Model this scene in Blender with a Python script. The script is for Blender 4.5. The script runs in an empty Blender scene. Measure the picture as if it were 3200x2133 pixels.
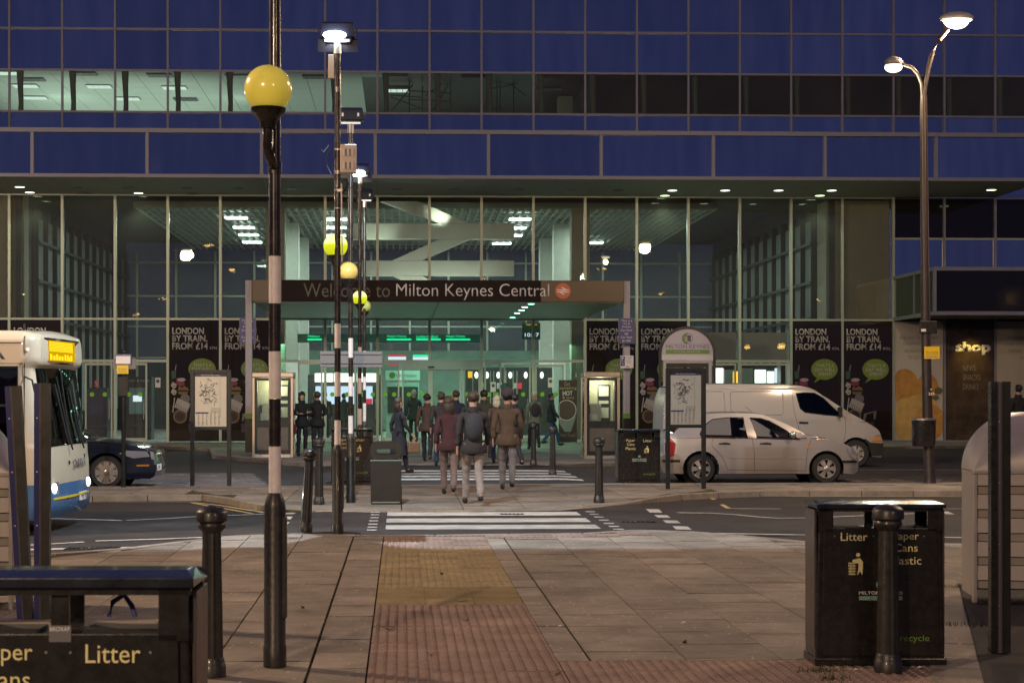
import bpy, bmesh, math, random
from mathutils import Vector, Matrix, geometry
random.seed(11)
S = bpy.context.scene
COL = S.collection
PI = math.pi
# ---------------------------------------------------------------- camera
EYE = 1.68; FPX = 5200.0; CX = 1440.0; HY = 1230.0; YAW = math.radians(2.04)
cd = bpy.data.cameras.new('camera'); cam = bpy.data.objects.new('camera', cd); COL.objects.link(cam)
cam.location = (0, 0, EYE); cam.rotation_euler = (PI/2, 0, -YAW)
cd.sensor_width = 36; cd.lens = FPX/3200*36; cd.shift_x = (1600-CX)/3200; cd.shift_y = (HY-1066.5)/3200
cd.dof.use_dof = True; cd.dof.focus_distance = 32; cd.dof.aperture_fstop = 10; cd.clip_start = .1; cd.clip_end = 600
S.camera = cam
# ---------------------------------------------------------------- dusk sky
world = bpy.data.worlds.new('World'); S.world = world; world.use_nodes = True
wn = world.node_tree; bg = wn.nodes['Background']
sky = wn.nodes.new('ShaderNodeTexSky'); sky.sky_type = 'NISHITA'; sky.sun_disc = False
sky.sun_elevation = math.radians(1.0); sky.sun_rotation = math.radians(200); sky.ozone_density = 6; sky.dust_density = .2; sky.air_density = 1.0
wm = wn.nodes.new('ShaderNodeMix'); wm.data_type = 'RGBA'; wm.blend_type = 'MIX'; wm.inputs[0].default_value = .88
wn.links.new(sky.outputs[0], wm.inputs[6]); wm.inputs[7].default_value = (.36, .39, 1.12, 1)
wn.links.new(wm.outputs[2], bg.inputs[0]); bg.inputs[1].default_value = .1
# a very faint after-sunset glow from behind the camera
sl = bpy.data.lights.new('sun', 'SUN'); sl.energy = .02; sl.angle = math.radians(3); sl.color = (1, .8, .65)
so = bpy.data.objects.new('sun', sl); COL.objects.link(so); so.rotation_euler = (math.radians(25), 0, math.radians(-30))
S.view_settings.view_transform = 'Standard'; S.view_settings.look = 'None'; S.view_settings.exposure = 0; S.view_settings.gamma = 1
S.view_settings.use_curve_mapping = False
try:
    S.render.engine = 'CYCLES'; S.cycles.use_denoising = True; S.cycles.max_bounces = 7; S.cycles.transparent_max_bounces = 20
    S.cycles.diffuse_bounces = 3; S.cycles.glossy_bounces = 4; S.cycles.sample_clamp_indirect = 3; S.cycles.caustics_reflective = False
    S.cycles.use_light_tree = True
except Exception: pass
def light(kind, loc, power, color, size=.2, rot=None, spot=None, blend=.3, sy=None, spec=1.0):
    l = bpy.data.lights.new('lamp_light', kind); l.energy = power; l.color = color; l.specular_factor = spec
    if kind == 'AREA':
        l.size = size
        if sy: l.shape = 'RECTANGLE'; l.size_y = sy
    else: l.shadow_soft_size = size
    if kind == 'SPOT': l.spot_size = math.radians(spot); l.spot_blend = blend
    o = bpy.data.objects.new('lamp_light', l); COL.objects.link(o); o.location = loc
    if rot is not None: o.rotation_euler = rot
    return o
def aim(o, tgt):
    d = Vector(tgt)-o.location; o.rotation_euler = d.to_track_quat('-Z', 'Y').to_euler()
# ---------------------------------------------------------------- surveying: photo pixels -> places in the world
Fv = Vector((math.sin(YAW), math.cos(YAW), 0)); Rv = Vector((math.cos(YAW), -math.sin(YAW), 0)); Zv = Vector((0, 0, 1))
CAM = Vector((0, 0, EYE))
def ray(px, py): return Fv+Rv*((px-CX)/FPX)+Zv*((HY-py)/FPX)
def D(px, py, c): return CAM+ray(px, py)*c                    # at a distance along the view axis
def W(px, py, y): r = ray(px, py); return CAM+r*(y/r.y)       # on the plane Y = y
def G(px, py, z=0.0): r = ray(px, py); return CAM+r*((z-EYE)/r.z)
def XW(px, y): return W(px, HY, y).x
def ZW(py, px, y): return W(px, py, y).z
def sc(base_y, z=0): return (base_y-HY)/(EYE-z)
# ---------------------------------------------------------------- mesh builder
class MB:
    def __init__(s): s.v = []; s.f = []
    def add(s, vs, fs):
        o = len(s.v); s.v += [tuple(p) for p in vs]; s.f += [tuple(i+o for i in f) for f in fs]; return s
    def box(s, x0, x1, y0, y1, z0, z1):
        return s.add([(x0,y0,z0),(x1,y0,z0),(x1,y1,z0),(x0,y1,z0),(x0,y0,z1),(x1,y0,z1),(x1,y1,z1),(x0,y1,z1)],
                     [(0,3,2,1),(4,5,6,7),(0,1,5,4),(1,2,6,5),(2,3,7,6),(3,0,4,7)])
    def obox(s, p0, p1, w, d):
        a = Vector(p0); b = Vector(p1); t = (b-a).normalized(); u = Vector((0,1,0)) if abs(t.y) < .9 else Vector((1,0,0))
        n = t.cross(u).normalized()*w/2; m = t.cross(n).normalized()*d/2
        return s.add([a-n-m,a+n-m,a+n+m,a-n+m,b-n-m,b+n-m,b+n+m,b-n+m],[(0,3,2,1),(4,5,6,7),(0,1,5,4),(1,2,6,5),(2,3,7,6),(3,0,4,7)])
    def cyl(s, p0, p1, r0, r1=None, n=12, caps=True):
        r1 = r0 if r1 is None else r1; return s.rings([(p0, r0), (p1, r1)], n, caps)
    def rings(s, prs, n=12, caps=True):
        o = len(s.v); P = [Vector(p) for p, r in prs]; k = len(P)
        for i, (p, r) in enumerate(prs):
            t = (P[min(i+1,k-1)]-P[max(i-1,0)]).normalized(); u = Vector((0,0,1)) if abs(t.z) < .9 else Vector((1,0,0))
            a = t.cross(u).normalized(); b = t.cross(a).normalized()
            for j in range(n):
                q = 2*PI*j/n; s.v.append(tuple(P[i]+a*(r*math.cos(q))+b*(r*math.sin(q))))
        for i in range(k-1):
            for j in range(n):
                s.f.append((o+i*n+j, o+i*n+(j+1)%n, o+(i+1)*n+(j+1)%n, o+(i+1)*n+j))
        if caps: s.f.append(tuple(o+j for j in range(n))[::-1]); s.f.append(tuple(o+(k-1)*n+j for j in range(n)))
        return s
    def tube(s, pts, r, n=8): return s.rings([(p, r) for p in pts], n)
    def lathe(s, prof, c=(0,0,0), n=20):
        o = len(s.v); m = len(prof)
        for r, z in prof:
            for j in range(n):
                q = 2*PI*j/n; s.v.append((c[0]+r*math.cos(q), c[1]+r*math.sin(q), c[2]+z))
        for i in range(m-1):
            for j in range(n): s.f.append((o+i*n+j, o+i*n+(j+1)%n, o+(i+1)*n+(j+1)%n, o+(i+1)*n+j))
        s.f.append(tuple(o+j for j in range(n))[::-1]); s.f.append(tuple(o+(m-1)*n+j for j in range(n)))
        return s
    def sphere(s, c, r, n=20, m=12, sx=1, sy=1, sz=1):
        o = len(s.v)
        for i in range(1, m):
            a = PI*i/m
            for j in range(n): q = 2*PI*j/n; s.v.append((c[0]+sx*r*math.sin(a)*math.cos(q), c[1]+sy*r*math.sin(a)*math.sin(q), c[2]+sz*r*math.cos(a)))
        t = len(s.v); s.v.append((c[0],c[1],c[2]+sz*r)); s.v.append((c[0],c[1],c[2]-sz*r))
        for i in range(m-2):
            for j in range(n): s.f.append((o+i*n+j, o+(i+1)*n+j, o+(i+1)*n+(j+1)%n, o+i*n+(j+1)%n))
        for j in range(n): s.f.append((t, o+j, o+(j+1)%n)); s.f.append((t+1, o+(m-2)*n+(j+1)%n, o+(m-2)*n+j))
        return s
    def disc(s, c, r, n=16, t=.004, axis='y', sx=1, sz=1):
        # a flat round plate
        a = []; 
        for k in (0, 1):
            for j in range(n):
                q = 2*PI*j/n; u, w = r*sx*math.cos(q), r*sz*math.sin(q); e = t*k
                a.append((c[0]+u, c[1]-e, c[2]+w) if axis == 'y' else ((c[0]+u, c[1]+w, c[2]-e) if axis == 'z' else (c[0]+e, c[1]+u, c[2]+w)))
        s.add(a, [tuple(range(n)), tuple(range(2*n-1, n-1, -1))]+[(j, (j+1)%n, n+(j+1)%n, n+j) for j in range(n)]); return s
    def prism(s, poly, y0, y1):
        # poly in (x, z), extruded from y0 to y1 ; concave allowed
        n = len(poly); tris = geometry.tessellate_polygon([[Vector((p[0], p[1], 0)) for p in poly]])
        vs = [(p[0], y0, p[1]) for p in poly]+[(p[0], y1, p[1]) for p in poly]
        fs = [tuple(t) for t in tris]+[tuple(i+n for i in t[::-1]) for t in tris]+[(i, (i+1)%n, n+(i+1)%n, n+i) for i in range(n)]
        return s.add(vs, fs)
    def slab(s, poly, z0, z1):
        n = len(poly); tris = geometry.tessellate_polygon([[Vector((p[0], p[1], 0)) for p in poly]])
        vs = [(p[0], p[1], z1) for p in poly]+[(p[0], p[1], z0) for p in poly]
        return s.add(vs, [tuple(t) for t in tris]+[tuple(i+n for i in t[::-1]) for t in tris]+[(i, (i+1)%n, n+(i+1)%n, n+i) for i in range(n)])
    def quad(s, a, b, c, d): return s.add([a, b, c, d], [(0, 1, 2, 3)])
    def mesh(s, name, mat, smooth=None):
        me = bpy.data.meshes.new(name); me.from_pydata(s.v, [], s.f)
        bm = bmesh.new(); bm.from_mesh(me); bmesh.ops.recalc_face_normals(bm, faces=bm.faces); bm.to_mesh(me); bm.free()
        if mat: me.materials.append(mat)
        if smooth:
            me.polygons.foreach_set('use_smooth', [True]*len(me.polygons)); me.set_sharp_from_angle(angle=math.radians(smooth))
        return me
def root_of(o):
    while o.parent: o = o.parent
    return o
def link(name, me, parent=None, world=False, bevel=0, **kw):
    o = bpy.data.objects.new(name, me); COL.objects.link(o)
    if parent is not None:
        o.parent = parent
        if world and parent.parent is None and parent.type == 'EMPTY':
            o.matrix_parent_inverse = (Matrix.Translation(parent.location) @ parent.rotation_euler.to_matrix().to_4x4()).inverted()
    if bevel: m = o.modifiers.new('bevel', 'BEVEL'); m.width = bevel; m.segments = 2; m.limit_method = 'ANGLE'; m.angle_limit = .7
    for k, v in kw.items(): o[k] = v
    return o
def ob(name, mb, mat, parent=None, smooth=None, world=False, bevel=0, **kw):
    return link(name, mb.mesh(name, mat, smooth), parent, world, bevel, **kw)
def bx(name, x0, x1, y0, y1, z0, z1, mat, parent=None, world=False, bevel=0, **kw):
    return ob(name, MB().box(x0, x1, y0, y1, z0, z1), mat, parent, None, world, bevel, **kw)
def thing(name, label, cat, loc=(0,0,0), rz=0, group=None):
    o = bpy.data.objects.new(name, None); COL.objects.link(o); o.location = loc; o.rotation_euler = (0, 0, rz)
    o.empty_display_size = .2; o['label'] = label; o['category'] = cat
    if group: o['group'] = group
    return o
def tag(o, label, cat, group=None):
    o['label'] = label; o['category'] = cat
    if group: o['group'] = group
    return o
def dup(r, loc, rz, label=None, group=None, scale=None):
    def cp(o, par):
        c = o.copy(); COL.objects.link(c)
        if par: c.parent = par
        for ch in list(kids.get(o.name, [])): cp(ch, c)
        return c
    kids = {}
    for o in list(COL.objects):
        if o.parent: kids.setdefault(o.parent.name, []).append(o)
    c = cp(r, None); c.location = loc; c.rotation_euler = (0, 0, rz)
    if scale: c.scale = (scale,)*3 if not isinstance(scale, tuple) else scale
    if label: c['label'] = label
    if group: c['group'] = group
    return c
# lettering: real raised letters cut from a font, fitted into a box x0..x1, z0..z1 on the plane y (facing -Y)
_tc = {}
def text_mesh(s, mat, w, h, bold=0.0, ext=.002, spacing=1.0, keep=False, lines=.95, align='LEFT'):
    key = (s, mat.name, round(w, 4), round(h, 4), bold, ext)
    if key in _tc: return _tc[key]
    cu = bpy.data.curves.new('txt', 'FONT'); cu.body = s; cu.offset = bold; cu.extrude = 0; cu.resolution_u = 3; cu.space_character = spacing
    cu.space_line = lines; cu.align_x = align; cu.fill_mode = 'FRONT'
    o = bpy.data.objects.new('txt', cu); me = bpy.data.meshes.new_from_object(o)
    bpy.data.objects.remove(o); bpy.data.curves.remove(cu)
    xs = [v.co.x for v in me.vertices]; ys = [v.co.y for v in me.vertices]
    if not xs: return me
    x0, x1, y0, y1 = min(xs), max(xs), min(ys), max(ys)
    kx = w/(x1-x0); ky = h/(y1-y0)
    if keep: kx = ky = min(kx, ky)
    for v in me.vertices:
        v.co = ((v.co.x-x0)*kx, 0, (v.co.y-y0)*ky)
    bm = bmesh.new(); bm.from_mesh(me)
    r = bmesh.ops.extrude_face_region(bm, geom=bm.faces[:]); 
    for e in r['geom']:
        if isinstance(e, bmesh.types.BMVert): e.co.y -= ext
    bmesh.ops.recalc_face_normals(bm, faces=bm.faces); bm.to_mesh(me); bm.free()
    me.materials.clear(); me.materials.append(mat); me.name = 'lettering'
    _tc[key] = me; return me
def text(s, mat, parent, x0, x1, z0, z1, y, name='lettering', world=False, **kw):
    lab = kw.pop('label', None)
    me = text_mesh(s, mat, x1-x0, z1-z0, **kw)
    o = link(name, me, parent, world)
    if world and parent is not None and parent.parent is None and parent.type == 'EMPTY':
        pass
    o.location = (x0, y, z0)
    if lab: o['label'] = lab
    return o
# ---------------------------------------------------------------- materials
def mat(name, col, rough=.6, metal=0, noise=0, nscale=8, bump=0, bscale=60, spec=.5, emit=None, es=0, coat=0, alpha=1):
    m = bpy.data.materials.new(name); m.use_nodes = True; n = m.node_tree.nodes; l = m.node_tree.links; p = n['Principled BSDF']
    p.inputs['Base Color'].default_value = (*col, 1); p.inputs['Roughness'].default_value = rough; p.inputs['Metallic'].default_value = metal
    p.inputs['Specular IOR Level'].default_value = spec; p.inputs['Coat Weight'].default_value = coat; p.inputs['Coat Roughness'].default_value = .08
    tc = n.new('ShaderNodeTexCoord')
    if noise:
        t = n.new('ShaderNodeTexNoise'); t.inputs['Scale'].default_value = nscale; t.inputs['Detail'].default_value = 6; t.inputs['Roughness'].default_value = .65
        l.new(tc.outputs['Object'], t.inputs['Vector'])
        r = n.new('ShaderNodeValToRGB'); a = [max(0, c*(1-noise)) for c in col]; b = [min(1, c*(1+noise)) for c in col]
        r.color_ramp.elements[0].position = .3; r.color_ramp.elements[1].position = .7
        r.color_ramp.elements[0].color = (*a, 1); r.color_ramp.elements[1].color = (*b, 1)
        l.new(t.outputs['Fac'], r.inputs['Fac']); l.new(r.outputs['Color'], p.inputs['Base Color'])
        mr = n.new('ShaderNodeMapRange'); mr.inputs['To Min'].default_value = max(0.02, rough-.12); mr.inputs['To Max'].default_value = min(1, rough+.12)
        l.new(t.outputs['Fac'], mr.inputs['Value']); l.new(mr.outputs[0], p.inputs['Roughness'])
    if bump:
        t = n.new('ShaderNodeTexNoise'); t.inputs['Scale'].default_value = bscale; t.inputs['Detail'].default_value = 4; l.new(tc.outputs['Object'], t.inputs['Vector'])
        b = n.new('ShaderNodeBump'); b.inputs['Strength'].default_value = bump; b.inputs['Distance'].default_value = .02
        l.new(t.outputs['Fac'], b.inputs['Height']); l.new(b.outputs[0], p.inputs['Normal'])
    if emit: p.inputs['Emission Color'].default_value = (*emit, 1); p.inputs['Emission Strength'].default_value = es
    return m
def glassmat(name, tint=(.9, .95, .93), ior=1.5, rough=.0, wave=.0, refl=None, veil=0, veilc=(.5,.5,.48)):
    m = bpy.data.materials.new(name); m.use_nodes = True; n = m.node_tree.nodes; l = m.node_tree.links; n.clear()
    o = n.new('ShaderNodeOutputMaterial'); mx = n.new('ShaderNodeMixShader'); t = n.new('ShaderNodeBsdfTransparent'); g = n.new('ShaderNodeBsdfGlossy')
    f = n.new('ShaderNodeFresnel'); f.inputs[0].default_value = ior; t.inputs[0].default_value = (*tint, 1); g.inputs['Roughness'].default_value = rough
    l.new(f.outputs[0], mx.inputs[0])
    if refl: mx.inputs[0].default_value = refl; l.remove(mx.inputs[0].links[0])
    if wave:
        tc = n.new('ShaderNodeTexCoord'); ns = n.new('ShaderNodeTexNoise'); ns.inputs['Scale'].default_value = .6; l.new(tc.outputs['Object'], ns.inputs['Vector'])
        b = n.new('ShaderNodeBump'); b.inputs['Strength'].default_value = wave; b.inputs['Distance'].default_value = .05; l.new(ns.outputs['Fac'], b.inputs['Height']); l.new(b.outputs[0], g.inputs['Normal'])
    l.new(t.outputs[0], mx.inputs[1]); l.new(g.outputs[0], mx.inputs[2]); last = mx
    if veil:   # pale diffuse film mixed in as the veil of reflections on the pane
        df = n.new('ShaderNodeBsdfDiffuse'); df.inputs[0].default_value = (*veilc, 1); m2 = n.new('ShaderNodeMixShader'); ge = n.new('ShaderNodeNewGeometry'); ns = n.new('ShaderNodeTexNoise'); ns.inputs['Scale'].default_value = .8; ns.inputs['Detail'].default_value = 6
        mr = n.new('ShaderNodeMapRange'); mr.inputs['To Min'].default_value = veil*.5; mr.inputs['To Max'].default_value = veil*1.5; l.new(ge.outputs['Position'], ns.inputs['Vector']); l.new(ns.outputs['Fac'], mr.inputs[0]); l.new(mr.outputs[0], m2.inputs[0])
        l.new(mx.outputs[0], m2.inputs[1]); l.new(df.outputs[0], m2.inputs[2]); last = m2
    l.new(last.outputs[0], o.inputs[0]); return m
def emis(name, col, s):
    m = bpy.data.materials.new(name); m.use_nodes = True; n = m.node_tree.nodes; n.clear(); o = n.new('ShaderNodeOutputMaterial'); e = n.new('ShaderNodeEmission')
    e.inputs[0].default_value = (*col, 1); e.inputs[1].default_value = s; m.node_tree.links.new(e.outputs[0], o.inputs[0]); return m
def ground_mat(name, c1, c2, scale, rough=.85, bump=.5, bs=220, speck=None, spec=.25, streak=None):
    # stone / asphalt: two tones mixed by large stains, fine grain and pale flecks
    m = bpy.data.materials.new(name); m.use_nodes = True; n = m.node_tree.nodes; l = m.node_tree.links; p = n['Principled BSDF']
    ge = n.new('ShaderNodeNewGeometry'); oi = n.new('ShaderNodeObjectInfo')
    t1 = n.new('ShaderNodeTexNoise'); t1.inputs['Scale'].default_value = scale; t1.inputs['Detail'].default_value = 8; t1.inputs['Roughness'].default_value = .7
    t2 = n.new('ShaderNodeTexNoise'); t2.inputs['Scale'].default_value = bs; t2.inputs['Detail'].default_value = 3
    for t in (t1, t2): l.new(ge.outputs['Position'], t.inputs['Vector'])
    r = n.new('ShaderNodeValToRGB'); r.color_ramp.elements[0].position = .33; r.color_ramp.elements[1].position = .67
    r.color_ramp.elements[0].color = (*c1, 1); r.color_ramp.elements[1].color = (*c2, 1); l.new(t1.outputs['Fac'], r.inputs['Fac'])
    hs = n.new('ShaderNodeHueSaturation'); mr = n.new('ShaderNodeMapRange'); mr.inputs['To Min'].default_value = .84; mr.inputs['To Max'].default_value = 1.14
    l.new(oi.outputs['Random'], mr.inputs['Value']); l.new(mr.outputs[0], hs.inputs['Value']); l.new(r.outputs['Color'], hs.inputs['Color'])
    mx = n.new('ShaderNodeMix'); mx.data_type = 'RGBA'; mx.blend_type = 'OVERLAY'; mx.inputs[0].default_value = .45
    l.new(hs.outputs['Color'], mx.inputs[6]); l.new(t2.outputs['Fac'], mx.inputs[7]); last = mx.outputs[2]
    # old stains and trodden-in gum
    t3 = n.new('ShaderNodeTexNoise'); t3.inputs['Scale'].default_value = 2.3; t3.inputs['Detail'].default_value = 9; t3.inputs['Roughness'].default_value = .75; t3.inputs['Distortion'].default_value = .6; l.new(ge.outputs['Position'], t3.inputs['Vector'])
    r3 = n.new('ShaderNodeValToRGB'); r3.color_ramp.elements[0].position = .36; r3.color_ramp.elements[1].position = .58; r3.color_ramp.elements[0].color = (.66, .64, .62, 1); r3.color_ramp.elements[1].color = (1.04, 1.03, 1.02, 1); l.new(t3.outputs['Fac'], r3.inputs[0])
    m3 = n.new('ShaderNodeMix'); m3.data_type = 'RGBA'; m3.blend_type = 'MULTIPLY'; m3.inputs[0].default_value = .8; l.new(last, m3.inputs[6]); l.new(r3.outputs[0], m3.inputs[7]); last = m3.outputs[2]
    if speck:
        v0 = n.new('ShaderNodeTexVoronoi'); v0.inputs['Scale'].default_value = 3.1; l.new(ge.outputs['Position'], v0.inputs['Vector']); c0 = n.new('ShaderNodeMath'); c0.operation = 'LESS_THAN'; c0.inputs[1].default_value = .055; l.new(v0.outputs['Distance'], c0.inputs[0])
        m4 = n.new('ShaderNodeMix'); m4.data_type = 'RGBA'; m4.blend_type = 'MULTIPLY'; l.new(c0.outputs[0], m4.inputs[0]); l.new(last, m4.inputs[6]); m4.inputs[7].default_value = (.55, .53, .5, 1); last = m4.outputs[2]
    if speck:
        v = n.new('ShaderNodeTexVoronoi'); v.inputs['Scale'].default_value = 16; l.new(ge.outputs['Position'], v.inputs['Vector'])
        lt = n.new('ShaderNodeMath'); lt.operation = 'LESS_THAN'; lt.inputs[1].default_value = .14; l.new(v.outputs['Distance'], lt.inputs[0])
        gt = n.new('ShaderNodeMath'); gt.operation = 'GREATER_THAN'; gt.inputs[1].default_value = .7; sx = n.new('ShaderNodeSeparateColor'); l.new(v.outputs['Color'], sx.inputs[0]); l.new(sx.outputs[0], gt.inputs[0])
        mu = n.new('ShaderNodeMath'); mu.operation = 'MULTIPLY'; l.new(lt.outputs[0], mu.inputs[0]); l.new(gt.outputs[0], mu.inputs[1])
        m2 = n.new('ShaderNodeMix'); m2.data_type = 'RGBA'; l.new(mu.outputs[0], m2.inputs[0]); l.new(last, m2.inputs[6]); m2.inputs[7].default_value = (*speck, 1); last = m2.outputs[2]
    l.new(last, p.inputs['Base Color']); p.inputs['Specular IOR Level'].default_value = spec
    mr2 = n.new('ShaderNodeMapRange'); mr2.inputs['To Min'].default_value = rough-.2; mr2.inputs['To Max'].default_value = min(1, rough+.12); l.new(t1.outputs['Fac'], mr2.inputs['Value']); l.new(mr2.outputs[0], p.inputs['Roughness'])
    b = n.new('ShaderNodeBump'); b.inputs['Strength'].default_value = bump; b.inputs['Distance'].default_value = .004; l.new(t2.outputs['Fac'], b.inputs['Height']); l.new(b.outputs[0], p.inputs['Normal'])
    return m
def road_dirt(m, top=.55):
    # splashed road grime that thickens towards the sills
    n = m.node_tree.nodes; l = m.node_tree.links; p = n['Principled BSDF']; tc = n.new('ShaderNodeTexCoord'); s = n.new('ShaderNodeSeparateXYZ'); l.new(tc.outputs['Object'], s.inputs[0])
    t = n.new('ShaderNodeTexNoise'); t.inputs['Scale'].default_value = 3; t.inputs['Detail'].default_value = 8; l.new(tc.outputs['Object'], t.inputs['Vector'])
    mr = n.new('ShaderNodeMapRange'); mr.inputs['From Min'].default_value = .15; mr.inputs['From Max'].default_value = top; mr.inputs['To Min'].default_value = .75; mr.inputs['To Max'].default_value = .06; l.new(s.outputs[2], mr.inputs[0])
    mu = n.new('ShaderNodeMath'); mu.operation = 'MULTIPLY'; l.new(mr.outputs[0], mu.inputs[0]); l.new(t.outputs['Fac'], mu.inputs[1]); col = tuple(p.inputs['Base Color'].default_value)
    mx = n.new('ShaderNodeMix'); mx.data_type = 'RGBA'; l.new(mu.outputs[0], mx.inputs[0]); mx.inputs[6].default_value = col; mx.inputs[7].default_value = (.07, .055, .042, 1); l.new(mx.outputs[2], p.inputs['Base Color'])
    a = n.new('ShaderNodeMath'); a.operation = 'MULTIPLY_ADD'; a.inputs[1].default_value = .6; a.inputs[2].default_value = p.inputs['Roughness'].default_value; l.new(mu.outputs[0], a.inputs[0]); l.new(a.outputs[0], p.inputs['Roughness']); return m
M = {}
M['coated'] = mat('blue_reflective_glass', (.60, .60, .64), .015, 1.0)
def streaks(m):
    n = m.node_tree.nodes; l = m.node_tree.links; p = n['Principled BSDF']; ge = n.new('ShaderNodeNewGeometry'); mp = n.new('ShaderNodeMapping'); mp.inputs['Scale'].default_value = (2.2, 1, .35)
    t = n.new('ShaderNodeTexNoise'); t.inputs['Scale'].default_value = .9; t.inputs['Detail'].default_value = 7; t2 = n.new('ShaderNodeTexNoise'); t2.inputs['Scale'].default_value = .12; oi = n.new('ShaderNodeObjectInfo')
    l.new(ge.outputs['Position'], mp.inputs[0]); l.new(mp.outputs[0], t.inputs['Vector']); l.new(ge.outputs['Position'], t2.inputs['Vector'])
    r = n.new('ShaderNodeValToRGB'); r.color_ramp.elements[0].position = .35; r.color_ramp.elements[1].position = .7; r.color_ramp.elements[0].color = (.52, .54, .60, 1); r.color_ramp.elements[1].color = (.70, .66, .66, 1)
    l.new(t.outputs['Fac'], r.inputs[0]); hs = n.new('ShaderNodeHueSaturation'); ad = n.new('ShaderNodeMapRange'); ad.inputs['To Min'].default_value = .90; ad.inputs['To Max'].default_value = 1.07; l.new(oi.outputs['Random'], ad.inputs[0]); l.new(ad.outputs[0], hs.inputs['Value'])
    l.new(r.outputs[0], hs.inputs['Color']); l.new(hs.outputs[0], p.inputs['Base Color']); mr = n.new('ShaderNodeMapRange'); mr.inputs['To Min'].default_value = .005; mr.inputs['To Max'].default_value = .05; mr.inputs['From Min'].default_value = .4; mr.inputs['From Max'].default_value = .8; l.new(t.outputs['Fac'], mr.inputs[0]); l.new(mr.outputs[0], p.inputs['Roughness'])
streaks(M['coated'])
M['mullion'] = mat('anodised_frame', (.20, .21, .26), .5, .2, noise=.08, nscale=5)
M['mullion_green'] = mat('pale_frame', (.36, .42, .36), .4, .3, noise=.08)
M['glass'] = glassmat('clear_glass', (.80, .85, .82), 1.45, veil=.05)
M['rear_glass'] = glassmat('veiled_rear_glass', (.62, .66, .62), 1.45, veil=.16, veilc=(.42,.46,.42))
M['clear'] = glassmat('display_glass', (.97, .97, .96), 1.4)
M['glass_office'] = glassmat('office_glass', (.82, .9, .85), 1.4, veil=.05, veilc=(.45,.42,.38))
M['glass_dark'] = mat('dark_glass', (.012, .011, .012), .06, 0, spec=.5)
M['soffit'] = mat('soffit_panel', (.44, .44, .38), .6, 0, noise=.12, nscale=1.5)
M['soffit_green'] = mat('canopy_soffit', (.3, .36, .32), .45, 0, noise=.1, nscale=1.5)
M['downlight'] = emis('downlight_glow', (.82, 1, .62), 5)
M['downlight_off'] = mat('downlight_off', (.07, .07, .06), .3)
M['cglow'] = emis('canopy_lamp_glow', (.35, 1, .75), 9)
M['tan'] = mat('tan_wall', (.42, .36, .26), .6, 0, noise=.1, nscale=2)
M['column'] = mat('column_white', (.62, .66, .6), .55, 0, noise=.06)
M['slat'] = mat('ceiling_slat', (.42, .44, .4), .5, .2)
M['dark'] = mat('dark_metal', (.02, .021, .02), .35, .3, noise=.3, nscale=10)
M['darkwall'] = mat('dark_interior', (.035, .04, .038), .6, 0, noise=.2, nscale=3)
M['greenwall'] = mat('concourse_wall', (.17, .27, .22), .6, 0, noise=.2, nscale=2)
M['floor_in'] = mat('concourse_floor', (.34, .36, .33), .25, 0, noise=.2, nscale=3)
M['poster'] = mat('poster_brown', (.026, .018, .012), .65, 0, spec=.2, noise=.12, nscale=2)
M['poster_text'] = mat('poster_white', (.80, .81, .78), .5, 0, noise=.08)
M['bubble'] = mat('poster_green', (.27, .45, .045), .45, 0, noise=.08)
M['white'] = mat('white_paint', (.74, .72, .70), .45, 0, noise=.06, nscale=14)
M['whitegrey'] = mat('grey_white_print', (.58, .58, .58), .5)
M['black'] = mat('black_gloss_paint', (.012, .011, .010), .28, 0, noise=.4, nscale=18, coat=.3, bump=.05, bscale=30)
M['bollard'] = mat('bollard_paint', (.017, .016, .013), .42, 0, noise=.5, nscale=14, coat=.12, bump=.12, bscale=25)
M['polebrown'] = mat('pole_black', (.026, .021, .017), .27, .2, noise=.3, nscale=12, coat=.2)
M['polewhite'] = mat('pole_white', (.70, .67, .66), .4, 0, noise=.1, nscale=22)
M['rubber'] = mat('rubber', (.015, .015, .015), .8)
M['steel'] = mat('brushed_steel', (.5, .48, .45), .32, .9, noise=.15, nscale=20)
M['brass'] = mat('warm_steel', (.45, .37, .28), .34, .85, noise=.15, nscale=20)
M['paper'] = mat('map_paper', (.86, .74, .58), .45, 0, noise=.05, nscale=6)
M['ink'] = mat('map_ink', (.13, .11, .13), .6)
M['purple'] = mat('header_purple', (.06, .045, .09), .5)
M['bluesign'] = mat('blue_sign', (.045, .045, .19), .4, 0, noise=.08)
M['yellow'] = mat('yellow_sign', (.72, .50, .02), .4)
M['yellowtext'] = mat('bin_lettering', (.68, .62, .30), .5, 0, noise=.08, nscale=40)
M['greenprint'] = mat('green_print', (.13, .28, .03), .5)
M['grn_dim'] = mat('muted_green_print', (.2, .33, .26), .5)
M['signgrey'] = mat('sign_back_grey', (.17, .165, .17), .5, .2, noise=.06)
M['lilac'] = mat('totem_face', (.44, .42, .49), .4, 0, noise=.03)
M['orange'] = mat('orange_disc', (.55, .14, .06), .5)
M['fascia'] = mat('canopy_fascia', (.017, .011, .008), .7, 0, spec=.2, noise=.25, nscale=.5)
M['fascia_end'] = mat('canopy_fascia_end', (.085, .048, .014), .4, 0, noise=.15, nscale=.5)
M['dimtext'] = mat('unlit_lettering', (.075, .08, .055), .5)
M['postgrey'] = mat('column_paint', (.38, .36, .38), .45, 0, noise=.08, nscale=6)
M['skin'] = mat('skin', (.42, .26, .19), .55)
M['litwhite'] = emis('tube_light', (.82, 1, .95), 7)
M['counter'] = emis('counter_light', (.95, 1, .92), 3.2)
M['screen'] = emis('bright_screen', (.62, .78, 1), 1.7)
M['led'] = emis('green_led', (.02, 1, .42), 1.6)
M['ledamber'] = emis('amber_led', (1, .55, .05), 1.6)
M['ledwhite'] = emis('white_led', (.8, .85, 1), 1.6)
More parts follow.
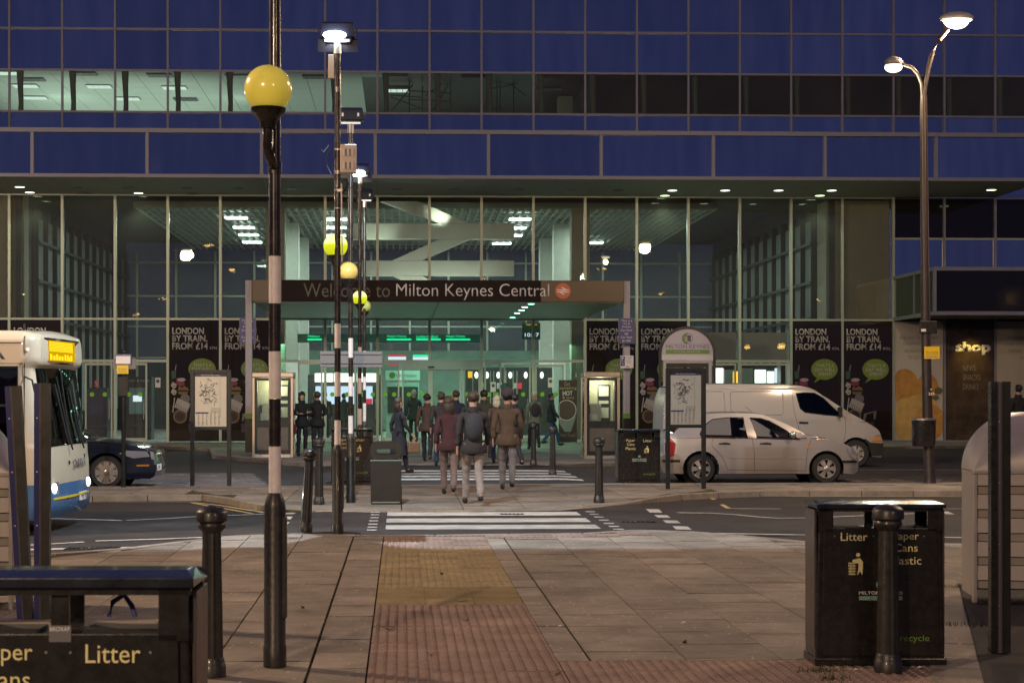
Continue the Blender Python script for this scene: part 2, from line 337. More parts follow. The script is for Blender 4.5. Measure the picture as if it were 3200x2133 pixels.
M['ledred'] = emis('red_led', (1, .06, .1), 1.0)
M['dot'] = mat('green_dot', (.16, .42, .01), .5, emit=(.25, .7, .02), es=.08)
M['crate'] = mat('cast_cream', (.62, .53, .43), .5, 0, noise=.05)
M['asphalt'] = ground_mat('asphalt', (.028, .024, .022), (.070, .060, .056), .45, .8, .9, 260)
M['asphalt_dark'] = ground_mat('asphalt_dark', (.028, .025, .025), (.045, .042, .040), .5, .85, .9, 260)
M['slabs'] = ground_mat('concrete_slab', (.185, .165, .137), (.305, .272, .23), .9, .82, .5, 190, speck=(.6, .58, .5))
M['joint'] = ground_mat('mossy_joint', (.05, .048, .02), (.085, .075, .035), 3, .95, .5, 150)
M['redtile'] = ground_mat('red_tactile', (.235, .172, .142), (.30, .225, .19), 1.3, .85, .4, 190)
M['bufftile'] = ground_mat('buff_tactile', (.25, .205, .115), (.34, .28, .16), 1.3, .85, .4, 190)
M['kerb'] = ground_mat('kerb_stone', (.21, .18, .145), (.32, .28, .23), 1.5, .8, .5, 150)
M['brickpave'] = ground_mat('brick_paver', (.12, .10, .095), (.18, .15, .14), 1, .8, .5, 150)
M['paint'] = ground_mat('road_paint_white', (.34, .32, .29), (.60, .57, .52), 3.5, .6, .4, 200)
M['paint_y'] = ground_mat('road_paint_yellow', (.42, .31, .12), (.55, .42, .2), 3.5, .6, .4, 200)
M['moss'] = ground_mat('moss', (.05, .06, .015), (.09, .10, .03), 8, .95, .8, 90)
# ================================================================ GROUND
def rz(x, y=22):
    t = 1-min(1, max(0, (abs(x-1.1)-2.0)/1.6)); return -.1+.088*t*t*(3-2*t)
def GR(px, py, dz=.006):
    z = -.1
    for _ in range(4): p = G(px, py, z+dz); z = rz(p.x)
    return Vector((p.x, p.y, z+dz))
gb = MB(); gb.quad((-300,-60,-.16),(300,-60,-.16),(300,400,-.16),(-300,400,-.16))
ob('ground', gb, M['asphalt_dark'], kind='structure')
# road surface: one sheet that rises to the two raised crossings
rb = MB(); xs = [-45,-30,-20,-12,-8,-6,-4,-3.4]+[-2.8+.2*i for i in range(39)]+[5.2,6,8,12,20,30,45]; ys = [17.2,20,24,28,32,36,40,44,48,52,57]
for j, y in enumerate(ys):
    for x in xs: rb.v.append((x, y, rz(x)))
n = len(xs)
for j in range(len(ys)-1):
    for i in range(n-1): rb.f.append((j*n+i, j*n+i+1, (j+1)*n+i+1, (j+1)*n+i))
road = ob('road', rb, M['asphalt'], smooth=30, kind='structure')
# plaza edge (back of kerb towards the road), photo points on z=0
edge_px = [(-700,1760),(-200,1737),(120,1730),(340,1716),(500,1698),(631,1680),(800,1665),(1000,1666),(1190,1672),(1500,1668),(1700,1665),(1880,1664),(1960,1656),(2045,1650),(2230,1664),(2400,1678),(2540,1692),(3040,1698),(3600,1705)]
edge = [G(a, b) for a, b in edge_px]
def edge_y(x):
    for a, b in zip(edge, edge[1:]):
        if a.x <= x <= b.x: return a.y+(b.y-a.y)*(x-a.x)/(b.x-a.x)
    return edge[0].y if x < edge[0].x else edge[-1].y
base = [(-12, 3.0), (12, 3.0)]+[(p.x, p.y-.13) for p in edge[::-1] if abs(p.x) < 12]
pl = ob('plaza', MB().slab([(x, y) for x, y in base], -.3, -.014), M['joint'], kind='structure')
KERB = .13
def strip_kerb(pts, wid, parent, z1, drop, seg=.9, gap=.012, mt='kerb', side=-1):
    # kerb stones laid along a polyline of points, each stone an object
    L = [0]; 
    for a, b in zip(pts, pts[1:]): L.append(L[-1]+(Vector(b)-Vector(a)).length)
    def at(s):
        s = max(0, min(L[-1], s))
        for i in range(len(pts)-1):
            if s <= L[i+1]+1e-6:
                t = (s-L[i])/(L[i+1]-L[i]); a = Vector(pts[i]); b = Vector(pts[i+1]); return a+(b-a)*t, (b-a).normalized()
        return Vector(pts[-1]), Vector((1,0))
    s = 0
    while s < L[-1]-.2:
        e = min(s+seg, L[-1]); a, ta = at(s+gap/2); b, tb = at(e-gap/2)
        na = Vector((-ta.y, ta.x))*side*wid; nb = Vector((-tb.y, tb.x))*side*wid
        za = z1(a.x) if callable(z1) else z1; zb = z1(b.x) if callable(z1) else z1
        mb = MB().add([(a.x,a.y,-.25),(b.x,b.y,-.25),(b.x+nb.x,b.y+nb.y,-.25),(a.x+na.x,a.y+na.y,-.25),(a.x,a.y,za),(b.x,b.y,zb),(b.x+nb.x,b.y+nb.y,zb),(a.x+na.x,a.y+na.y,za)],
                      [(0,3,2,1),(4,5,6,7),(0,1,5,4),(1,2,6,5),(2,3,7,6),(3,0,4,7)])
        ob('kerb_stone', mb, M[mt], parent, bevel=.01); s = e
kp = [(p.x, p.y) for p in edge if abs(p.x) < 13.5]
strip_kerb(kp, KERB, pl, .003, 0)
def clip(poly, p, n):
    # keep the side of the line through p to which n points
    out = []
    for i in range(len(poly)):
        a, b = poly[i], poly[(i+1) % len(poly)]; da = (a[0]-p[0])*n[0]+(a[1]-p[1])*n[1]; db = (b[0]-p[0])*n[0]+(b[1]-p[1])*n[1]
        if da >= 0: out.append(a)
        if da*db < 0: t = da/(da-db); out.append((a[0]+(b[0]-a[0])*t, a[1]+(b[1]-a[1])*t))
    return out
def clip_edge(poly, pts, off, above):
    x0 = min(q[0] for q in poly); x1 = max(q[0] for q in poly)
    for a, b in zip(pts, pts[1:]):
        if b.x > x0+.01 and a.x < x1-.01 and b.x > a.x:
            d = Vector((b.x-a.x, b.y-a.y)).normalized(); n = Vector((-d.y, d.x))*(1 if above else -1)
            poly = clip(poly, (a.x+n.x*off, a.y+n.y*off), n)
            if len(poly) < 3: return []
    return poly
def area(p): return abs(sum(p[i][0]*p[(i+1) % len(p)][1]-p[(i+1) % len(p)][0]*p[i][1] for i in range(len(p))))/2 if len(p) > 2 else 0
def pslab(poly, dz, tx=0, ty=0):
    cx = sum(q[0] for q in poly)/len(poly); cy = sum(q[1] for q in poly)/len(poly); n = len(poly)
    vs = [(x, y, -.05) for x, y in poly]+[(x, y, dz+(x-cx)*tx+(y-cy)*ty) for x, y in poly]
    return MB().add(vs, [tuple(range(n))[::-1], tuple(range(n, 2*n))]+[(i, (i+1) % n, n+(i+1) % n, n+i) for i in range(n)])
# paving columns
def box_piece(x0, x1, y0, y1, z1=0.0, z0=-.05):
    return MB().box(x0, x1, y0, y1, z0, z1)
rows = [6.0+.602*i for i in range(24)]
cols = [(-.56, -.21)]+[(-.57-.61*(i+1), -.57-.61*i) for i in range(11)]+[(.98, 1.19)]+[(1.20+.605*i, 1.20+.605*(i+1)) for i in range(11)]
stuffm = MB(); nslab = 0
for (x0, x1) in cols:
    off = 0 if x0 > -.6 and x0 < 1.1 else random.choice([0, .3, .15])
    for r in rows:
        y0, y1 = r+off+random.uniform(-.006, .006), r+off+.602
        if x0 > .9 and x1 < 4.0 and y1 < 10.46+.01: continue
        if x0 > .9 and x1 < 4.0 and y0 < 10.46 < y1: y0 = 10.46
        g = .006; c = (y0+y1)/2; u = (x0+x1)/2/c*FPX; inview = -1250 < u-25 < 1800 and c > 8.6
        P = clip_edge([(x0+g, y0+g), (x1-g, y0+g), (x1-g, y1-g), (x0+g, y1-g)], edge, KERB+.012, False)
        if P and y0 < 15.0: P = clip(P, (3.42-.33, 9.67), Vector((-1, .308)).normalized()) if y1 < 15.0 else P
        if area(P) < .006: continue
        mb = pslab(P, random.uniform(-.0035, .002), random.uniform(-.006, .006), random.uniform(-.006, .006))
        if inview and nslab < 290: ob('paving_slab', mb, M['slabs'], pl); nslab += 1
        else: stuffm.add(mb.v, mb.f)
if stuffm.v: o = ob('outer_slabs', stuffm, M['slabs'], pl); o['kind'] = 'stuff'
# tactile tiles .4 x .4 : blister, corduroy, long bars
T = .394
def tile_mesh(kind, m):
    mb = MB().box(0, T, 0, T, -.05, 0)
    if kind == 'blister':
        for i in range(6):
            for j in range(6):
                x, y = T*(i+.5)/6, T*(j+.5)/6
                mb.lathe([(.0155, -.001), (.0145, .005), (.009, .008)], (x, y, 0), 8)
    elif kind == 'cord':
        for j in range(8):
            y = T*(j+.5)/8; mb.add([(.004,y-.013,-.001),(T-.004,y-.013,-.001),(T-.004,y-.007,.006),(.004,y-.007,.006),(.004,y+.007,.006),(T-.004,y+.007,.006),(T-.004,y+.013,-.001),(.004,y+.013,-.001)],[(0,1,2,3),(3,2,5,4),(4,5,6,7)])
    else:
        for i in range(6):
            x = T*(i+.5)/6
            for k in (0, 1):
                y0, y1 = .012+k*T/2, T/2-.012+k*T/2
                mb.add([(x-.020,y0,-.001),(x-.020,y1,-.001),(x-.013,y1-.004,.006),(x-.013,y0+.004,.006),(x+.013,y0+.004,.006),(x+.013,y1-.004,.006),(x+.020,y1,-.001),(x+.020,y0,-.001)],[(0,1,2,3),(3,2,5,4),(4,5,6,7),(0,3,4,7),(1,2,5,6)])
    return mb.mesh('tactile_tile', m)
TM = {('blister','r'): tile_mesh('blister', M['redtile']), ('cord','b'): tile_mesh('cord', M['bufftile']), ('bars','b'): tile_mesh('bars', M['bufftile']), ('bars','r'): tile_mesh('bars', M['redtile'])}
ystart = 13.27
for c in range(3):
    x = -.205+.395*c
    for r in range(-18, 17):
        y = ystart+r*.4
        if r < 0: k = ('blister', 'r')
        elif r < 3: k = ('cord', 'b')
        elif r < 12: k = ('bars', 'b')
        else: k = ('bars', 'r')
        if k == ('bars','b') and r == 11: k = ('cord', 'b')
        if y+.4 > edge_y(x)-KERB+.02 or y < 7.6: continue
        o = link('tactile_tile', TM[k], pl); o.location = (x+.001, y, random.uniform(-.005, 0)); o.rotation_euler = (random.uniform(-.004,.004), random.uniform(-.004,.004), 0)
for i in range(6):
    for r in range(7):
        o = link('tactile_tile', TM[('blister','r')], pl); o.location = (.99+.4*i, 10.46-.4*(r+1), random.uniform(-.004, .0))
for i in range(12):
    o = link('tactile_tile', TM[('bars','r')], pl); x = .99+.4*i
    if x < 2.6: o.location = (x, edge_y(x)-KERB-.41, .003)
    else: bpy.data.objects.remove(o)
# moss and leaves
lf = []
for (px, py, s, a) in [(1218,1967,.05,.2),(1440,1880,.05,.1),(1455,1941,.03,.5),(1347,2047,.03,.1),(1066,1793,.02,1),(946,1901,.025,2),(1735,2108,.04,.3),(2140,2010,.03,1.2),(1380,1795,.025,2)]:
    p = G(px, py); mb = MB(); n = 8; vs = []
    for j in range(n): q = 2*PI*j/n; vs.append((s*math.cos(q)*1.2, s*.45*math.sin(q), .012+.010*math.cos(2*q)+(.008 if j % 2 else 0)))
    mb.add(vs+[(0,0,.006)], [(j, (j+1)%n, n) for j in range(n)])
    o = ob('fallen_leaf', mb, M['moss']); o.location = (p.x, p.y, 0); o.rotation_euler.z = a; lf.append(o)
    tag(o, 'dry leaf lying on the paving', 'leaf', 'leaves on the paving')
lab = ['curled leaf on the red tiles, left column', 'flat leaf on the buff ribbed strip', 'small leaf on the red tiles in the third column', 'leaf on the joint between the red tile columns', 'tiny leaf on the grey slabs left of the buff strip', 'leaf scrap on the slabs right of the big striped pole', 'leaf near the bottom edge on red tiles', 'leaf on the grey slabs left of the right litter bin', 'leaf on the buff tiles']
for o, s in zip(lf, lab): o['label'] = s
# ---- traffic island
far_px = [(-900,1547),(-200,1547),(279,1547),(420,1546),(650,1545),(740,1562),(800,1574),(905,1592),(1100,1598),(1190,1597),(1500,1595),(1790,1592),(1830,1587),(1950,1573),(2050,1554),(2150,1541),(2400,1532),(3035,1532),(3800,1532)]
isl = [G(a, b) for a, b in far_px]
YBP = [(-40, 30.1), (-16, 30.2), (-1, 30.6), (4, 31.2), (16, 31.4), (40, 31.4)]
def YBf(x):
    for a, b in zip(YBP, YBP[1:]):
        if a[0] <= x <= b[0]: return a[1]+(b[1]-a[1])*(x-a[0])/(b[0]-a[0])
    return 31.3
ib = ob('traffic_island', MB().slab([(p.x, p.y+.02) for p in isl]+[(40, 31.25), (16, 31.25), (4, 31.05), (-1, 30.45), (-16, 30.05), (-30, 30.0)], -.3, -.012), M['joint'], kind='structure')
strip_kerb([(p.x, p.y) for p in isl if -14 < p.x < 16], .14, ib, .002, 0, side=1)
strip_kerb([(x, YBf(x)) for x in range(-16, 17, 2)], .14, ib, .002, 0, seg=1.4, side=-1)
def isl_y(x):
    for a, b in zip(isl, isl[1:]):
        if a.x <= x <= b.x: return a.y+(b.y-a.y)*(x-a.x)/(b.x-a.x)
    return isl[0].y
st = MB(); n2 = 0
for i in range(-18, 20):
    x0, x1 = i*.91, i*.91+.905
    for j in range(12):
        y0, y1 = YBf(x0)-.15-(j+1)*.62-(i % 2)*.2*(j > 0), YBf(x0)-.16-j*.62-(i % 2)*.2*(j > 0)
        P = clip_edge([(x0+.004, y0+.004), (x1-.004, y0+.004), (x1-.004, y1-.004), (x0+.004, y1-.004)], isl, .152, True)
        if area(P) < .008: continue
        mb = pslab(P, random.uniform(-.003, .003), random.uniform(-.003, .003), random.uniform(-.003, .003))
        if -12 < x0 < 13: ob('paving_slab', mb, M['slabs'], ib); n2 += 1
        else: st.add(mb.v, mb.f)
o = ob('outer_slabs', st, M['slabs'], ib); o['kind'] = 'stuff'
# ---- station pavement with its build-out towards the second crossing
sp = [(-40, 55.6), (-9, 55.6), (-6, 52), (-5.2, 46), (-2.5, 41), (-1.0, 39.6), (3.2, 39.4), (6.5, 41.5), (10, 47.5), (13.5, 52.2), (20, 54.5), (40, 55.2)]
spv = ob('station_pavement', MB().slab(sp+[(40, 60.5), (-40, 60.5)], -.3, -.006), M['slabs'], kind='structure')
strip_kerb([(x, y) for x, y in sp], .14, spv, .0, 0, seg=1.5, side=1)
jm = MB()
for y in [40.2+.9*i for i in range(20)]:
    x0 = max(-12, min(-1.0-(y-39.6)*.45, 1)); x1 = 3.2+(y-39.4)*.8
    for k in range(int((x1-x0)/1.2)):
        pass
sl = MB(); cnt = 0
def sp_in(x, y):
    for a, b in zip(sp, sp[1:]):
        if a[0] <= x <= b[0]: return y > a[1]+(b[1]-a[1])*(x-a[0])/(b[0]-a[0])+.2
    return False
for i in range(-8, 12):
    for j in range(20):
        x0, y0 = i*1.0+(j % 2)*.5, 39.8+j*.9
        if all(sp_in(a, b) for a in (x0, x0+1) for b in (y0, y0+.9)): ob('paving_slab', box_piece(x0+.006, x0+.994, y0+.006, y0+.894, .002+random.uniform(0,.004)), M['slabs'], spv)
# brick paved lay-by on the left of the second road
bpv = MB()
for j in range(26):
    y0 = 32.0+j*.21
    for i in range(95):
        x0 = -9.6+i*.105*1.0+(j % 2)*.05
        if x0 > -2.6-(y0-32)*.15: continue
        bpv.box(x0+.003, x0+.101, y0+.003, y0+.205, -.13, -.092+random.uniform(-.003,.003))
o = ob('brick_paving', bpv, M['brickpave'], kind='stuff')
# ---- painted markings
def mark(px, m='paint', name='road_marking', dz=.006):
    pts = [GR(a, b, dz) for a, b in px]; mb = MB(); n = 10
    # four corner patch, subdivided so that it follows the road
    a, b, c, d = pts
    for i in range(n+1):
        t = i/n; p = a.lerp(b, t); q = d.lerp(c, t)
        mb.v += [(p.x, p.y, rz(p.x)+dz), (q.x, q.y, rz(q.x)+dz)]
    for i in range(n): mb.f.append((2*i, 2*i+2, 2*i+3, 2*i+1))
    return ob(name, mb, M[m], road)
def wmark(x0, x1, y0, y1, m='paint', name='road_marking', dz=.006):
    mb = MB(); n = 12
    for i in range(n+1):
        x = x0+(x1-x0)*i/n; j = random.uniform(-.008, .008); mb.v += [(x, y0+j, rz(x)+dz), (x, y1+j, rz(x)+dz)]
    for i in range(n): mb.f.append((2*i, 2*i+2, 2*i+3, 2*i+1))
    return ob(name, mb, M[m], road)
for y0, y1 in [(20.75, 21.42), (21.86, 22.55), (23.05, 23.75)]: wmark(-.2, 2.5, y0, y1, name='zebra_stripe')
for i, y in enumerate([20.6, 21.05, 21.55, 22.1, 22.65, 23.2, 23.7]):
    wmark(-.43, -.31, y, y+.14, name='crossing_stud_mark'); wmark(2.64, 2.77, y, y+.16, name='crossing_stud_mark')
for q in [[(2017,1589),(2059,1590),(2070,1601),(2031,1600)],[(2044,1608),(2085,1609),(2097,1617),(2056,1616)],[(2070,1624),(2115,1625),(2128,1634),(2083,1633)],[(2101,1642),(2149,1644),(2162,1654),(2112,1653)]]: mark(q)
for q in [[(895,1601),(925,1601),(918,1605),(892,1605)],[(892,1613),(915,1613),(908,1621),(888,1621)],[(892,1630),(905,1630),(899,1637),(888,1637)]]: mark(q)
def line(pts, w, m='paint'):
    P = [GR(a, b) for a, b in pts]; mb = MB()
    for i, p in enumerate(P):
        t = (P[min(i+1,len(P)-1)]-P[max(i-1,0)]); t.z = 0; t.normalize(); nn = Vector((-t.y, t.x, 0))*w/2
        for s in (-1, 1): q = p+nn*s; mb.v.append((q.x, q.y, rz(q.x)+.007))
    for i in range(len(P)-1): mb.f.append((2*i, 2*i+2, 2*i+3, 2*i+1))
    ob('painted_line', mb, M[m], road)
line([(-300,1617),(160,1619),(382,1625)], .1); line([(392,1625),(500,1620),(613,1613),(800,1606),(893,1602)], .1)
line([(-200,1712),(94,1702),(262,1692)], .1); line([(298,1689),(500,1683),(632,1678)], .1); line([(94,1716),(250,1712)], .16); line([(330,1711),(420,1709)], .16)
line([(270,1567),(590,1567),(660,1575),(700,1580),(800,1596),(826,1601)], .07, 'paint_y'); line([(600,1570),(660,1581),(720,1591),(790,1604)], .07, 'paint_y')
line([(2117,1601),(2220,1602),(2300,1607),(2370,1614),(2430,1618),(2530,1617),(2700,1610),(2840,1604),(2960,1600)], .09)
line([(2285,1588),(2440,1589)], .08); line([(2225,1549),(2600,1550),(3035,1551),(3500,1551)], .08, 'paint_y'); line([(2230,1665),(2500,1670),(3035,1679),(3500,1685)], .09)
mark([(2248,1575),(2262,1575),(2287,1588),(2270,1588)], 'paint_y'); mark([(2210,1553),(2222,1553),(2240,1560),(2226,1560)], 'paint_y'); mark([(2938,1597),(2962,1597),(2983,1606),(2938,1604)])
line([(2880,1588),(3200,1590),(3500,1590)], .06)
line([(400,1479),(560,1482),(700,1487)], .07); line([(420,1508),(600,1508),(800,1507)], .09); line([(2690,1467),(2900,1467),(3300,1467)], .09)
for x0 in (2400, 2520, 2640, 2720, 2780, 2900):
    line([(x0,1497),(x0+45,1499)], .07); line([(x0+20,1503),(x0+80,1501)], .05)
for y0, y1 in [(32.6, 33.2), (33.8, 34.4), (35.0, 35.6), (36.2, 36.8)]: wmark(-1.2, 3.6, y0, y1, name='zebra_stripe')
# sunken locker apron at the right, with its stone edging
def ex(y): return 3.42+(y-9.67)*.308
ob('locker_apron', MB().slab([(ex(3)-.1, 3), (12.5, 3), (12.5, 14.95), (ex(14.95)-.1, 14.95)], -.2, -.008), M['asphalt_dark'], kind='structure')
strip_kerb([(ex(6), 6), (ex(14.9), 14.9)], .30, pl, .004, 0, seg=1.05, side=1, mt='slabs')
strip_kerb([(ex(14.9), 15.03), (12, 15.03)], .12, pl, .004, 0, seg=1.05, side=-1)

# road gully and inspection covers
def grate(label, px, py, w, d, bars):
    p = GR(px, py, 0); t = thing('drain_grate', label, 'drain cover', (p.x, p.y, p.z+.004), 0); bx('frame', -w/2, w/2, -d/2, d/2, -.01, .003, M['dark'], t)
    for k in range(bars): x = -w/2+.03+k*(w-.06)/(bars-1); bx('bar', x-.008, x+.008, -d/2+.02, d/2-.02, .0031, .012, M['castiron'], t)
M['castiron'] = mat('cast_iron', (.07, .06, .055), .5, .5, noise=.2, nscale=12)
grate('slotted drain grate in the road at the kerb, lower left', 290, 1713, .62, .36, 12); grate('small iron cover on the road beyond the right dash marks', 1990, 1628, .45, .35, 7); grate('iron cover on the zebra stripe beside the crowd, far edge', 1600, 1607, .34, .2, 6)
# ================================================================ STATION BUILDING
YF = 58.0; MOD = 1.813; X0 = -13.53
def MX(i): return X0+MOD*i
bld = thing('station_building', 'long station building of blue mirrored panels over a tall glazed concourse', 'building', (3, YF, 0))
def bpart(name, x0, x1, y0, y1, z0, z1, m, bevel=0): return bx(name, x0, x1, y0, y1, z0, z1, M[m] if isinstance(m, str) else m, bld, True, bevel)
I0, I1 = -3, 22
ZT = [10.05, 11.43, 12.87, 14.3, 15.74, 17.2]
def panel(name, x0, x1, z0, z1, m, y=YF, tilt=.004, parent=bld, world=True):
    a = [random.uniform(-tilt, tilt) for _ in range(3)]
    mb = MB().add([(x0,y+a[0],z0),(x1,y+a[1],z0),(x1,y+a[1]+a[2],z1),(x0,y+a[0]+a[2],z1),(x0,y+.03,z0),(x1,y+.03,z0),(x1,y+.03,z1),(x0,y+.03,z1)],
                  [(0,1,2,3),(7,6,5,4),(0,4,5,1),(1,5,6,2),(2,6,7,3),(3,7,4,0)])
    return ob(name, mb, M[m], parent, world=world)
# upper curtain wall
for i in range(I0, I1):
    for k in range(5):
        z0, z1 = ZT[k], ZT[k+1]
        if k == 1: panel('window_pane', MX(i)+.03, MX(i+1)-.03, z0+.02, z1-.02, 'glass_office' if i < 16 else 'glass_office', YF)
        else: panel('cladding_panel', MX(i)+.025, MX(i+1)-.025, z0+.02, z1-.02, 'coated', YF)
for i in range(I0, I1+1): bpart('mullion', MX(i)-.036, MX(i)+.036, YF-.07, YF+.02, ZT[0], 17.3, 'mullion')
for k, z in enumerate(ZT): bpart('transom', MX(I0), MX(I1), YF-.055, YF+.018, z-.035, z+.035, 'mullion')
# projecting band with its blue fascia panels
YO = 53.3; XE = MX(19)-.02; XS = MX(-6)
bpart('band_roof', XS, XE, YO+.05, YF-.08, 10.0, 10.08, 'mullion')
fx = [MX(i) for i in range(-5, 20, 2)]
for a, b in zip(fx, fx[1:]):
    panel('fascia_panel', a+.04, b-.04, 8.67, 9.98, 'coated', YO, .006)
    bpart('soffit_panel', a+.005, b-.005, YO+.05, YF-.05, 8.585, 8.63, 'soffit')
for a in fx: bpart('fascia_mullion', a-.05, a+.05, YO-.06, YO+.02, 8.66, 9.99, 'mullion')
for a, b in zip(fx, fx[1:]):
    bpart('fascia_rail', a+.002, b-.002, YO-.09, YO+.05, 9.985, 10.12, 'mullion'); bpart('fascia_rail', a+.002, b-.002, YO-.07, YO+.04, 8.56, 8.67, 'mullion')
bpart('band_end', XE, XE+.05, YO+.05, YF-.05, 8.6, 10.0, 'coated')
def downlight(px, py, z, on, parent, m_on='downlight', r=.165):
    p = G(px, py, z); 
    rim = ob('downlight', MB().lathe([(r+.03, 0), (r+.03, -.02), (r, -.022), (r, 0)], (p.x, p.y, z), 20), M['mullion'], parent, world=parent is bld)
    l = ob('lens', MB().disc((p.x, p.y, z-.012), r-.002, 20, .006, 'z'), M[m_on if on else 'downlight_off'], rim)
    return p
ZS = 8.58
for px, py in [(62,583),(93,600),(433,602),(2101,594),(2078,610),(2266,594),(2433,594),(2599,594),(2562,610),(3098,592)]:
    p = downlight(px, py, ZS, True, bld); light('SPOT', (p.x, p.y, ZS-.05), 160, (.8, 1, .6), .15, (0, 0, 0), 110, .6)
for px, py in [(237,585),(400,585),(585,587),(262,602),(600,603),(745,588),(910,590),(1240,592),(1420,592),(1620,592),(1780,594),(1930,594)]: downlight(px, py, ZS, False, bld)
# tall glazing of the concourse
for i in range(I0, 17):
    panel('glass_pane', MX(i)+.04, MX(i+1)-.04, 4.31, 8.53, 'glass', YF, .003)
for i in range(I0, 18): bpart('mullion', MX(i)-.045, MX(i)+.045, YF-.08, YF+.1, 0, 8.58, 'mullion_green')
def tr(x0, x1, z, h=.07, nm='transom'): bpart(nm, x0, x1, YF-.06, YF+.08, z-h/2, z+h/2, 'mullion_green')
tr(MX(I0), MX(17), 4.27); tr(MX(I0), MX(17), 8.555, .05)
for i in (-3,-2,-1,0,1,2,5,6,7,8,9,10,13,14): tr(MX(i)+.046, MX(i+1)-.046, 2.82, .09)
for i in (1,2,5,6,7,8,9,10,13,14): panel('glass_pane', MX(i)+.04, MX(i+1)-.04, 2.87, 4.23, 'glass', YF, .003)
# right-hand bays: windows, blue panels
for i in range(17, I1):
    panel('window_pane', MX(i)+.03, MX(i+1)-.03, 7.17, 8.53, 'glass_dark', YF, .003); panel('cladding_panel', MX(i)+.03, MX(i+1)-.03, 4.3, 7.1, 'coated', YF, .003)
    if i > 17: bpart('mullion', MX(i)-.04, MX(i)+.04, YF-.08, YF+.05, 0, 8.58, 'mullion')
tr(MX(17), MX(I1), 7.13)
if True:
    for i in range(19, I1): panel('cladding_panel', MX(i)+.03, MX(i+1)-.03, 8.6, 9.95, 'coated', YF, .003)
    bpart('transom', MX(19), MX(I1), YF-.05, YF+.02, 8.53, 8.6, 'mullion')
# projecting glass box over the shop
bxX = 17.32
bpart('inner_wall', MX(17)-.04, 26, YF+.04, YF+.09, 0, 8.58, 'darkwall')
bpart('box_underside', MX(17)+.05, 26, YF-.04, YF+.03, 4.18, 4.31, 'darkwall')
sb = link('sign_box', MB().box(bxX+.03, 26, 53.55, YF-.1, 4.30, 5.74).mesh('sign_box', M['darkwall']), bld, True)
for a, b in ((bxX+.02, bxX+3.6), (bxX+3.62, 26)): ob('face_pane', MB().box(a, b, 53.5, 53.53, 4.36, 5.70), M['glass_dark'], sb)
for a, b in ((53.56, 55.6), (55.66, YF-.1)): ob('side_pane', MB().box(bxX-.01, bxX+.015, a, b, 4.36, 5.70), mat('greenish_side_glass', (.04, .06, .045), .12), sb)
for z in (4.30, 5.74): ob('rail', MB().box(bxX-.05, 26, 53.44, 53.56, z-.06, z+.06), M['mullion'], sb); ob('rail', MB().box(bxX-.05, bxX+.04, 53.561, YF-.11, z-.06, z+.06), M['mullion'], sb)
ob('corner_post', MB().box(bxX-.05, bxX+.04, 53.44, 53.56, 4.361, 5.679), M['mullion'], sb); ob('side_post', MB().box(bxX-.04, bxX+.03, 55.6, 55.66, 4.361, 5.679), M['mullion'], sb)
# ---- entrance canopy
cy0, cz0, cz1 = 47.8, 4.32, 4.94; ca, cb = XW(788, cy0), XW(1949, cy0)
can = link('entrance_canopy', MB().box(ca+.04, cb-.04, cy0+.05, YF-.1, cz0+.03, cz1-.04).mesh('entrance_canopy', M['fascia']), bld, True)
c1, c2 = XW(880, cy0), XW(1690, cy0)
ob('fascia_left', MB().box(ca, c1, cy0-.02, cy0+.05, cz0, cz1), M['fascia_end'], can, bevel=.008); ob('fascia_middle', MB().box(c1+.004, c2, cy0-.02, cy0+.05, cz0, cz1), M['fascia'], can, bevel=.008)
ob('fascia_right', MB().box(c2+.004, cb, cy0-.02, cy0+.05, cz0, cz1), M['fascia_end'], can, bevel=.008)
for s, x in ((1, ca), (-1, cb)): ob('side_fascia', MB().box(min(x, x+s*.04), max(x, x+s*.04), cy0+.055, YF-.1, cz0, cz1), M['fascia'], can)
xm = (ca+cb)/2
for a, b in ((ca+.05, xm-.01), (xm+.01, cb-.05)):
    for y0, y1 in ((cy0+.06, YF-.12),): ob('soffit_panel', MB().box(a, b, y0, y1, cz0-.02, cz0+.025), M['soffit_green'], can)
def fz(py): return ZW(py, CX, cy0)
yt = cy0-.024
text('Welcome to', M['dimtext'], can, XW(948,cy0), XW(1219,cy0), fz(929), fz(886), yt)
text('Milton Keynes Central', M['white'], can, XW(1238,cy0), XW(1716,cy0), fz(938), fz(886), yt, bold=-.004)
lc = W(1759, 909, cy0)
ob('logo_disc', MB().disc((lc.x, yt, lc.z), .225, 32, .006), M['orange'], can)
def rail_logo(cx, cz, w, y0, y1):
    # two parallel bars with two offset arrow strokes
    h = w*.62; k = w/2
    def P(L): return [(cx+a*k, cz+b*h/2) for a, b in L]
    return [P([(-1,.42),(1,.42),(1,.14),(-1,.14)]), P([(-1,-.14),(1,-.14),(1,-.42),(-1,-.42)]),
            P([(-.42,1),(-.02,1),(.62,.42),(.2,.42)]), P([(.2,.14),(.62,.14),(-.2,-.14),(-.62,-.14)]), P([(-.62,-.42),(-.2,-.42),(.42,-1),(.02,-1)])]
mb = MB()
for q in rail_logo(lc.x, lc.z, .34, 0, 0): mb.prism(q, yt-.012, yt-.007)
ob('logo_mark', mb, M['white'], can)
for px, py in [(1660,947),(1640,957),(1630,967),(1616,976),(1602,990)]:
    p = G(px, py, cz0); ob('canopy_lamp', MB().disc((p.x, p.y, cz0-.021), .09, 14, .01, 'z'), M['cglow'], can)
for sx in (-3.2, .2, 3.6):
    for y in (50.2, 53.2, 56):
        light('SPOT', (1.06+sx, y, cz0-.06), 120, (.34, 1, .66), .1, (0, 0, 0), 130, .7)
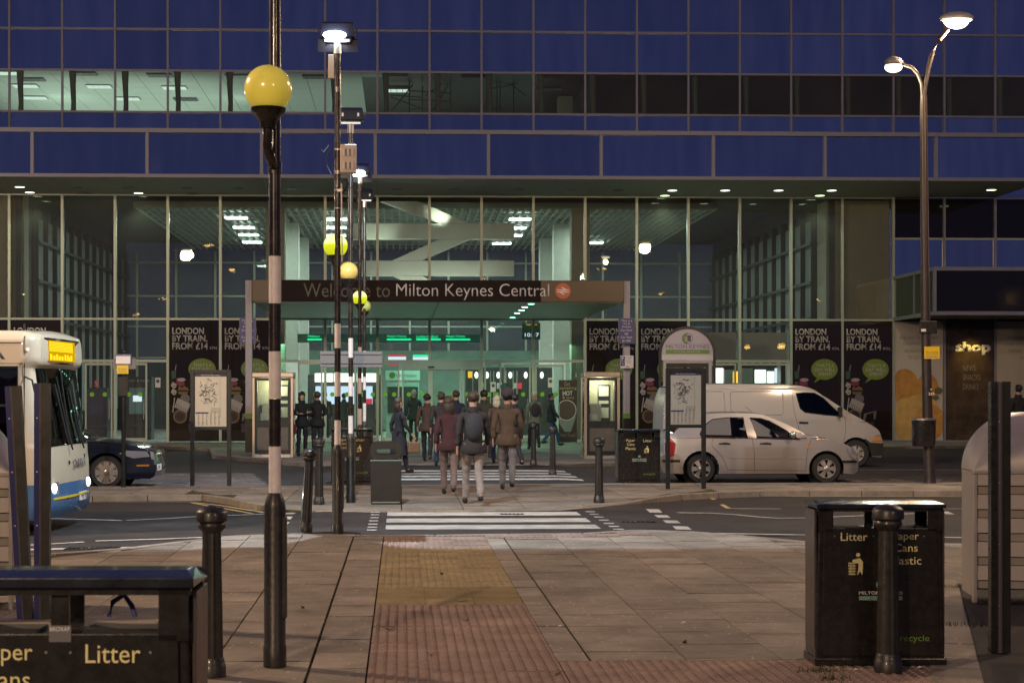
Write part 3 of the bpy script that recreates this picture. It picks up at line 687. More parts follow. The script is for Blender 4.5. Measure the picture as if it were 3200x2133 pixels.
for x in (XW(778, 48.1), XW(1957.5, 48.1)):
    col = ob('canopy_column', MB().box(x-.095, x+.095, 48.0, 48.19, 0, 4.94), M['postgrey'], can, bevel=.01)
    ob('green_band', MB().box(x-.098, x+.098, 47.997, 48.193, .98, 1.12), M['greenprint'], col); ob('dark_wrap', MB().box(x-.1, x+.1, 47.995, 48.195, 0, .975), M['dark'], col)
# ---- concourse interior
bpart('concourse_floor', MX(-4), MX(18), YF+.12, 80, -.05, .01, 'floor_in')
bpart('concourse_ceiling', MX(-4), MX(18), YF+.12, 80.1, 8.9, 9.0, 'darkwall')
XL, XR = -13.15, 15.05
bpart('side_wall', XL-.2, XL, YF+.12, 80, 0, 8.9, 'darkwall'); bpart('side_wall', XR, XR+.2, YF+.12, 80, 0, 8.9, 'darkwall')
bpart('tan_wall', XL-1.2, XL+.0, YF+.3, YF+.6, 0, 8.7, 'tan'); bpart('tan_wall', XR-.02, MX(17)-.05, YF+.3, YF+.6, 4.2, 8.5, 'tan')
bpart('tan_wall', XL+.001, XL+.05, YF+.3, YF+1.0, 0, 8.7, 'tan'); bpart('tan_wall', XR-.05, XR-.021, YF+.3, YF+1.6, 4.2, 8.5, 'tan')
bpart('inner_wall', XR+.205, MX(17)-.05, YF+.7, YF+.8, 0, 8.6, 'darkwall')
fin = mat('wall_fin', (.015, .017, .016), .5); finl = mat('wall_panel_grey', (.16, .18, .17), .5, 0, noise=.15, nscale=2)
for j in range(13):
    y = YF+1.8+j*1.6
    for X, s in ((XL, 1), (XR, -1)):
        a, b = sorted((X+s*.01, X+s*.07)); bpart('wall_panel', a, b, y+.09, y+1.51, 1.0, 8.0, finl)
        a, b = sorted((X+s*.01, X+s*.22)); bpart('wall_fin', a, b, y, y+.08, 0, 8.3, fin)
for z in (4.4, 5.7, 7.1):
    for X, s in ((XL, 1), (XR, -1)):
        a, b = sorted((X+s*.22, X+s*.3)); bpart('wall_rail', a, b, YF+1.6, 79.5, z-.05, z+.05, fin)
# far glazing to the platforms, with evening sky beyond
for i in range(-9, 12):
    x = .4+i*1.86
    if XL < x < XR: bpart('rear_mullion', x-.05, x+.05, 79.9, 80.05, 0, 8.5, 'mullion_green')
for z in (4.9, 6.35, 3.4, 7.95): bpart('rear_transom', XL, XR, 79.92, 80.04, z-.04, z+.04, 'mullion_green')
bpart('rear_pane', XL, XR, 79.97, 79.99, 3.4, 8.9, 'rear_glass')
rw = mat('platform_wall', (.035, .045, .055), .6, 0, noise=.3, nscale=1)
bpart('rear_wall', XL, XR, 80.1, 80.3, 0, 3.3, rw)
# hanging slatted ceiling
sy0, sy1, szz = 61.3, 79.0, 8.5
sx0, sx1 = XW(421, sy0), XW(2238, sy0)
sm = MB(); n = 74
for i in range(n):
    x = sx0+(sx1-sx0)*i/(n-1); sm.box(x-.035, x+.035, sy0, sy1, szz, szz+.09)
for k in range(14):
    y = sy0+(sy1-sy0)*k/13; sm.box(sx0, sx1, y-.03, y+.03, szz+.09, szz+.13)
ob('slatted_ceiling', sm, M['slat'], bld, world=True, kind='stuff')
bpart('ceiling_edge', sx0-.05, sx1+.05, sy0-.06, sy0-.01, szz-.01, szz+.2, 'slat')
bpart('ceiling_backing', sx0, sx1, sy0, sy1, szz+.2, szz+.24, 'soffit')
for px, py in [(738,680),(762,710),(777,733),(788,756),(1050,684),(1050,710),(1050,735),(1625,684),(1612,711),(1600,735),(1568,760),(1855,758)]:
    p = G(px, py, szz-.02); l = bpart('tube_light', p.x-.42, p.x+.42, p.y-.28, p.y+.28, szz-.06, szz-.01, 'litwhite')
for x, y in ((-7, 64), (-7, 72), (-1.5, 66), (3, 66), (8.5, 66), (9, 74), (-1, 75), (3, 75)):
    light('AREA', (x, y, szz-.1), 330, (.88, 1, .93), 1.2, (0, 0, 0))
# columns in three ranks
for xa, ya in ((6.6, 61.5), (6.45, 67), (6.4, 73), (-4.62, 61.5), (-4.45, 67), (-4.4, 73)):
    bpart('concourse_column', xa-.34, xa+.34, ya-.34, ya+.34, 0, 8.49, 'tan' if ya < 62 else 'column')
# double-arrow sign built of white beams
ly = 59.4
def LP(L): return [(W(a, b, ly).x, W(a, b, ly).z) for a, b in L]
whitebeam = mat('sign_beam', (.62, .62, .58), .5, 0, noise=.03)
sg = thing('double_arrow_sign', 'giant white double arrow sign of boxed beams hanging behind the glass', 'station sign', (W(1350,860,ly).x, ly, 4.6))
for q in (LP([(1096,698),(1607,698),(1607,747),(1096,747)]), LP([(1118,814),(1607,814),(1607,861),(1118,861)]), LP([(1188,628),(1305,628),(1468,697.5),(1370,697.5)]),
          LP([(1372,747.5),(1468,747.5),(1318,813.5),(1226,813.5)]), LP([(1228,861.5),(1318,861.5),(1470,935),(1380,935)])):
    ob('beam', MB().prism(q, ly, ly+.45), whitebeam, sg, world=True, bevel=.01)
s1 = light('AREA', ((XW(1350,ly)), ly-.75, 4.95), 60, (.95, 1, .84), 4.5, None, sy=.25); aim(s1, (XW(1350,ly), ly+.3, 7.2))  # area strip added below to brighten the whole sign
p = W(1180, 700, ly); s1 = light('SPOT', (p.x, ly-.9, p.z-1.2), 75, (.9, 1, .82), .1, None, 75, .8); aim(s1, (p.x, ly+.2, p.z-.1))
p = W(1370, 665, ly); s1 = light('SPOT', (p.x+.15, ly-.7, p.z-.3), 70, (.95, 1, .82), .1, None, 70, .8); aim(s1, (p.x, ly+.2, p.z))
# ---- ground floor inside: counters, screens, kiosks (seen through the doors)
bpart('rear_partition', -8.5, 9.5, 74, 74.2, 0, 3.6, 'greenwall')
for i in range(6): bpart('partition_panel', -8.4+i*2.98, -8.4+i*2.98+2.9, 73.94, 73.99, .1, 3.5, 'greenwall')
yk = 67.0
bpart('ticket_hall_front', W(985,1200,yk).x-.3, W(1190,1200,yk).x, yk+.05, yk+2.5, 0, 2.45, 'darkwall')
for a, b in ((985, 1040), (1044, 1112), (1116, 1178)): bpart('ceiling_strip', XW(a, yk), XW(b, yk), yk-.3, yk-.05, ZW(1193, a, yk), ZW(1166, a, yk), 'counter')
for a, b, m in ((986, 1008, 'screen'), (1012, 1058, 'screen'), (1062, 1108, 'screen'), (1142, 1164, 'screen')): bpart('ticket_window', XW(a, yk), XW(b, yk), yk-.02, yk+.04, ZW(1262, a, yk), ZW(1206, a, yk), m)
bpart('ticket_poster', XW(1143, yk), XW(1163, yk), yk-.05, yk-.03, ZW(1262, 1143, yk), ZW(1245, 1143, yk), 'ledred')
yi = 63.0
ik = bx('information_desk', XW(1207,yi), XW(1310,yi), yi, yi+2, 0, 2.2, M['column'], bld, True)
hd = ob('sign_board', MB().box(XW(1205,yi), XW(1312,yi), yi-.08, yi-.03, ZW(1187,1207,yi), ZW(1157,1207,yi)), mat('sign_pale', (.55, .62, .58), .5, emit=(.6, .8, .7), es=.18), ik)
text('Information', M['ink'], ik, XW(1238,yi), XW(1301,yi), ZW(1178,1240,yi), ZW(1167,1240,yi), yi-.084)
ob('symbol', MB().disc((XW(1226,yi), yi-.082, ZW(1172,1226,yi)), .12, 18, .01), M['greenprint'], ik)
ob('window_opening', MB().box(XW(1212,yi), XW(1306,yi), yi-.06, yi-.01, .95, 1.95), M['darkwall'], ik)
yl = 64.0
db = thing('departure_board', 'long green-lettered train departure board hanging over the doors', 'departure board', (XW(1340,yl), yl, 3))
def led(s, a, b, y0, y1, m='led', bar=True):
    text(s, M[m], db, XW(a,yl)-db.location.x, XW(b,yl)-db.location.x, ZW(y1,a,yl)-3, ZW(y0,a,yl)-3, -.09)
for a, s, wd in ((1209, 'Virgin Trains', 60), (1301, 'London Midland', 67), (1393, 'Virgin Trains', 60)):
    led(s, a, a+wd, 1047, 1056); bx('led_bar', XW(a,yl)-db.location.x, XW(a+76,yl)-db.location.x, -.09, -.08, ZW(1063,a,yl)-3, ZW(1058,a,yl)-3, M['led'], db)
led('Midland', 963, 998, 1047, 1054); bx('led_bar', XW(961,yl)-db.location.x, XW(1006,yl)-db.location.x, -.09, -.08, ZW(1063,961,yl)-3, ZW(1058,961,yl)-3, M['led'], db)
bx('housing', XW(930,yl)-db.location.x, XW(1500,yl)-db.location.x, -.07, .2, ZW(1070,961,yl)-3, ZW(1043,961,yl)-3, mat('board_housing', (.09, .26, .2), .5), db)
for a, b, y0, y1, m in ((1213, 1269, 1108, 1113, 'ledred'), (1213, 1269, 1114, 1125, 'ledwhite'), (1290, 1344, 1108, 1114, 'led'), (1290, 1344, 1115, 1125, 'ledwhite'), (1213, 1241, 1137, 1141, 'ledred')):
    mo = bpart('train_monitor', XW(a,yl), XW(b,yl), yl-.06, yl, ZW(y1,a,yl), ZW(y0,a,yl), m)
ck = thing('platform_clock', 'small digital clock glowing white under an amber train name', 'clock', (XW(1660,yl), yl, 3.2))
text('10:37', M['ledwhite'], ck, XW(1640,yl)-ck.location.x, XW(1684,yl)-ck.location.x, ZW(1052,1640,yl)-3.2, ZW(1040,1640,yl)-3.2, -.03)
text('Virgin Trains', M['ledamber'], ck, XW(1643,yl)-ck.location.x, XW(1678,yl)-ck.location.x, ZW(1017,1640,yl)-3.2, ZW(1011,1640,yl)-3.2, -.03)
bx('case', -.35, .35, -.02, .1, ZW(1060,1640,yl)-3.2, ZW(1008,1640,yl)-3.2, mat('clock_case', (.05, .12, .1), .5), ck)
# kiosk with bright lamps at the right of the hall
ys = 68.0
bpart('kiosk_back', XW(1455,ys), XW(1760,ys), ys, ys+.2, 0, 2.75, 'darkwall')
for px in (1487, 1520, 1555, 1592, 1640, 1690, 1732): 
    o = ob('kiosk_lamp', MB().sphere((XW(px,ys), ys-.5, ZW(1172,px,ys)), .075, 10, 8, sz=1.8), M['counter'], bld, world=True)
for px, m in ((1503, 'dot'), (1560, 'column'), (1611, 'column'), (1622, 'ledred'), (1470, 'ledamber')):
    bpart('kiosk_card', XW(px-8,ys), XW(px+8,ys), ys-.12, ys-.08, ZW(1214 if m != 'ledamber' else 1180,px,ys), ZW(1196 if m != 'ledamber' else 1160,px,ys), m)
for px in (1475, 1496, 1530, 1540, 1578, 1600, 1612, 1660): bpart('kiosk_post', XW(px,ys)-.02, XW(px,ys)+.02, ys-.7, ys-.66, .9, 2.6, 'steel')
bpart('kiosk_counter', XW(1460,ys), XW(1750,ys), ys-.9, ys-.5, 0, 1.05, 'darkwall')
yc = 66
cafe = bpart('cafe_front', XW(2205,yc), XW(2470,yc), yc, yc+.2, 0, 2.9, 'darkwall')
for k, (px, w, m) in enumerate([(2243,16,'counter'),(2275,22,'column'),(2300,10,'ledamber'),(2325,26,'column'),(2370,22,'counter'),(2408,10,'counter'),(2432,14,'ledwhite'),(2455,18,'counter')]):
    bpart('menu_board', XW(px,yc)-.15, XW(px+w,yc), yc-.08, yc-.02, ZW(1196,px,yc), ZW(1150+5*(k % 3),px,yc), m)
for a, b in ((2147, 2307), (2307, 2466)): bpart('white_blind', XW(a,YF)+.05, XW(b,YF)-.05, YF+.12, YF+.16, ZW(1126,a,YF), ZW(1038,a,YF), mat('blind', (.60, .60, .57), .6, noise=.05))
for x, y, c, pw in ((-2.6, 65, (1, 1, .95), 30), (1, 70, (.5, 1, .8), 120), (5, 65, (.7, 1, .85), 40), (-8, 68, (.6, .9, 1), 40), (11.5, 62, (.9, 1, .85), 30), (-5, 61, (.3, 1, .66), 75), (1, 61.5, (.3, 1, .66), 80), (5.5, 61.5, (.38, 1, .7), 50)):
    light('AREA', (x, y, 3.5), pw, c, 1.5, (0, 0, 0))
# ---- doors
def dframe(parent, px0, px1, z1, y=YF, w=.055, m='mullion_green', dots=True, glass=True):
    x0, x1 = XW(px0, y), XW(px1, y)
    d = link('door', MB().box(x0, x0+w, y-.05, y+.03, .02, z1).box(x1-w, x1, y-.05, y+.03, .02, z1).box(x0+w, x1-w, y-.05, y+.03, z1-w*1.4, z1).box(x0+w, x1-w, y-.05, y+.03, .02, .02+w*2.4).mesh('door', M[m]), bld, True)
    if glass: ob('door_glass', MB().box(x0+w, x1-w, y-.012, y-.002, .15, z1-w*1.4), M['glass'], d)
    if dots:
        for t in (.25, .72): ob('green_dot', MB().disc((x0+(x1-x0)*t, y-.014, 1.66), .078, 16, .004), M['dot'], d)
    ob('handle', MB().tube([(x1-w*2, y-.1, .8), (x1-w*2, y-.1, 1.5)], .016), M['steel'], d)
    return d
for a, b, h in ((266,352,2.75),(384,460,2.75),(931,1008,2.78),(1014,1112,2.78),(1116,1184,2.78),(1190,1248,2.78),(1256,1343,2.78),(1347,1440,2.55),(1446,1500,2.78),(1514,1566,2.78),(1575,1658,2.7),(1672,1762,2.7)): dframe(bld, a, b, h)
for a, b in ((468, 524), (1768, 1800)): panel('glass_pane', XW(a,YF), XW(b,YF), .1, 2.76, 'glass', YF)
for a, b in ((2200, 2300), (2312, 2460)): dframe(bld, a, b, 2.75, dots=False)
bpart('door_header', XW(1252,YF), XW(1505,YF), YF-.14, YF-.065, 2.52, 2.8, 'mullion_green')
bpart('door_sensor', XW(1338,YF), XW(1357,YF), YF-.19, YF-.145, 2.58, 2.64, 'dark')
ns = thing('no_smoking_notice', 'small white round-symbol notice stuck on the right door glass', 'notice', (XW(1720,YF), YF-.06, 1.9))
def notice(t, m='white'):
    bx('card', -.09, .09, -.004, .004, 0, .34, M[m], t); ob('ring', MB().lathe([(.06, 0), (.045, 0), (.045, .003), (.06, .003)], (0,0,0), 20), M['ink'], t).matrix_local = Matrix.Translation((0,-.006,.22)) @ Matrix.Rotation(PI/2, 4, 'X')
    ob('bar', MB().obox((-.04, -.008, .18), (.04, -.008, .26), .01, .003), M['ink'], t)
notice(ns)
n2_ = thing('no_smoking_notice', 'small white round-symbol notice on the middle entrance glass above the crowd', 'notice', (XW(1541,YF), YF-.06, 1.75)); notice(n2_)
n3_ = thing('no_smoking_notice', 'small pale notice on the glass beside the left cash machine doors', 'notice', (XW(494,YF), YF-.06, 1.9)); notice(n3_)
# cash machine behind the left doors
cm_ = thing('cash_machine', 'dark blue cash machine behind the left glass doors', 'cash machine', (XW(430, 61), 61, 0))
bx('cabinet', -.5, .5, 0, .7, 0, 2.3, mat('cash_cabinet', (.015, .03, .05), .4), cm_); bx('panel', -.3, .3, -.03, -.002, .95, 1.9, mat('cash_panel', (.16, .26, .27), .4, emit=(.3, .6, .6), es=.08), cm_)
text('cash & cards', M['white'], cm_, -.32, .42, 2.12, 2.22, -.004)
bx('display', -.16, .16, -.04, -.031, 1.4, 1.62, M['ledwhite'], cm_)
tp = thing('blue_ticket_machine', 'dark blue ticket machine behind the glass right of the bus', 'ticket machine', (XW(300, 61), 61, 0))
bx('cabinet', -.4, .4, 0, .6, 0, 1.9, mat('ticket_blue', (.01, .03, .11), .35), tp); bx('panel', -.25, .25, -.02, -.002, .9, 1.3, M['bluesign'], tp); text('5', M['ledred'], tp, -.05, .05, 1.95, 2.15, -.02)
# ---- posters
def poster(i, label, cut=(0, 1)):
    x0, x1 = MX(i)+.05, MX(i+1)-.05; t = thing('train_poster', label, 'poster', (x0, YF-.03, .04), 0, 'brown rail fare posters filling window bays'); w = x1-x0
    bx('sheet', 0, w, -.012, .012, 0, 4.19, M['poster'], t); y = -.014
    bx('cover_pane', .005, w-.005, -.075, -.072, .05, 4.18, M['clear'], t)
    def L(s, z0, z1, xa, xb): text(s, M['poster_text'], t, xa*w, xb*w, z0, z1, y, bold=.032)
    L('LONDON', 3.70, 3.93, .06, .70); L('BY TRAIN.', 3.44, 3.67, .06, .77); L('FROM £14', 3.17, 3.41, .06, .78); text('RTN.', M['poster_text'], t, .82*w, .97*w, 3.18, 3.27, y)
    bm_ = MB().disc((.66*w, y, 2.50), .47, 28, .006, sx=1, sz=.78); ob('speech_bubble', bm_, M['bubble'], t)
    ob('bubble_tail', MB().prism([(.5*w,2.18),(.62*w,2.2),(.44*w,2.02)], y-.004, y+.002), M['bubble'], t)
    for s, z, a, b in (("THAT'S A", 2.58, .49, .86), ('DAY WELL', 2.43, .46, .88), ('SPENT!', 2.28, .53, .81)): text(s, M['poster_text'], t, a*w, b*w, z, z+.115, y-.008)
    def pc(nm, poly, c, dy=0): ob(nm, MB().prism([(a*w, z) for a, z in poly], y-.006-dy, y-dy), c, t)
    pc('green_cup', [(.04,2.42),(.14,2.46),(.13,2.18),(.05,2.16)], P_['cup']); pc('straw', [(.115,2.46),(.13,2.46),(.145,2.66),(.135,2.66)], M['whitegrey'])
    pc('pink_bowl', [(.15,2.2),(.32,2.02),(.30,1.9),(.24,1.86),(.17,1.94),(.14,2.05)], P_['pink']); ob('bowl_top', MB().disc((.245*w, y-.008, 2.13), .15, 14, .004, sz=.42), M['whitegrey'], t).rotation_euler = (0, 0, 0)
    for zc in (1.93, 1.7):
        pc('mask', [(.03,zc),(.07,zc+.13),(.15,zc+.05),(.14,zc-.07),(.09,zc-.11)], M['whitegrey']); pc('mask_mouth', [(.07,zc-.02),(.10,zc-.045),(.125,zc-.01),(.10,zc-.02)], M['poster'], .008)
    pc('burger_top', [(.17,1.78),(.20,1.9),(.28,1.93),(.37,1.86),(.40,1.77)], P_['bun']); pc('burger_filling', [(.17,1.77),(.40,1.76),(.39,1.72),(.17,1.72)], P_['patty']); pc('burger_base', [(.17,1.71),(.39,1.71),(.35,1.62),(.2,1.62)], P_['bun'])
    pc('fork', [(.06,1.0),(.08,1.0),(.12,1.5),(.10,1.52)], M['whitegrey'])
    ob('dome', MB().disc((.32*w, y-.002, 1.47), .17, 16, .003), P_['dome'], t); pc('museum', [(.10,1.18),(.36,.98),(.43,1.3),(.17,1.5)], M['whitegrey'], .004)
    for k in range(7): q = .15+k*.035; pc('museum_column', [(q,1.32-k*.035),(q+.012,1.315-k*.035),(q+.0,1.14-k*.035),(q-.012,1.15-k*.035)], P_['dome'], .011)
    for r, m in ((.24, 'bun'), (.19, 'violet'), (.13, 'patty')): ob('arch', MB().disc((.22*w, y-.002-(.24-r)*.03, .86), r, 22, .004), P_[m], t)
    pc('chair', [(.42,.95),(.68,1.05),(.66,.75),(.62,.74),(.62,.98),(.48,.93),(.44,.7),(.40,.7)], P_['dome']); pc('suitcase', [(.4,.3),(.66,.4),(.62,.68),(.38,.6)], P_['violet'])
    return t
P_ = {'cup': mat('print_dark_green', (.05, .15, .08), .5), 'pink': mat('print_magenta', (.36, .04, .14), .5), 'bun': mat('print_ochre', (.28, .19, .06), .5), 'patty': mat('print_dark_brown', (.04, .025, .015), .5),
      'dome': mat('print_grey', (.24, .24, .25), .5), 'violet': mat('print_violet', (.06, .035, .07), .5)}
poster(3, 'brown train poster behind the left bus map board'); poster(4, 'brown train poster partly behind the nearest striped pole and left phone box')
poster(0, 'brown train poster mostly hidden behind the bus roof'); poster(-1, 'brown train poster cut off by the left edge above the bus')
poster(11, 'brown train poster behind the right parking sign column'); poster(12, 'brown train poster partly behind the white council arch sign')
poster(15, 'brown train poster above the bonnet end of the white van, left of a pair'); poster(16, 'brown train poster next to the fruit picture, its whole chair drawing in view')
# fruit poster, shop window, pale poster
fp = thing('fruit_poster', 'tall pale poster of sliced oranges behind the street lamp', 'poster', (MX(17)+.05, YF-.03, .04)); w = MOD-.1
bx('sheet', 0, w, -.012, .012, 0, 4.19, mat('poster_pale', (.50, .47, .41), .45, noise=.06, nscale=1), fp)
hand = mat('faint_print', (.22, .21, .18), .5)
for s, z, a, b in (('FRESH FRUIT TO ACCOMPANY', 3.55, .1, .9), ('YOU ON YOUR JOURNEY', 3.32, .16, .84), ("WE DON'T WANT YOU", 3.09, .2, .82), ('TO GO HUNGRY', 2.86, .27, .8)): text(s, hand, fp, a*w, b*w, z, z+.12, -.014)
o1 = mat('orange_print', (.50, .25, .05), .5, noise=.25, nscale=3); o2 = mat('peel_print', (.60, .38, .11), .5, noise=.2, nscale=4); lf2 = mat('leaf_print', (.10, .12, .07), .5)
def clipblob(nm, cx, cz, rx, rzz, m, dy):
    pts = [(min(w-.01, max(.01, cx+rx*math.cos(q*PI/14)*(1+.05*math.sin(3*q)))), max(.01, cz+rzz*math.sin(q*PI/14))) for q in range(28)]
    ob(nm, MB().prism(pts, -.016-dy, -.013-dy), m, fp)
for a in [('orange', .35, 1.9, .5, .62, o1, 0), ('orange', 1.15, 1.75, .42, .6, o1, .004), ('peeled_orange', .9, 1.2, .62, .42, o2, .008), ('orange_segment', .35, .75, .42, .75, o2, .012), ('orange_segment', 1.25, .65, .55, .62, o1, .016), ('leaf', 1.55, 1.75, .15, .12, lf2, .02), ('leaf', 1.45, 1.5, .12, .08, lf2, .02)]: clipblob(*a)
sw = thing('shop_window', 'dark shop window lettered shop, news, snacks, drinks', 'shop window', (MX(18)+.05, YF-.03, .04))
bx('sheet', 0, w, -.012, .012, 0, 4.19, mat('shop_dark', (.06, .042, .024), .25, noise=.4, nscale=2), sw)
text('the', M['ink'], sw, .04*w, .17*w, 3.16, 3.36, -.014, bold=.03); text('shop', M['poster_text'], sw, .2*w, .94*w, 3.0, 3.48, -.014, bold=.05)
for s, z, b in (('NEWS', 2.45, .62), ('SNACKS', 2.12, .72), ('DRINKS', 1.79, .68)): text(s, hand if 0 else M['signgrey'], sw, .36*w, b*w, z, z+.2, -.014)
bx('warm_reflector', .46*w, .56*w, -.02, -.013, 3.5, 4.15, mat('shop_bracket', (.03, .02, .01), .5), sw); light('SPOT', (MX(18)+.9, YF-.9, 4.15), 130, (1, .68, .14), .1, (math.radians(30), 0, 0), 60, .9)
pp = thing('menu_poster', 'pale handwritten poster right of the shop window', 'poster', (MX(19)+.05, YF-.03, .04))
bx('sheet', 0, w, -.012, .012, 0, 4.19, M['whitegrey'] if 0 else mat('poster_pale2', (.42, .39, .32), .45, noise=.06, nscale=1), pp)
for s, z, a, b in (('HANDMADE CAKES', 3.55, .2, 1.0), ('AND SOMETHING', 3.32, .16, .95), ('MORE YOU SEE', 3.09, .26, .95), ('INTO THE', 2.86, .5, .9)): text(s, hand, pp, a*w, min(.97, b)*w, z, z+.12, -.014)
for i in (20, 21): bpart('shop_panel', MX(i)+.05, MX(i+1)-.05, YF-.03, YF, 0, 4.2, 'darkwall')
bpart('sill', MX(17), MX(I1), YF-.1, YF-.04, -.02, .05, 'mullion'); bpart('sill', MX(I0), XW(264,YF), YF-.1, YF-.04, -.02, .05, 'mullion'); bpart('sill', MX(11), MX(17)-.01, YF-.1, YF-.04, -.02, .05, 'mullion')
cp_ = thing('coffee_poster', 'dark poster of a coffee cup standing beside the right phone box', 'poster', (XW(1746,YF-.3), YF-.3, 0)); w = XW(1803,YF-.3)-XW(1746,YF-.3)
zc = lambda py: ZW(py, 1770, YF-.3)
bx('sheet', 0, w, -.02, .02, zc(1391), zc(1187), mat('coffee_dark', (.016, .014, .011), .4), cp_)
for s, a, b, y0, y1, m in (('Get', .3, .62, 1205, 1192, 'paint_y'), ('something', .04, .98, 1219, 1207, 'paint_y'), ('HOT', .22, .75, 1235, 1221, 'poster_text'), ('& tasty', .2, .85, 1248, 1237, 'paint_y'), ('Hot Food', .1, .9, 1364, 1353, 'signgrey')): text(s, M[m], cp_, a*w, b*w, zc(y0), zc(y1), -.022)
ob('cup', MB().prism([(.02,zc(1300)),(.6,zc(1300)),(.42,zc(1348)),(.2,zc(1348)),(.02,zc(1322))], -.024, -.021), mat('cup_print', (.17, .23, .21), .5), cp_)
ob('cup_rim', MB().prism([(max(.02, .27+.345*math.cos(k*PI/14)), zc(1281)+.36*math.sin(k*PI/14)) for k in range(28)], -.028, -.025), M['whitegrey'], cp_); ob('coffee', MB().prism([(max(.03, .27+.32*math.cos(k*PI/14)), zc(1281)+.335*math.sin(k*PI/14)) for k in range(28)], -.032, -.029), mat('coffee_print', (.05, .038, .026), .4), cp_)
# ---- office floor behind the window band
bpart('office_floor', MX(-6), MX(22), YF+.1, 74, 11.1, 11.3, 'darkwall'); bpart('office_back_wall', MX(-6), MX(22), 74, 74.2, 11.3, 13.3, mat('office_wall', (.5, .52, .48), .7))
xw_ = MX(11)+.3
bpart('office_partition', xw_, xw_+.1, YF+.3, 74, 11.3, 13.1, 'darkwall')
tile = mat('ceiling_tile', (.72, .74, .70), .8, 0, noise=.03)
k = 0
for i in range(-6, 18):
    for j in range(13):
        x, y = MX(-6)+i*1.0+6*1.0, YF+.3+j*1.2
        if x > xw_+6: continue
        bpart('ceiling_tile', x+.01, x+.99, y+.01, y+1.19, 12.98, 13.02, tile if x < xw_ else 'darkwall') if k < 300 else None; k += 1  # tiles past the partition coloured dark for the unlit bays
bpart('ceiling_void', MX(-6), MX(22), YF+.2, 74, 13.03, 13.1, 'dark')
grille = mat('dark_grille', (.05, .05, .05), .4); lit = emis('office_tube', (.85, 1, .9), 1.1)
for px, py, on in [(20,228,1),(100,248,0),(80,268,1),(110,305,1),(262,230,0),(310,270,1),(500,235,0),(400,308,1),(545,274,1),(580,310,0),(745,238,0),(985,240,0),(1240,282,1),(1235,240,0),(1480,244,0),(1720,246,0),(1715,283,0),(1945,247,0)]:
    p = G(px, py, 12.96); 
    if p.y < 73: 
        f = bx('ceiling_light', p.x-.45, p.x+.45, p.y-.3, p.y+.3, 12.94, 12.97, M['mullion'], bld, True); 
        for q in range(4): ob('louvre', MB().box(p.x-.43+q*.22, p.x-.23+q*.22, p.y-.27, p.y+.27, 12.925, 12.94), lit if on else grille, f)
blindm = mat('drawn_curtain', (.10, .115, .11), .8, 0, noise=.2, nscale=6)
for i in range(-3, 20):
    x = MX(i)+.30; mb = MB().rings([((x, YF+.35, 11.32), .095), ((x+.015, YF+.35, 11.8), .085), ((x-.01, YF+.35, 12.4), .1), ((x-.02, YF+.35, 12.95), .13)], 10)
    ob('gathered_curtain', mb, blindm, bld, smooth=60, world=True)
for x0, x1, h in ((MX(0)+.9, MX(0)+1.75, .28), (MX(1)+.3, MX(1)+1.4, .22), (MX(2)+.4, MX(2)+1.2, .2), (MX(2)+1.3, MX(3)+1.5, .24), (MX(5)+.4, MX(5)+1.3, .2)):
    bpart('stacked_furniture', x0, x1, YF+1.0, YF+1.8, 11.3, 11.36+h, mat('office_furniture', (.06, .06, .06), .6) if x0 < MX(0)+1 else 'darkwall')
light('AREA', (-11, 65.5, 11.4), 290, (.86, 1, .88), 9, (PI, 0, 0), sy=12); light('AREA', (-2.5, 65.5, 11.4), 85, (.84, 1, .88), 7, (PI, 0, 0), sy=12)  # unseen floor-level uplights added to brighten the office ceiling evenly
light('AREA', (3.2, 66, 11.4), 26, (.75, 1, .85), 5, (PI, 0, 0), sy=10)
for x in (-13, -6): light('POINT', (x, 64, 12.0), 25, (.8, 1, .86), .6)
bpart('office_pillar', W(1745,1230,YF+5).x, W(1790,1230,YF+5).x, YF+5, YF+5.5, 11.3, 12.97, mat('pillar_grey', (.3, .33, .3), .7)); 
for a, b in ((1455, 1502), (1660, 1690), (1735, 1738)): bpart('office_door', W(a,300,73).x, W(b,300,73).x, 73.9, 73.97, 11.3, 12.6, mat('door_grey', (.12, .12, .11), .6))
sc_ = thing('scaffold_tower', 'dark tubular scaffold tower standing behind the upper office windows', 'scaffold', (W(1310,350,61).x, 61, 11.3)); scm = mat('scaffold_tube', (.03, .07, .045), .4)
def SP(px, py): q = W(px, py, 61); return (q.x-sc_.location.x, 0, q.z-11.3)
for a, b in (((1279,235),(1279,352)),((1408,237),(1408,352)),((1320,268),(1320,350)),((1279,258),(1408,262)),((1279,284),(1408,292)),((1220,298),(1320,305)),((1279,312),(1408,318)),((1279,341),(1408,346)),((1220,232),(1275,245)),((1222,350),(1290,265)),((1220,303),(1330,345)),((1330,300),(1408,240)),((1350,350),(1400,265)),((1215,272),(1280,274))):
    ob('tube', MB().tube([SP(*a), SP(*b)], .028, 6), scm, sc_)
s2_ = thing('scaffold_trestle', 'lower scaffold trestle behind the windows right of the tower', 'scaffold', (W(1560,350,61).x, 61, 11.3))
def SP2(px, py): q = W(px, py, 61); return (q.x-s2_.location.x, 0, q.z-11.3)
for a, b in (((1520,260),(1520,350)),((1563,257),(1563,350)),((1553,262),(1553,350)),((1520,266),(1565,258)),((1520,280),(1620,262)),((1605,263),(1605,352)),((1525,345),(1560,340)),((1600,266),(1645,300))): ob('tube', MB().tube([SP2(*a), SP2(*b)], .025, 6), scm, s2_)
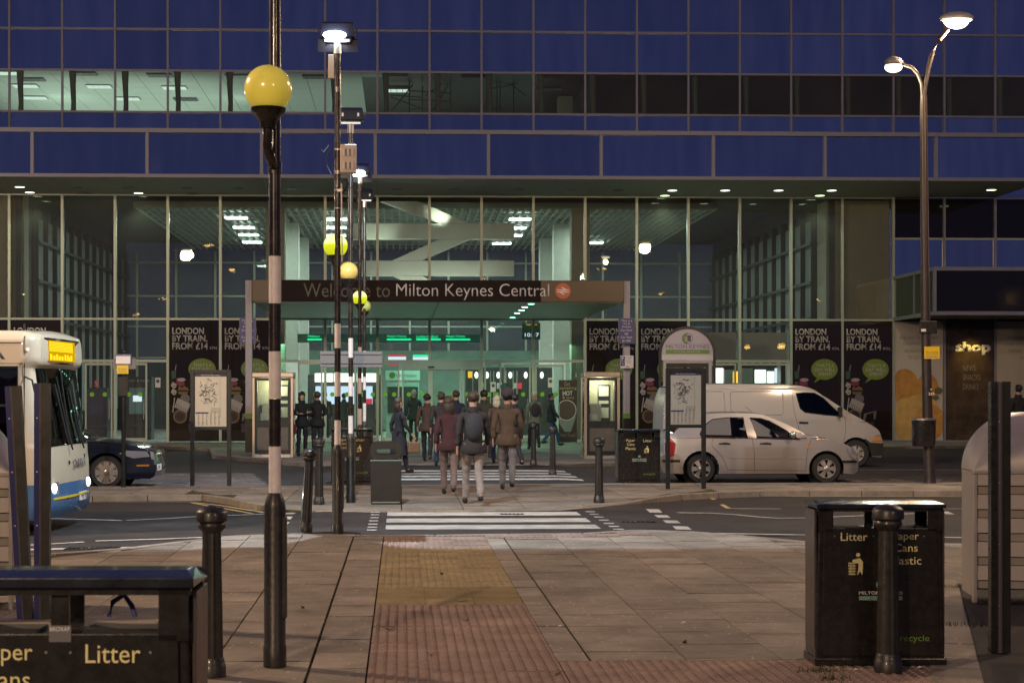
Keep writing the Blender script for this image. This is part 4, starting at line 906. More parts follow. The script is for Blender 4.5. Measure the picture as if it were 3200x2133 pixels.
# ================================================================ STREET FURNITURE
# ---- flashing-beacon poles
globe_off = mat('yellow_globe', (.82, .70, .13), .22, 0, coat=.6, emit=(.9, .75, .06), es=.20)  # unlit globes get a faint emission so they look paler
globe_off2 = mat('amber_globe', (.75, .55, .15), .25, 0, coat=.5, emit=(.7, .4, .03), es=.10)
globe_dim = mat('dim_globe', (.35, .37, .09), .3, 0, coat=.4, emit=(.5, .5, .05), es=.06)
def litglobe():
    m = bpy.data.materials.new('lit_globe'); m.use_nodes = True; n = m.node_tree.nodes; l = m.node_tree.links; n.clear()
    o = n.new('ShaderNodeOutputMaterial'); e = n.new('ShaderNodeEmission'); tc = n.new('ShaderNodeTexCoord'); s = n.new('ShaderNodeSeparateXYZ'); r = n.new('ShaderNodeValToRGB')
    l.new(tc.outputs['Generated'], s.inputs[0]); l.new(s.outputs[2], r.inputs[0]); r.color_ramp.elements[0].position = .05; r.color_ramp.elements[0].color = (.55, .56, .01, 1)
    r.color_ramp.elements[1].position = .66; r.color_ramp.elements[1].color = (1.3, 1.35, .55, 1); k = r.color_ramp.elements.new(.5); k.color = (.78, .82, .02, 1)
    l.new(r.outputs[0], e.inputs[0]); e.inputs[1].default_value = 1.05; l.new(e.outputs[0], o.inputs[0]); return m
GL = litglobe()
flood_on = emis('floodlight_glow', (.80, .92, 1), 45); flood_case = mat('floodlight_case', (.012, .014, .03), .35, .3, coat=.2)
def beacon(label, c, px, gpx, gpy, gm, gy, htop, bands, flood, lamp=None, cap=1.05, gh=None):
    # c: distance, px: base; gy: how far the globe sits in front of (-) or behind (+) the pole
    p = D(px, HY, c); p.z = 0; t = thing('belisha_beacon', label, 'beacon', (p.x, p.y, 0), 0, 'black and white beacon poles at the crossings')
    ob('base_casing', MB().lathe([(.072, 0), (.072, .12), (.067, .13), (.067, cap-.07), (.060, cap-.03), (.040, cap+.02)], n=24), M['bollard'], t, smooth=40)
    ob('casing_door', MB().box(.03, .075, -.045, .03, .3, .3+.62), M['bollard'], t, bevel=.004)
    z = cap+.005
    for zz in bands:
        w = (bands.index(zz) % 2 == 0)
        ob('white_band' if w else 'black_band', MB().cyl((0,0,z), (0,0,zz-.002), .0375 if w else .0372, n=20), M['polewhite'] if w else M['polebrown'], t, smooth=40); z = zz
    ob('upper_pole', MB().cyl((0,0,z), (0,0,htop), .0365, n=20), M['polebrown'], t, smooth=40)
    g = D(gpx, gpy, c+gy); lx, lz = g.x-p.x, g.z; ly_ = g.y-p.y
    gl = ob('globe', MB().sphere((lx, ly_, lz), .146, 28, 18), gm, t, smooth=80)
    ob('globe_collar', MB().lathe([(.045, -.24), (.052, -.2), (.075, -.17), (.105, -.135), (.108, -.115), (.088, -.112)], (lx, ly_, lz), 20), M['black'], t, smooth=40)
    sx = -.035 if gy < 0 else .03
    ob('bracket', MB().tube([(lx, ly_, lz-.20), (lx, ly_, lz-.35), (lx*.8, ly_*.75, lz-.40), (lx*.3, ly_*.3, lz-.44), (0, 0, lz-.45)], .031, 12), M['polebrown'], t, smooth=60)
    ob('clamp', MB().lathe([(.043, lz-.49), (.043, lz-.42)], n=16), M['polebrown'], t)
    if flood:
        z = htop
        ob('spigot', MB().cyl((0,0,z-.02), (0,0,z+.12), .05, n=12), M['steel'], t); ob('cross_arm', MB().box(-.15, .15, -.03, .03, z+.12, z+.15), M['steel'], t)
        fl = ob('floodlight', MB().add([(-.21,-.10,z+.17),(.21,-.10,z+.17),(.21,.16,z+.17),(-.21,.16,z+.17),(-.19,-.13,z+.33),(.19,-.13,z+.33),(.17,.12,z+.40),(-.17,.12,z+.40)],[(0,3,2,1),(4,5,6,7),(0,1,5,4),(1,2,6,5),(2,3,7,6),(3,0,4,7)]), flood_case, t, bevel=.012)
        for s in (-1, 1): ob('yoke', MB().obox((s*.15, 0, z+.14), (s*.25, 0, z+.3), .012, .05), flood_case, fl)
        if flood == 'on':
            ob('added_cutoff_plate', MB().box(-.24, .24, .045, .05, z+.012, z+.17), flood_case, fl)  # plate added to cut the floodlight beam off towards the viewpoint
            ob('glowing_lens', MB().sphere((-.03, -.13, z+.18), .12, 16, 8, sx=1.15, sy=.5, sz=.42), flood_on, fl)
        elif flood == 'off':
            for s in (-1, 1): ob('catch', MB().box(s*.12-.015, s*.12+.015, -.15, -.13, z+.22, z+.27), M['steel'], fl)
    return t, p
c1_ = 10.28; s1_ = FPX/c1_
def zb(py, c): return EYE+(HY-py)*c/FPX
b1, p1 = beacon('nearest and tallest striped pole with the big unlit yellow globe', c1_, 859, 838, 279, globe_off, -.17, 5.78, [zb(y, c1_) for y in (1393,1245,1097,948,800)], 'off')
b2, p2 = beacon('second striped pole, carrying the cream louvred box and a lit floodlight', 20.0, 1055, 1048.5, 768, GL, .12, 5.78, [zb(y, 20.0) for y in (1312,1237,1162,1087,1011)], 'on')
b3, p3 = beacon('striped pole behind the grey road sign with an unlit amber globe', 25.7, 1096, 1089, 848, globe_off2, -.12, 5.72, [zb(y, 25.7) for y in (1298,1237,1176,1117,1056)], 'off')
b4, p4 = beacon('distant striped pole with a lit globe and lit floodlight, left of the last one', 32.9, 1124.5, 1124, 931, GL, .12, 5.85, [zb(y, 32.9) for y in (1276,1229,1182,1133,1084)], 'on')
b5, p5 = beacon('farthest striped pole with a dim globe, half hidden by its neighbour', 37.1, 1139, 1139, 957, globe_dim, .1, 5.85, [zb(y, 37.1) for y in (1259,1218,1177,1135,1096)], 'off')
# fittings on the second pole
cb_ = thing('louvred_cabinet', 'small cream louvred equipment box strapped to the second striped pole', 'equipment box', (p2.x, p2.y, 4.35))
def l2(px, py, dy=0): q = D(px, py, 20.0+dy); return (q.x-p2.x, q.y-p2.y, q.z-4.35)
a = l2(1064, 542, -.06); b = l2(1114, 455, -.06)
bx('cabinet', a[0], b[0], -.16, .02, a[2], b[2], M['crate'], cb_, bevel=.006)
for zz in (.13, .60):
    for k in range(5): h = (b[2]-a[2]); q = a[0]+.035+k*.025; ob('louvre', MB().box(q, q+.016, -.166, -.158, a[2]+h*zz, a[2]+h*(zz+.24)), M['signgrey'] if k % 2 else M['white'], cb_)
for zz in (a[2]+.02, b[2]-.05): ob('strap', MB().lathe([(.042, zz), (.042, zz+.02)], n=14), M['steel'], cb_)
wb = thing('slim_cream_cover', 'slim upright cream cover just under the second pole floodlight', 'equipment cover', (p2.x, p2.y, 5.2))
a = l2(1027, 250); b = l2(1045, 176); bx('cover', a[0], b[0], -.11, -.045, a[2]+4.35-5.2, b[2]+4.35-5.2, M['crate'], wb, bevel=.005)
bx('fixing', -.02, .02, -.045, -.037, .1, .16, M['steel'], wb)
an = thing('aerial_rod', 'thin cream rod aerial clamped beside the second striped pole', 'aerial', (p2.x+.05, p2.y, 3.2))
a = l2(1067, 573, -.1); b = l2(1069, 816, -.1); ob('rod', MB().cyl((a[0]-.05, -.08, a[2]+1.15), (b[0]-.05, -.08, b[2]+1.15), .008), M['crate'], an); ob('clamp', MB().box(-.05, .012, -.085, -.07, .9, .93), M['steel'], an)
cbl = thing('loose_cables', 'tangle of loose black cables looping around the second striped pole', 'cable', (p2.x, p2.y, 3.8))
for L in ([(1050,560),(1035,545),(1022,520),(1020,500),(1028,480),(1030,455),(1012,478),(1005,470),(1006,464)],[(1044,462),(1046,500),(1040,520),(1045,540)],[(1062,560),(1078,565),(1098,590),(1085,600),(1062,585)],[(1034,455),(1033,470),(1027,485)],[(1058,250),(1057,265),(1056,330),(1055,345)],[(1060,600),(1072,605),(1090,575),(1092,560)]):
    ob('cable', MB().tube([(lambda q: (q[0], q[1]-.07, q[2]+.55))(l2(x, y)) for x, y in L], .0055, 6), M['rubber'], cbl, smooth=60)
for zz in (.1, .32, .52): ob('band_clip', MB().lathe([(.041, zz), (.041, zz+.014)], n=14), M['steel'], cbl)
for pp_, pw in ((p2, 95), (p4, 75)):
    light('SPOT', (pp_.x, pp_.y+.10, (5.78 if pw > 80 else 5.85)+.15), pw*21, (.74, .88, 1), .006, (math.radians(18), 0, 0), 150, .5)
# ---- bollards
def bollard(label, loc, tilt=0):
    t = thing('bollard', label, 'bollard', loc, 0, 'fluted black bollards'); sh = MB(); n = 24
    for z, r in [(.10, .068), (.4, .064), (.8, .056), (.86, .055)]:
        for j in range(n):
            q = 2*PI*j/n; rr = r*(1 if j % 2 else .93); sh.v.append((rr*math.cos(q), rr*math.sin(q), z))
    for i in range(3):
        for j in range(n): sh.f.append((i*n+j, i*n+(j+1)%n, (i+1)*n+(j+1)%n, (i+1)*n+j))
    ob('shaft', sh, M['bollard'], t)
    ob('foot', MB().lathe([(.084, 0), (.084, .065), (.078, .075), (.074, .10), (.068, .115)], n=24), M['bollard'], t, smooth=40)
    ob('neck_ring', MB().lathe([(.055, .855), (.062, .865), (.082, .885), (.084, .90), (.078, .915), (.074, .92)], n=24), M['bollard'], t, smooth=50)
    ob('cap', MB().lathe([(.088, .922), (.094, .928), (.094, .975), (.088, .985), (.07, 1.0), (.04, 1.012), (.01, 1.016)], n=24), M['bollard'], t, smooth=35)
    t.rotation_euler.y = tilt; return t
def bg_(px, py): p = G(px, py); return (p.x, p.y, 0)
bollard('bollard at bottom left beside the big litter bin', bg_(662, 2112)); bollard('bollard standing in front of the right litter bin', bg_(2775, 2098))
bollard('leaning bollard between the first and second striped poles', bg_(955, 1660), math.radians(3)); bollard('upright bollard on the island just behind the leaning one', bg_(997, 1575))
bollard('bollard on the island right of the crossing crowd', bg_(1872, 1570)); bollard('bollard at the station kerb in front of the right phone box, right of two', bg_(1727, 1483)); bollard('bollard at the station kerb, left of the two near the coffee poster', bg_(1667, 1452))
# ---- twin litter bins
def twin_bin(label, loc, rz_, left, right, scale=1, zs=1, logo=True, group='black twin litter and recycling bins'):
    t = thing('twin_litter_bin', label, 'litter bin', loc, rz_, group); Wd, Dp = .78, .46; hw_ = Wd/2
    def taper(x, z): return x*(1.03-.05*min(1, z/.85))
    k = [(-hw_*1.03, 0), (hw_*1.03, 0), (hw_*.98, .85), (-hw_*.98, .85)]
    ob('body', MB().prism([(x, z+.03 if z < .1 else z-.01) for x, z in k], .02, Dp-.02), M['black'], t, bevel=.01)
    ob('front_panel', MB().prism([(-hw_*.94, .06), (hw_*.94, .06), (hw_*.90, .85), (-hw_*.90, .85)], .0, .022), M['black'], t, bevel=.004)
    ob('plinth', MB().box(-hw_*1.05, hw_*1.05, -.005, Dp, 0, .045), M['black'], t, bevel=.006)
    ob('lid', MB().add([(-hw_-.01,-.03,.972),(hw_+.01,-.03,.972),(hw_+.01,Dp+.01,.972),(-hw_-.01,Dp+.01,.972),(-hw_-.01,-.03,1.0),(hw_+.01,-.03,1.0),(hw_-.02,Dp/2-.1,1.012),(-hw_+.02,Dp/2-.1,1.012),(hw_+.01,Dp+.01,1.0),(-hw_-.01,Dp+.01,1.0),(hw_-.02,Dp/2+.1,1.012),(-hw_+.02,Dp/2+.1,1.012)],
       [(0,3,2,1),(0,1,5,4),(4,5,6,7),(7,6,10,11),(11,10,8,9),(3,9,8,2),(1,2,8,10,6,5),(0,4,7,11,9,3)]), M['lidpaint'], t, bevel=.004)
    ob('head_rail', MB().box(-hw_+.0, hw_-.0, 0, .03, .952, .971), M['black'], t); ob('head_rail', MB().box(-hw_, hw_, Dp-.05, Dp-.02, .952, .971), M['black'], t)
    for x in (-hw_*.98, hw_*.98-.09):
        for y in (.0, Dp-.05): ob('corner_post', MB().box(x, x+.09, y, y+.03, .83, .971), M['black'], t)
    for x in (-.035, ): 
        for y in (.03, Dp-.08): ob('divider', MB().box(x, x+.055, y, y+.02, .83, .971), M['black'], t)
    ob('side_skin', MB().box(-hw_*1.0-.014, -hw_*1.0-.001, .04, Dp-.04, .1, .96), M['binside'], t); ob('side_skin', MB().box(hw_*1.0+.001, hw_*1.0+.014, .04, Dp-.04, .1, .96), M['binside'], t)
    for x in (-.21, .17): ob('bag_rim', MB().box(x-.12, x+.12, .1, Dp-.1, .842, .850), M['rubber'], t)
    def word(side, s, z0, h, w): cx = -.165 if side == 'l' else .156; text(s, M['yellowtext'], t, cx-w/2, cx+w/2, z0, z0+h, -.003)
    for side, kind in (('l', left), ('r', right)):
        if kind == 'Litter':
            word(side, 'Litter', .772, .05, .165); cx = -.14 if side == 'l' else .15; y = -.003
            ob('tidy_figure_head', MB().disc((cx, y, .685), .013, 14, .003), M['yellowtext'], t)
            ob('tidy_figure', MB().prism([(cx-.035,.655),(cx+.012,.665),(cx+.03,.64),(cx+.026,.56),(cx+.012,.585),(cx-.004,.56),(cx+.004,.63),(cx-.035,.64)], y-.003, y), M['yellowtext'], t)
            g_ = MB()
            for q in range(5): g_.obox((cx-.058+q*.009, y, .638), (cx-.052+q*.007, y, .56), .0025, .003)
            for q in range(5): g_.box(cx-.062, cx-.012, y-.003, y, .565+q*.017, .568+q*.017)
            ob('tidy_basket', g_, M['yellowtext'], t)
        else:
            word(side, 'Paper', .765, .06, .16); word(side, 'Cans', .705, .048, .145); word(side, 'Plastic', .625, .05, .19)
        for q in (-.12, .12): ob('screw', MB().disc(((-.165 if side == 'l' else .148)+q*1.0, -.001, .80), .004, 8, .002), M['steel'], t)
    if logo:
        text('MILTON KEYNES', M['white'], t, -.135, .135, .44, .46, -.003); ob('logo_bar', MB().box(-.135, .135, -.005, -.001, .405, .43), M['grn_dim'], t); text('COUNCIL', M['black'], t, -.07, .07, .411, .424, -.006)
        ob('logo_oak', MB().lathe([(.03, 0), (.024, 0), (.024, .003), (.03, .003)], n=20), M['grn_dim'], t).matrix_local = Matrix.Translation((0,-.003,.5)) @ Matrix.Rotation(PI/2, 4, 'X')
        text('recycle', M['greenprint'], t, .12, .30, .14, .19, -.003); ob('arrow', MB().prism([(.095,.148),(.112,.165),(.095,.18)], -.005, -.001), M['greenprint'], t)
    t.scale = (scale, scale, scale*zs); return t
M['lidpaint'] = mat('bin_lid_blue_black', (.012, .016, .026), .2, .1, noise=.6, nscale=9, coat=.5, bump=.1, bscale=12); M['binside'] = mat('bin_side', (.07, .06, .06), .3, .3, noise=.2)
p = D(2752, HY, 10.3); tb1 = twin_bin('twin bin at lower right: Litter left, Paper Cans Plastic right', (p.x, p.y, 0), math.radians(-2), 'Litter', 'Paper'); tb1.scale.y = .72
p = D(191, HY, 5.0); tb2 = twin_bin('huge twin bin cut off by the bottom left corner, word Litter on its right half', (p.x, p.y, 0), math.radians(-1.5), 'Paper', 'Litter', zs=1.13); tb2.scale.y = .60
q_ = tb2; text('BROXAP', M['white'], tb2, -.033, .027, .857, .868, -.0035); bx('maker_label', -.036, .03, -.003, -.001, .828, .872, mat('label_grey', (.12, .12, .13), .5), tb2)
ob('bag_loop', MB().tube([(.12,.2,.88),(.13,.2,.92),(.165,.2,.94),(.19,.2,.91),(.2,.2,.88)], .008), mat('blue_bag', (.05, .06, .2), .5), tb2, smooth=60)
p = G(1100, 1503); tb3 = twin_bin('dim twin bin on the island behind the second and third striped poles', (p.x, p.y, 0), 0, 'Paper', 'Litter')
p = G(1998, 1508); tb4 = twin_bin('dim twin bin on the island left of the right map board', (p.x, p.y, 0), 0, 'Paper', 'Litter')
# ---- grey single bin
p = G(1206, 1576); gb_ = thing('hooded_litter_bin', 'grey plastic hooded litter bin beside the crossing, wider at the top', 'litter bin', (p.x, p.y, 0)); gm_ = mat('grey_plastic', (.018, .016, .013), .4, 0, noise=.12, nscale=6, bump=.05)
hw1 = .23
def rrect(x0, x1, z0, z1, r, n=5, taper=0):
    P = []
    for cx, cz, a in ((x1-r, z0+r, -90), (x1-r, z1-r, 0), (x0+r, z1-r, 90), (x0+r, z0+r, 180)):
        for k in range(n+1): q = math.radians(a+90*k/n); P.append((cx+r*math.cos(q), cz+r*math.sin(q)))
    return P
bd = rrect(-hw1, hw1, 0, .68, .03); ob('body', MB().prism([(x*(1+.04*z), z) for x, z in bd], 0, .40), gm_, gb_, bevel=.015)
def frame_mesh(outer, hole, y0, y1):
    n1, n2 = len(outer), len(hole); tr_ = geometry.tessellate_polygon([[Vector((a, b, 0)) for a, b in outer], [Vector((a, b, 0)) for a, b in hole]])
    al = outer+hole; N = len(al); return MB().add([(a, y0, b) for a, b in al]+[(a, y1, b) for a, b in al], [tuple(t) for t in tr_]+[tuple(i+N for i in t[::-1]) for t in tr_]+[(i, (i+1)%n1, N+(i+1)%n1, N+i) for i in range(n1)]+[(n1+i, n1+(i+1)%n2, N+n1+(i+1)%n2, N+n1+i) for i in range(n2)])
hd = rrect(-hw1*1.04, hw1*1.04, .70, .955, .10, 7); hh = rrect(-.15, .15, .765, .84, .03)
for y in (0, .36): ob('hood_face', frame_mesh(hd, hh, y, y+.04), gm_, gb_)
ob('hood_side', MB().box(-hw1*1.04, -hw1*1.04+.03, .04, .36, .7, .86).box(hw1*1.04-.03, hw1*1.04, .04, .36, .7, .86).box(-hw1*1.04+.1, hw1*1.04-.1, .04, .36, .93, .955), gm_, gb_)
ob('gold_line', MB().box(-hw1*1.03, hw1*1.03, -.004, .0, .665, .677), M['grn_dim'], gb_); ob('gold_line', MB().box(-hw1*.9, hw1*.9, -.004, 0, .03, .042), M['grn_dim'], gb_)
# ---- map boards
def map_board(label, c, x0, x1, ytop, ybase, ypan, hdr='Bus Route Information'):
    p = D((x0+x1)/2, HY, c); s = FPX/c; w = (x1-x0)/s; zt = EYE+(HY-ytop)/s; zp = EYE+(HY-ypan)/s
    t = thing('bus_map_board', label, 'map board', (p.x, p.y, 0), 0, 'framed bus map boards'); h = w/2
    for x in (-h, h-.075): bx('post', x, x+.075, -.03, .04, 0, zt, M['dark'], t, bevel=.006)
    bx('frame_top', -h+.076, h-.076, -.035, .035, zt-.06, zt, M['dark'], t); bx('frame_bottom', -h+.076, h-.076, -.035, .035, zp, zp+.05, M['dark'], t)
    bx('backing', -h+.076, h-.076, 0, .03, zp+.051, zt-.061, M['dark'], t)
    X0, X1, Z0, Z1 = -h+.085, h-.085, zp+.058, zt-.068; y = -.004; mh = Z1-Z0; mw = X1-X0
    bx('map_sheet', X0, X1, y, -.001, Z0, Z1-.055, M['paper'], t); bx('header', X0, X1, y, -.001, Z1-.053, Z1, M['purple'], t); text(hdr, M['white'], t, -.17, .17, Z1-.042, Z1-.014, y-.001, ext=.001)
    rd = MB(); R2 = random.Random(int(c*10)); N = []
    mx0, mx1, mz0, mz1 = X0+.04, X1-.13, Z0+.36*mh, Z1-.08
    for k in range(130): N.append((R2.triangular(mx0, mx1), R2.triangular(mz0, mz1)))
    for k in range(260):
        a = R2.choice(N); b = min((q for q in N if q != a), key=lambda q: (q[0]-a[0])**2+(q[1]-a[1])**2+R2.random()*.012)
        m = ((a[0]+b[0])/2+R2.uniform(-.02,.02), (a[1]+b[1])/2+R2.uniform(-.02,.02))
        for u, v in ((a, m), (m, b)):
            if all(mx0 < q[0] < mx1 and mz0 < q[1] < mz1 for q in (u, v)) and (u[0]-v[0])**2+(u[1]-v[1])**2 > 1e-5: rd.obox((u[0], y-.001, u[1]), (v[0], y-.001, v[1]), .0045, .001)
    ob('map_routes', rd, M['ink'], t, kind='stuff')
    bx('sheet_band', X0+.01, X0+.43*mw, y-.002, y-.001, Z0+.245*mh, Z0+.27*mh, M['purple'], t); bx('sheet_rule', X1-.115, X1-.112, y-.002, y-.001, Z0+.15*mh, Z1-.08, M['ink'], t)
    lst = MB()
    for k in range(6):
        xx = X0+.06+k*(mw-.2)/5
        for j in range(16): lst.box(xx, xx+R2.uniform(.01,.03), y-.002, y-.001, Z0+.03+j*.0155, Z0+.036+j*.0155)
        lst.box(xx-.006, xx-.003, y-.002, y-.001, Z0+.02, Z0+.23*mh)
    for j in range(7): lst.box(X0+.5*mw, X0+.82*mw, y-.002, y-.001, Z0+.26*mh+j*.014, Z0+.26*mh+.003+j*.014)
    ob('index_print', lst, M['ink'], t, kind='stuff'); bx('cover_pane', X0-.004, X1+.004, y-.02, y-.016, Z0-.004, Z1+.004, M['clear'], t); return t
map_board('framed bus map board on two black posts left of the nearest striped pole', 30.4, 595, 722, 1155, 1520, 1342)
map_board('framed bus map board on two black posts in front of the silver hatchback', 29.4, 2080, 2206, 1150, 1526, 1336)
# ---- council totem
c = 46.0; p = D(2148, HY, c); s = FPX/c; tt = thing('council_totem', 'arched black-edged council sign with a lilac face behind the white van', 'sign', (p.x, p.y, 0))
def tx(px): return (px-2148)/s
def tz(py): return EYE+(HY-py)/s
arc = [(tx(2148)+tx(2237)*math.cos(q*PI/20), tz(1106)+(tz(1019)-tz(1106))*math.sin(q*PI/20)) for q in range(21)]
outer = [(tx(2237), 0)]+arc+[(tx(2060), 0)]; r = .94
inn = [(tx(2229), .4)]+[(x*.915, tz(1106)+(z-tz(1106))*.90) for x, z in arc]+[(-tx(2229), .4)]
fm = frame_mesh(outer, inn, -.03, .05); ob('arched_frame', fm, M['dark'], tt)
face = [(tx(2229), tz(1108))]+[(x*.915, tz(1106)+(z-tz(1106))*.90) for x, z in arc]+[(-tx(2229), tz(1108))]
ob('face', MB().prism(face, -.01, .02), M['lilac'], tt); ob('face_back', MB().prism([(tx(2229),tz(1108)),(-tx(2229),tz(1108)),(-tx(2229),tz(1125)),(tx(2229),tz(1125))], 0, .02), M['whitegrey'], tt)
text('MILTON KEYNES', M['ink'], tt, tx(2080), tx(2217), tz(1088), tz(1077), -.012); ob('green_bar', MB().box(tx(2080), tx(2217), -.014, -.011, tz(1105), tz(1092)), M['greenprint'], tt); text('COUNCIL', M['lilac'], tt, tx(2106), tx(2192), tz(1102), tz(1095), -.016, bold=.01)
ob('rule', MB().box(tx(2080), tx(2217), -.013, -.011, tz(1075), tz(1074.5)), M['ink'], tt)
cx_, cz_ = tx(2148), tz(1057); R0 = 17.5/s
ob('oak_ring', MB().prism([(cx_+R0*math.cos(k*PI/16), cz_+R0*math.sin(k*PI/16)) for k in range(32)], -.013, -.011), M['ink'], tt)
ob('oak_right', MB().prism([(cx_+.92*R0*math.cos(k*PI/16), cz_+.92*R0*math.sin(k*PI/16)) for k in range(32)], -.015, -.0135), M['lilac'], tt)
ob('oak_left', MB().prism([(cx_+.95*R0*math.cos(PI/2+k*PI/16), cz_+.95*R0*math.sin(PI/2+k*PI/16)) for k in range(17)], -.017, -.0155), M['greenprint'], tt)
for k, (dx, dz, rr) in enumerate([(-.25,.1,.3),(.3,.25,.35),(.35,-.3,.3),(-.3,-.35,.25),(0,.5,.2)]):
    o = ob('oak_leaf', MB().lathe([(rr*R0, 0), (rr*R0*.8, 0), (rr*R0*.8, .001), (rr*R0, .001)], n=10), M['ink'] if dx > 0 else M['lilac'], tt); o.matrix_local = Matrix.Translation((cx_+dx*R0, -.0185, cz_+dz*R0)) @ Matrix.Rotation(PI/2, 4, 'X')
ob('case_frame', frame_mesh([(tx(2072),.35),(tx(2224),.35),(tx(2224),tz(1126)),(tx(2072),tz(1126))], [(tx(2081),.45),(tx(2215),.45),(tx(2215),tz(1134)),(tx(2081),tz(1134))], -.02, .02), M['postgrey'], tt)
ob('case_pane', MB().box(tx(2081), tx(2215), .0, .005, .45, tz(1134)), M['glass'], tt); ob('case_head', MB().box(tx(2082), tx(2214), -.006, -.001, tz(1147), tz(1135)), M['dark'], tt)
# ---- phone boxes
def phone_box(label, px0, px1, c, flip=False):
    s = FPX/c; p = D((px0+px1)/2, HY, c); w = (px1-px0)/s; t = thing('phone_box', label, 'phone box', (p.x, p.y, 0), 0, 'steel framed phone boxes'); h = w/2; H = 2.22; dp = .9
    for x in (-h, h-.07):
        for y in (0, dp-.07): bx('corner_post', x, x+.07, y, y+.07, 0, H-.11, M['brass'], t, bevel=.008)
    bx('roof', -h-.01, h+.01, -.02, dp+.02, H-.11, H+.03, M['brass'], t, bevel=.02); bx('floor_plate', -h+.03, h-.03, .03, dp-.03, 0, .08, M['steel'], t)
    for nm, z0, z1, m in (('door_head', H-.19, H-.12, 'dark'), ('mid_rail', .80, .98, 'dark'), ('kick_rail', .1, .2, 'dark')): bx(nm, -h+.072, h-.072, .012, .05, z0, z1, M[m], t)
    for x in (-h+.072, h-.132): bx('door_stile', x, x+.06, .01, .05, .201, H-.191, M['dark'], t)
    bx('upper_pane', -h+.133, h-.133, .028, .034, .981, H-.191, M['glass'], t); bx('lower_pane', -h+.133, h-.133, .028, .034, .201, .799, M['phonepane'], t)
    for x in (-h+.02, h-.03): bx('side_pane', x, x+.006, .08, dp-.08, .2, H-.12, M['glass'], t)
    bk = bx('back_panel', -h+.072, h-.072, dp-.05, dp-.02, .1, H-.12, M['phoneback'], t)
    bx('phone_shelf_unit', -h+.16, h-.42, dp-.3, dp-.06, .95, 1.42, M['steel'], t); bx('notice_frame', h-.48, h-.18, dp-.1, dp-.06, .95, 1.92, M['dark'], t)
    for z0, z1 in ((1.62, 1.88), (1.05, 1.32), (1.42, 1.5)): bx('notice', h-.46, h-.2, dp-.12, dp-.101, z0, z1, M['phonepaper'], t)
    ob('keypad', MB().box(-h+.24, h-.52, dp-.32, dp-.301, .99, 1.14), M['whitegrey'], t); ob('handset', MB().tube([(-h+.2, dp-.34, 1.17),(-h+.19, dp-.36, 1.28),(-h+.2, dp-.34, 1.38)], .022), M['rubber'], t)
    bx('ceiling_lamp', -h+.2, h-.2, .3, .6, H-.135, H-.115, M['phonelamp'], t); light('POINT', (p.x, p.y+.45, H-.3), 32, (1, .93, .6), .12)
    return t
M['phonepane'] = mat('etched_pane', (.10, .085, .07), .35, 0, noise=.15); M['phoneback'] = mat('phone_back', (.50, .48, .38), .5, 0, noise=.15, nscale=3); M['phonepaper'] = mat('phone_paper', (.62, .62, .55), .6); M['phonelamp'] = emis('phone_lamp', (1, .95, .7), 1.6)
phone_box('left phone box, half hidden behind the nearest striped pole', 788, 916, 44.0); phone_box('right phone box, between the coffee poster and a grey canopy column', 1826, 1938, 43.0)
# ---- parking signs on the canopy columns
def psign(label, px, c):
    p = D(px, HY, c); t = thing('parking_sign', label, 'sign', (p.x, p.y, 3.12), 0, 'blue pay and display signs'); bx('plate', -.24, .24, -.01, .01, 0, .74, M['signgrey'], t, bevel=.01); bx('face', -.22, .22, -.014, -.010, .02, .72, M['bluesign'], t)
    L = ['This is a', 'Pay &', 'Display', 'Car Park', 'BR', 'Car Park', 'at rear']; ws = [.32, .19, .26, .34, .11, .34, .26]; zs = [.63, .54, .45, .355, .25, .155, .055]
    for s_, w, z in zip(L, ws, zs): text(s_, M['white'], t, -w/2, w/2, z, z+.065, -.015, bold=.01)
    return t
psign('blue parking sign on the left canopy column above the phone box', 774, 47.9); psign('blue parking sign on the right canopy column above the disabled badge sign', 1958, 47.9)
p = D(1959, HY, 47.9); t = thing('disabled_bay_sign', 'small white disabled bay sign under the right blue parking sign', 'sign', (p.x, p.y, 2.42)); bx('plate', -.19, .19, -.01, .01, 0, .36, M['white'], t); bx('p_square', -.185, -.06, -.014, -.0101, .2, .34, M['bluesign'], t); text('P', M['white'], t, -.155, -.09, .22, .32, -.015, bold=.04)
bx('wheelchair_square', -.185, -.06, -.014, -.0101, .06, .19, M['bluesign'], t); ob('wheelchair', MB().tube([(-.14,-.016,.165),(-.135,-.016,.12),(-.10,-.016,.12),(-.085,-.016,.08)], .007, 6), M['white'], t)
for s_, z, w in (('Disabled', .29, .2), ('badge', .235, .14), ('holders', .18, .17), ('only', .125, .1)): text(s_, M['ink'], t, .05-w/2, .05+w/2, z, z+.035, -.012)
text('→', M['ink'], t, -.02, .07, .02, .06, -.012) if 0 else ob('arrow', MB().prism([(-.03,.035),(.03,.035),(.03,.02),(.065,.045),(.03,.07),(.03,.055),(-.03,.055)], -.014, -.011), M['ink'], t)
# ---- grey road sign seen from behind
p = D(1097, HY, 25.75); t = thing('road_sign_back', 'long grey road sign seen from behind, fixed to the third striped pole', 'road sign', (p.x, p.y+.05, 2.09)); s = FPX/25.75
bx('plate', (1000-1097)/s, (1195-1097)/s, 0, .015, 0, 50/s, M['signgrey'], t, bevel=.006)
for z in (.06, .2): bx('channel', (1003-1097)/s, (1192-1097)/s, -.02, -.001, z, z+.025, M['signgrey'], t)
ob('clip', MB().lathe([(.045, .19), (.045, .22)], (0, -.06, 0), 14), M['dark'], t)
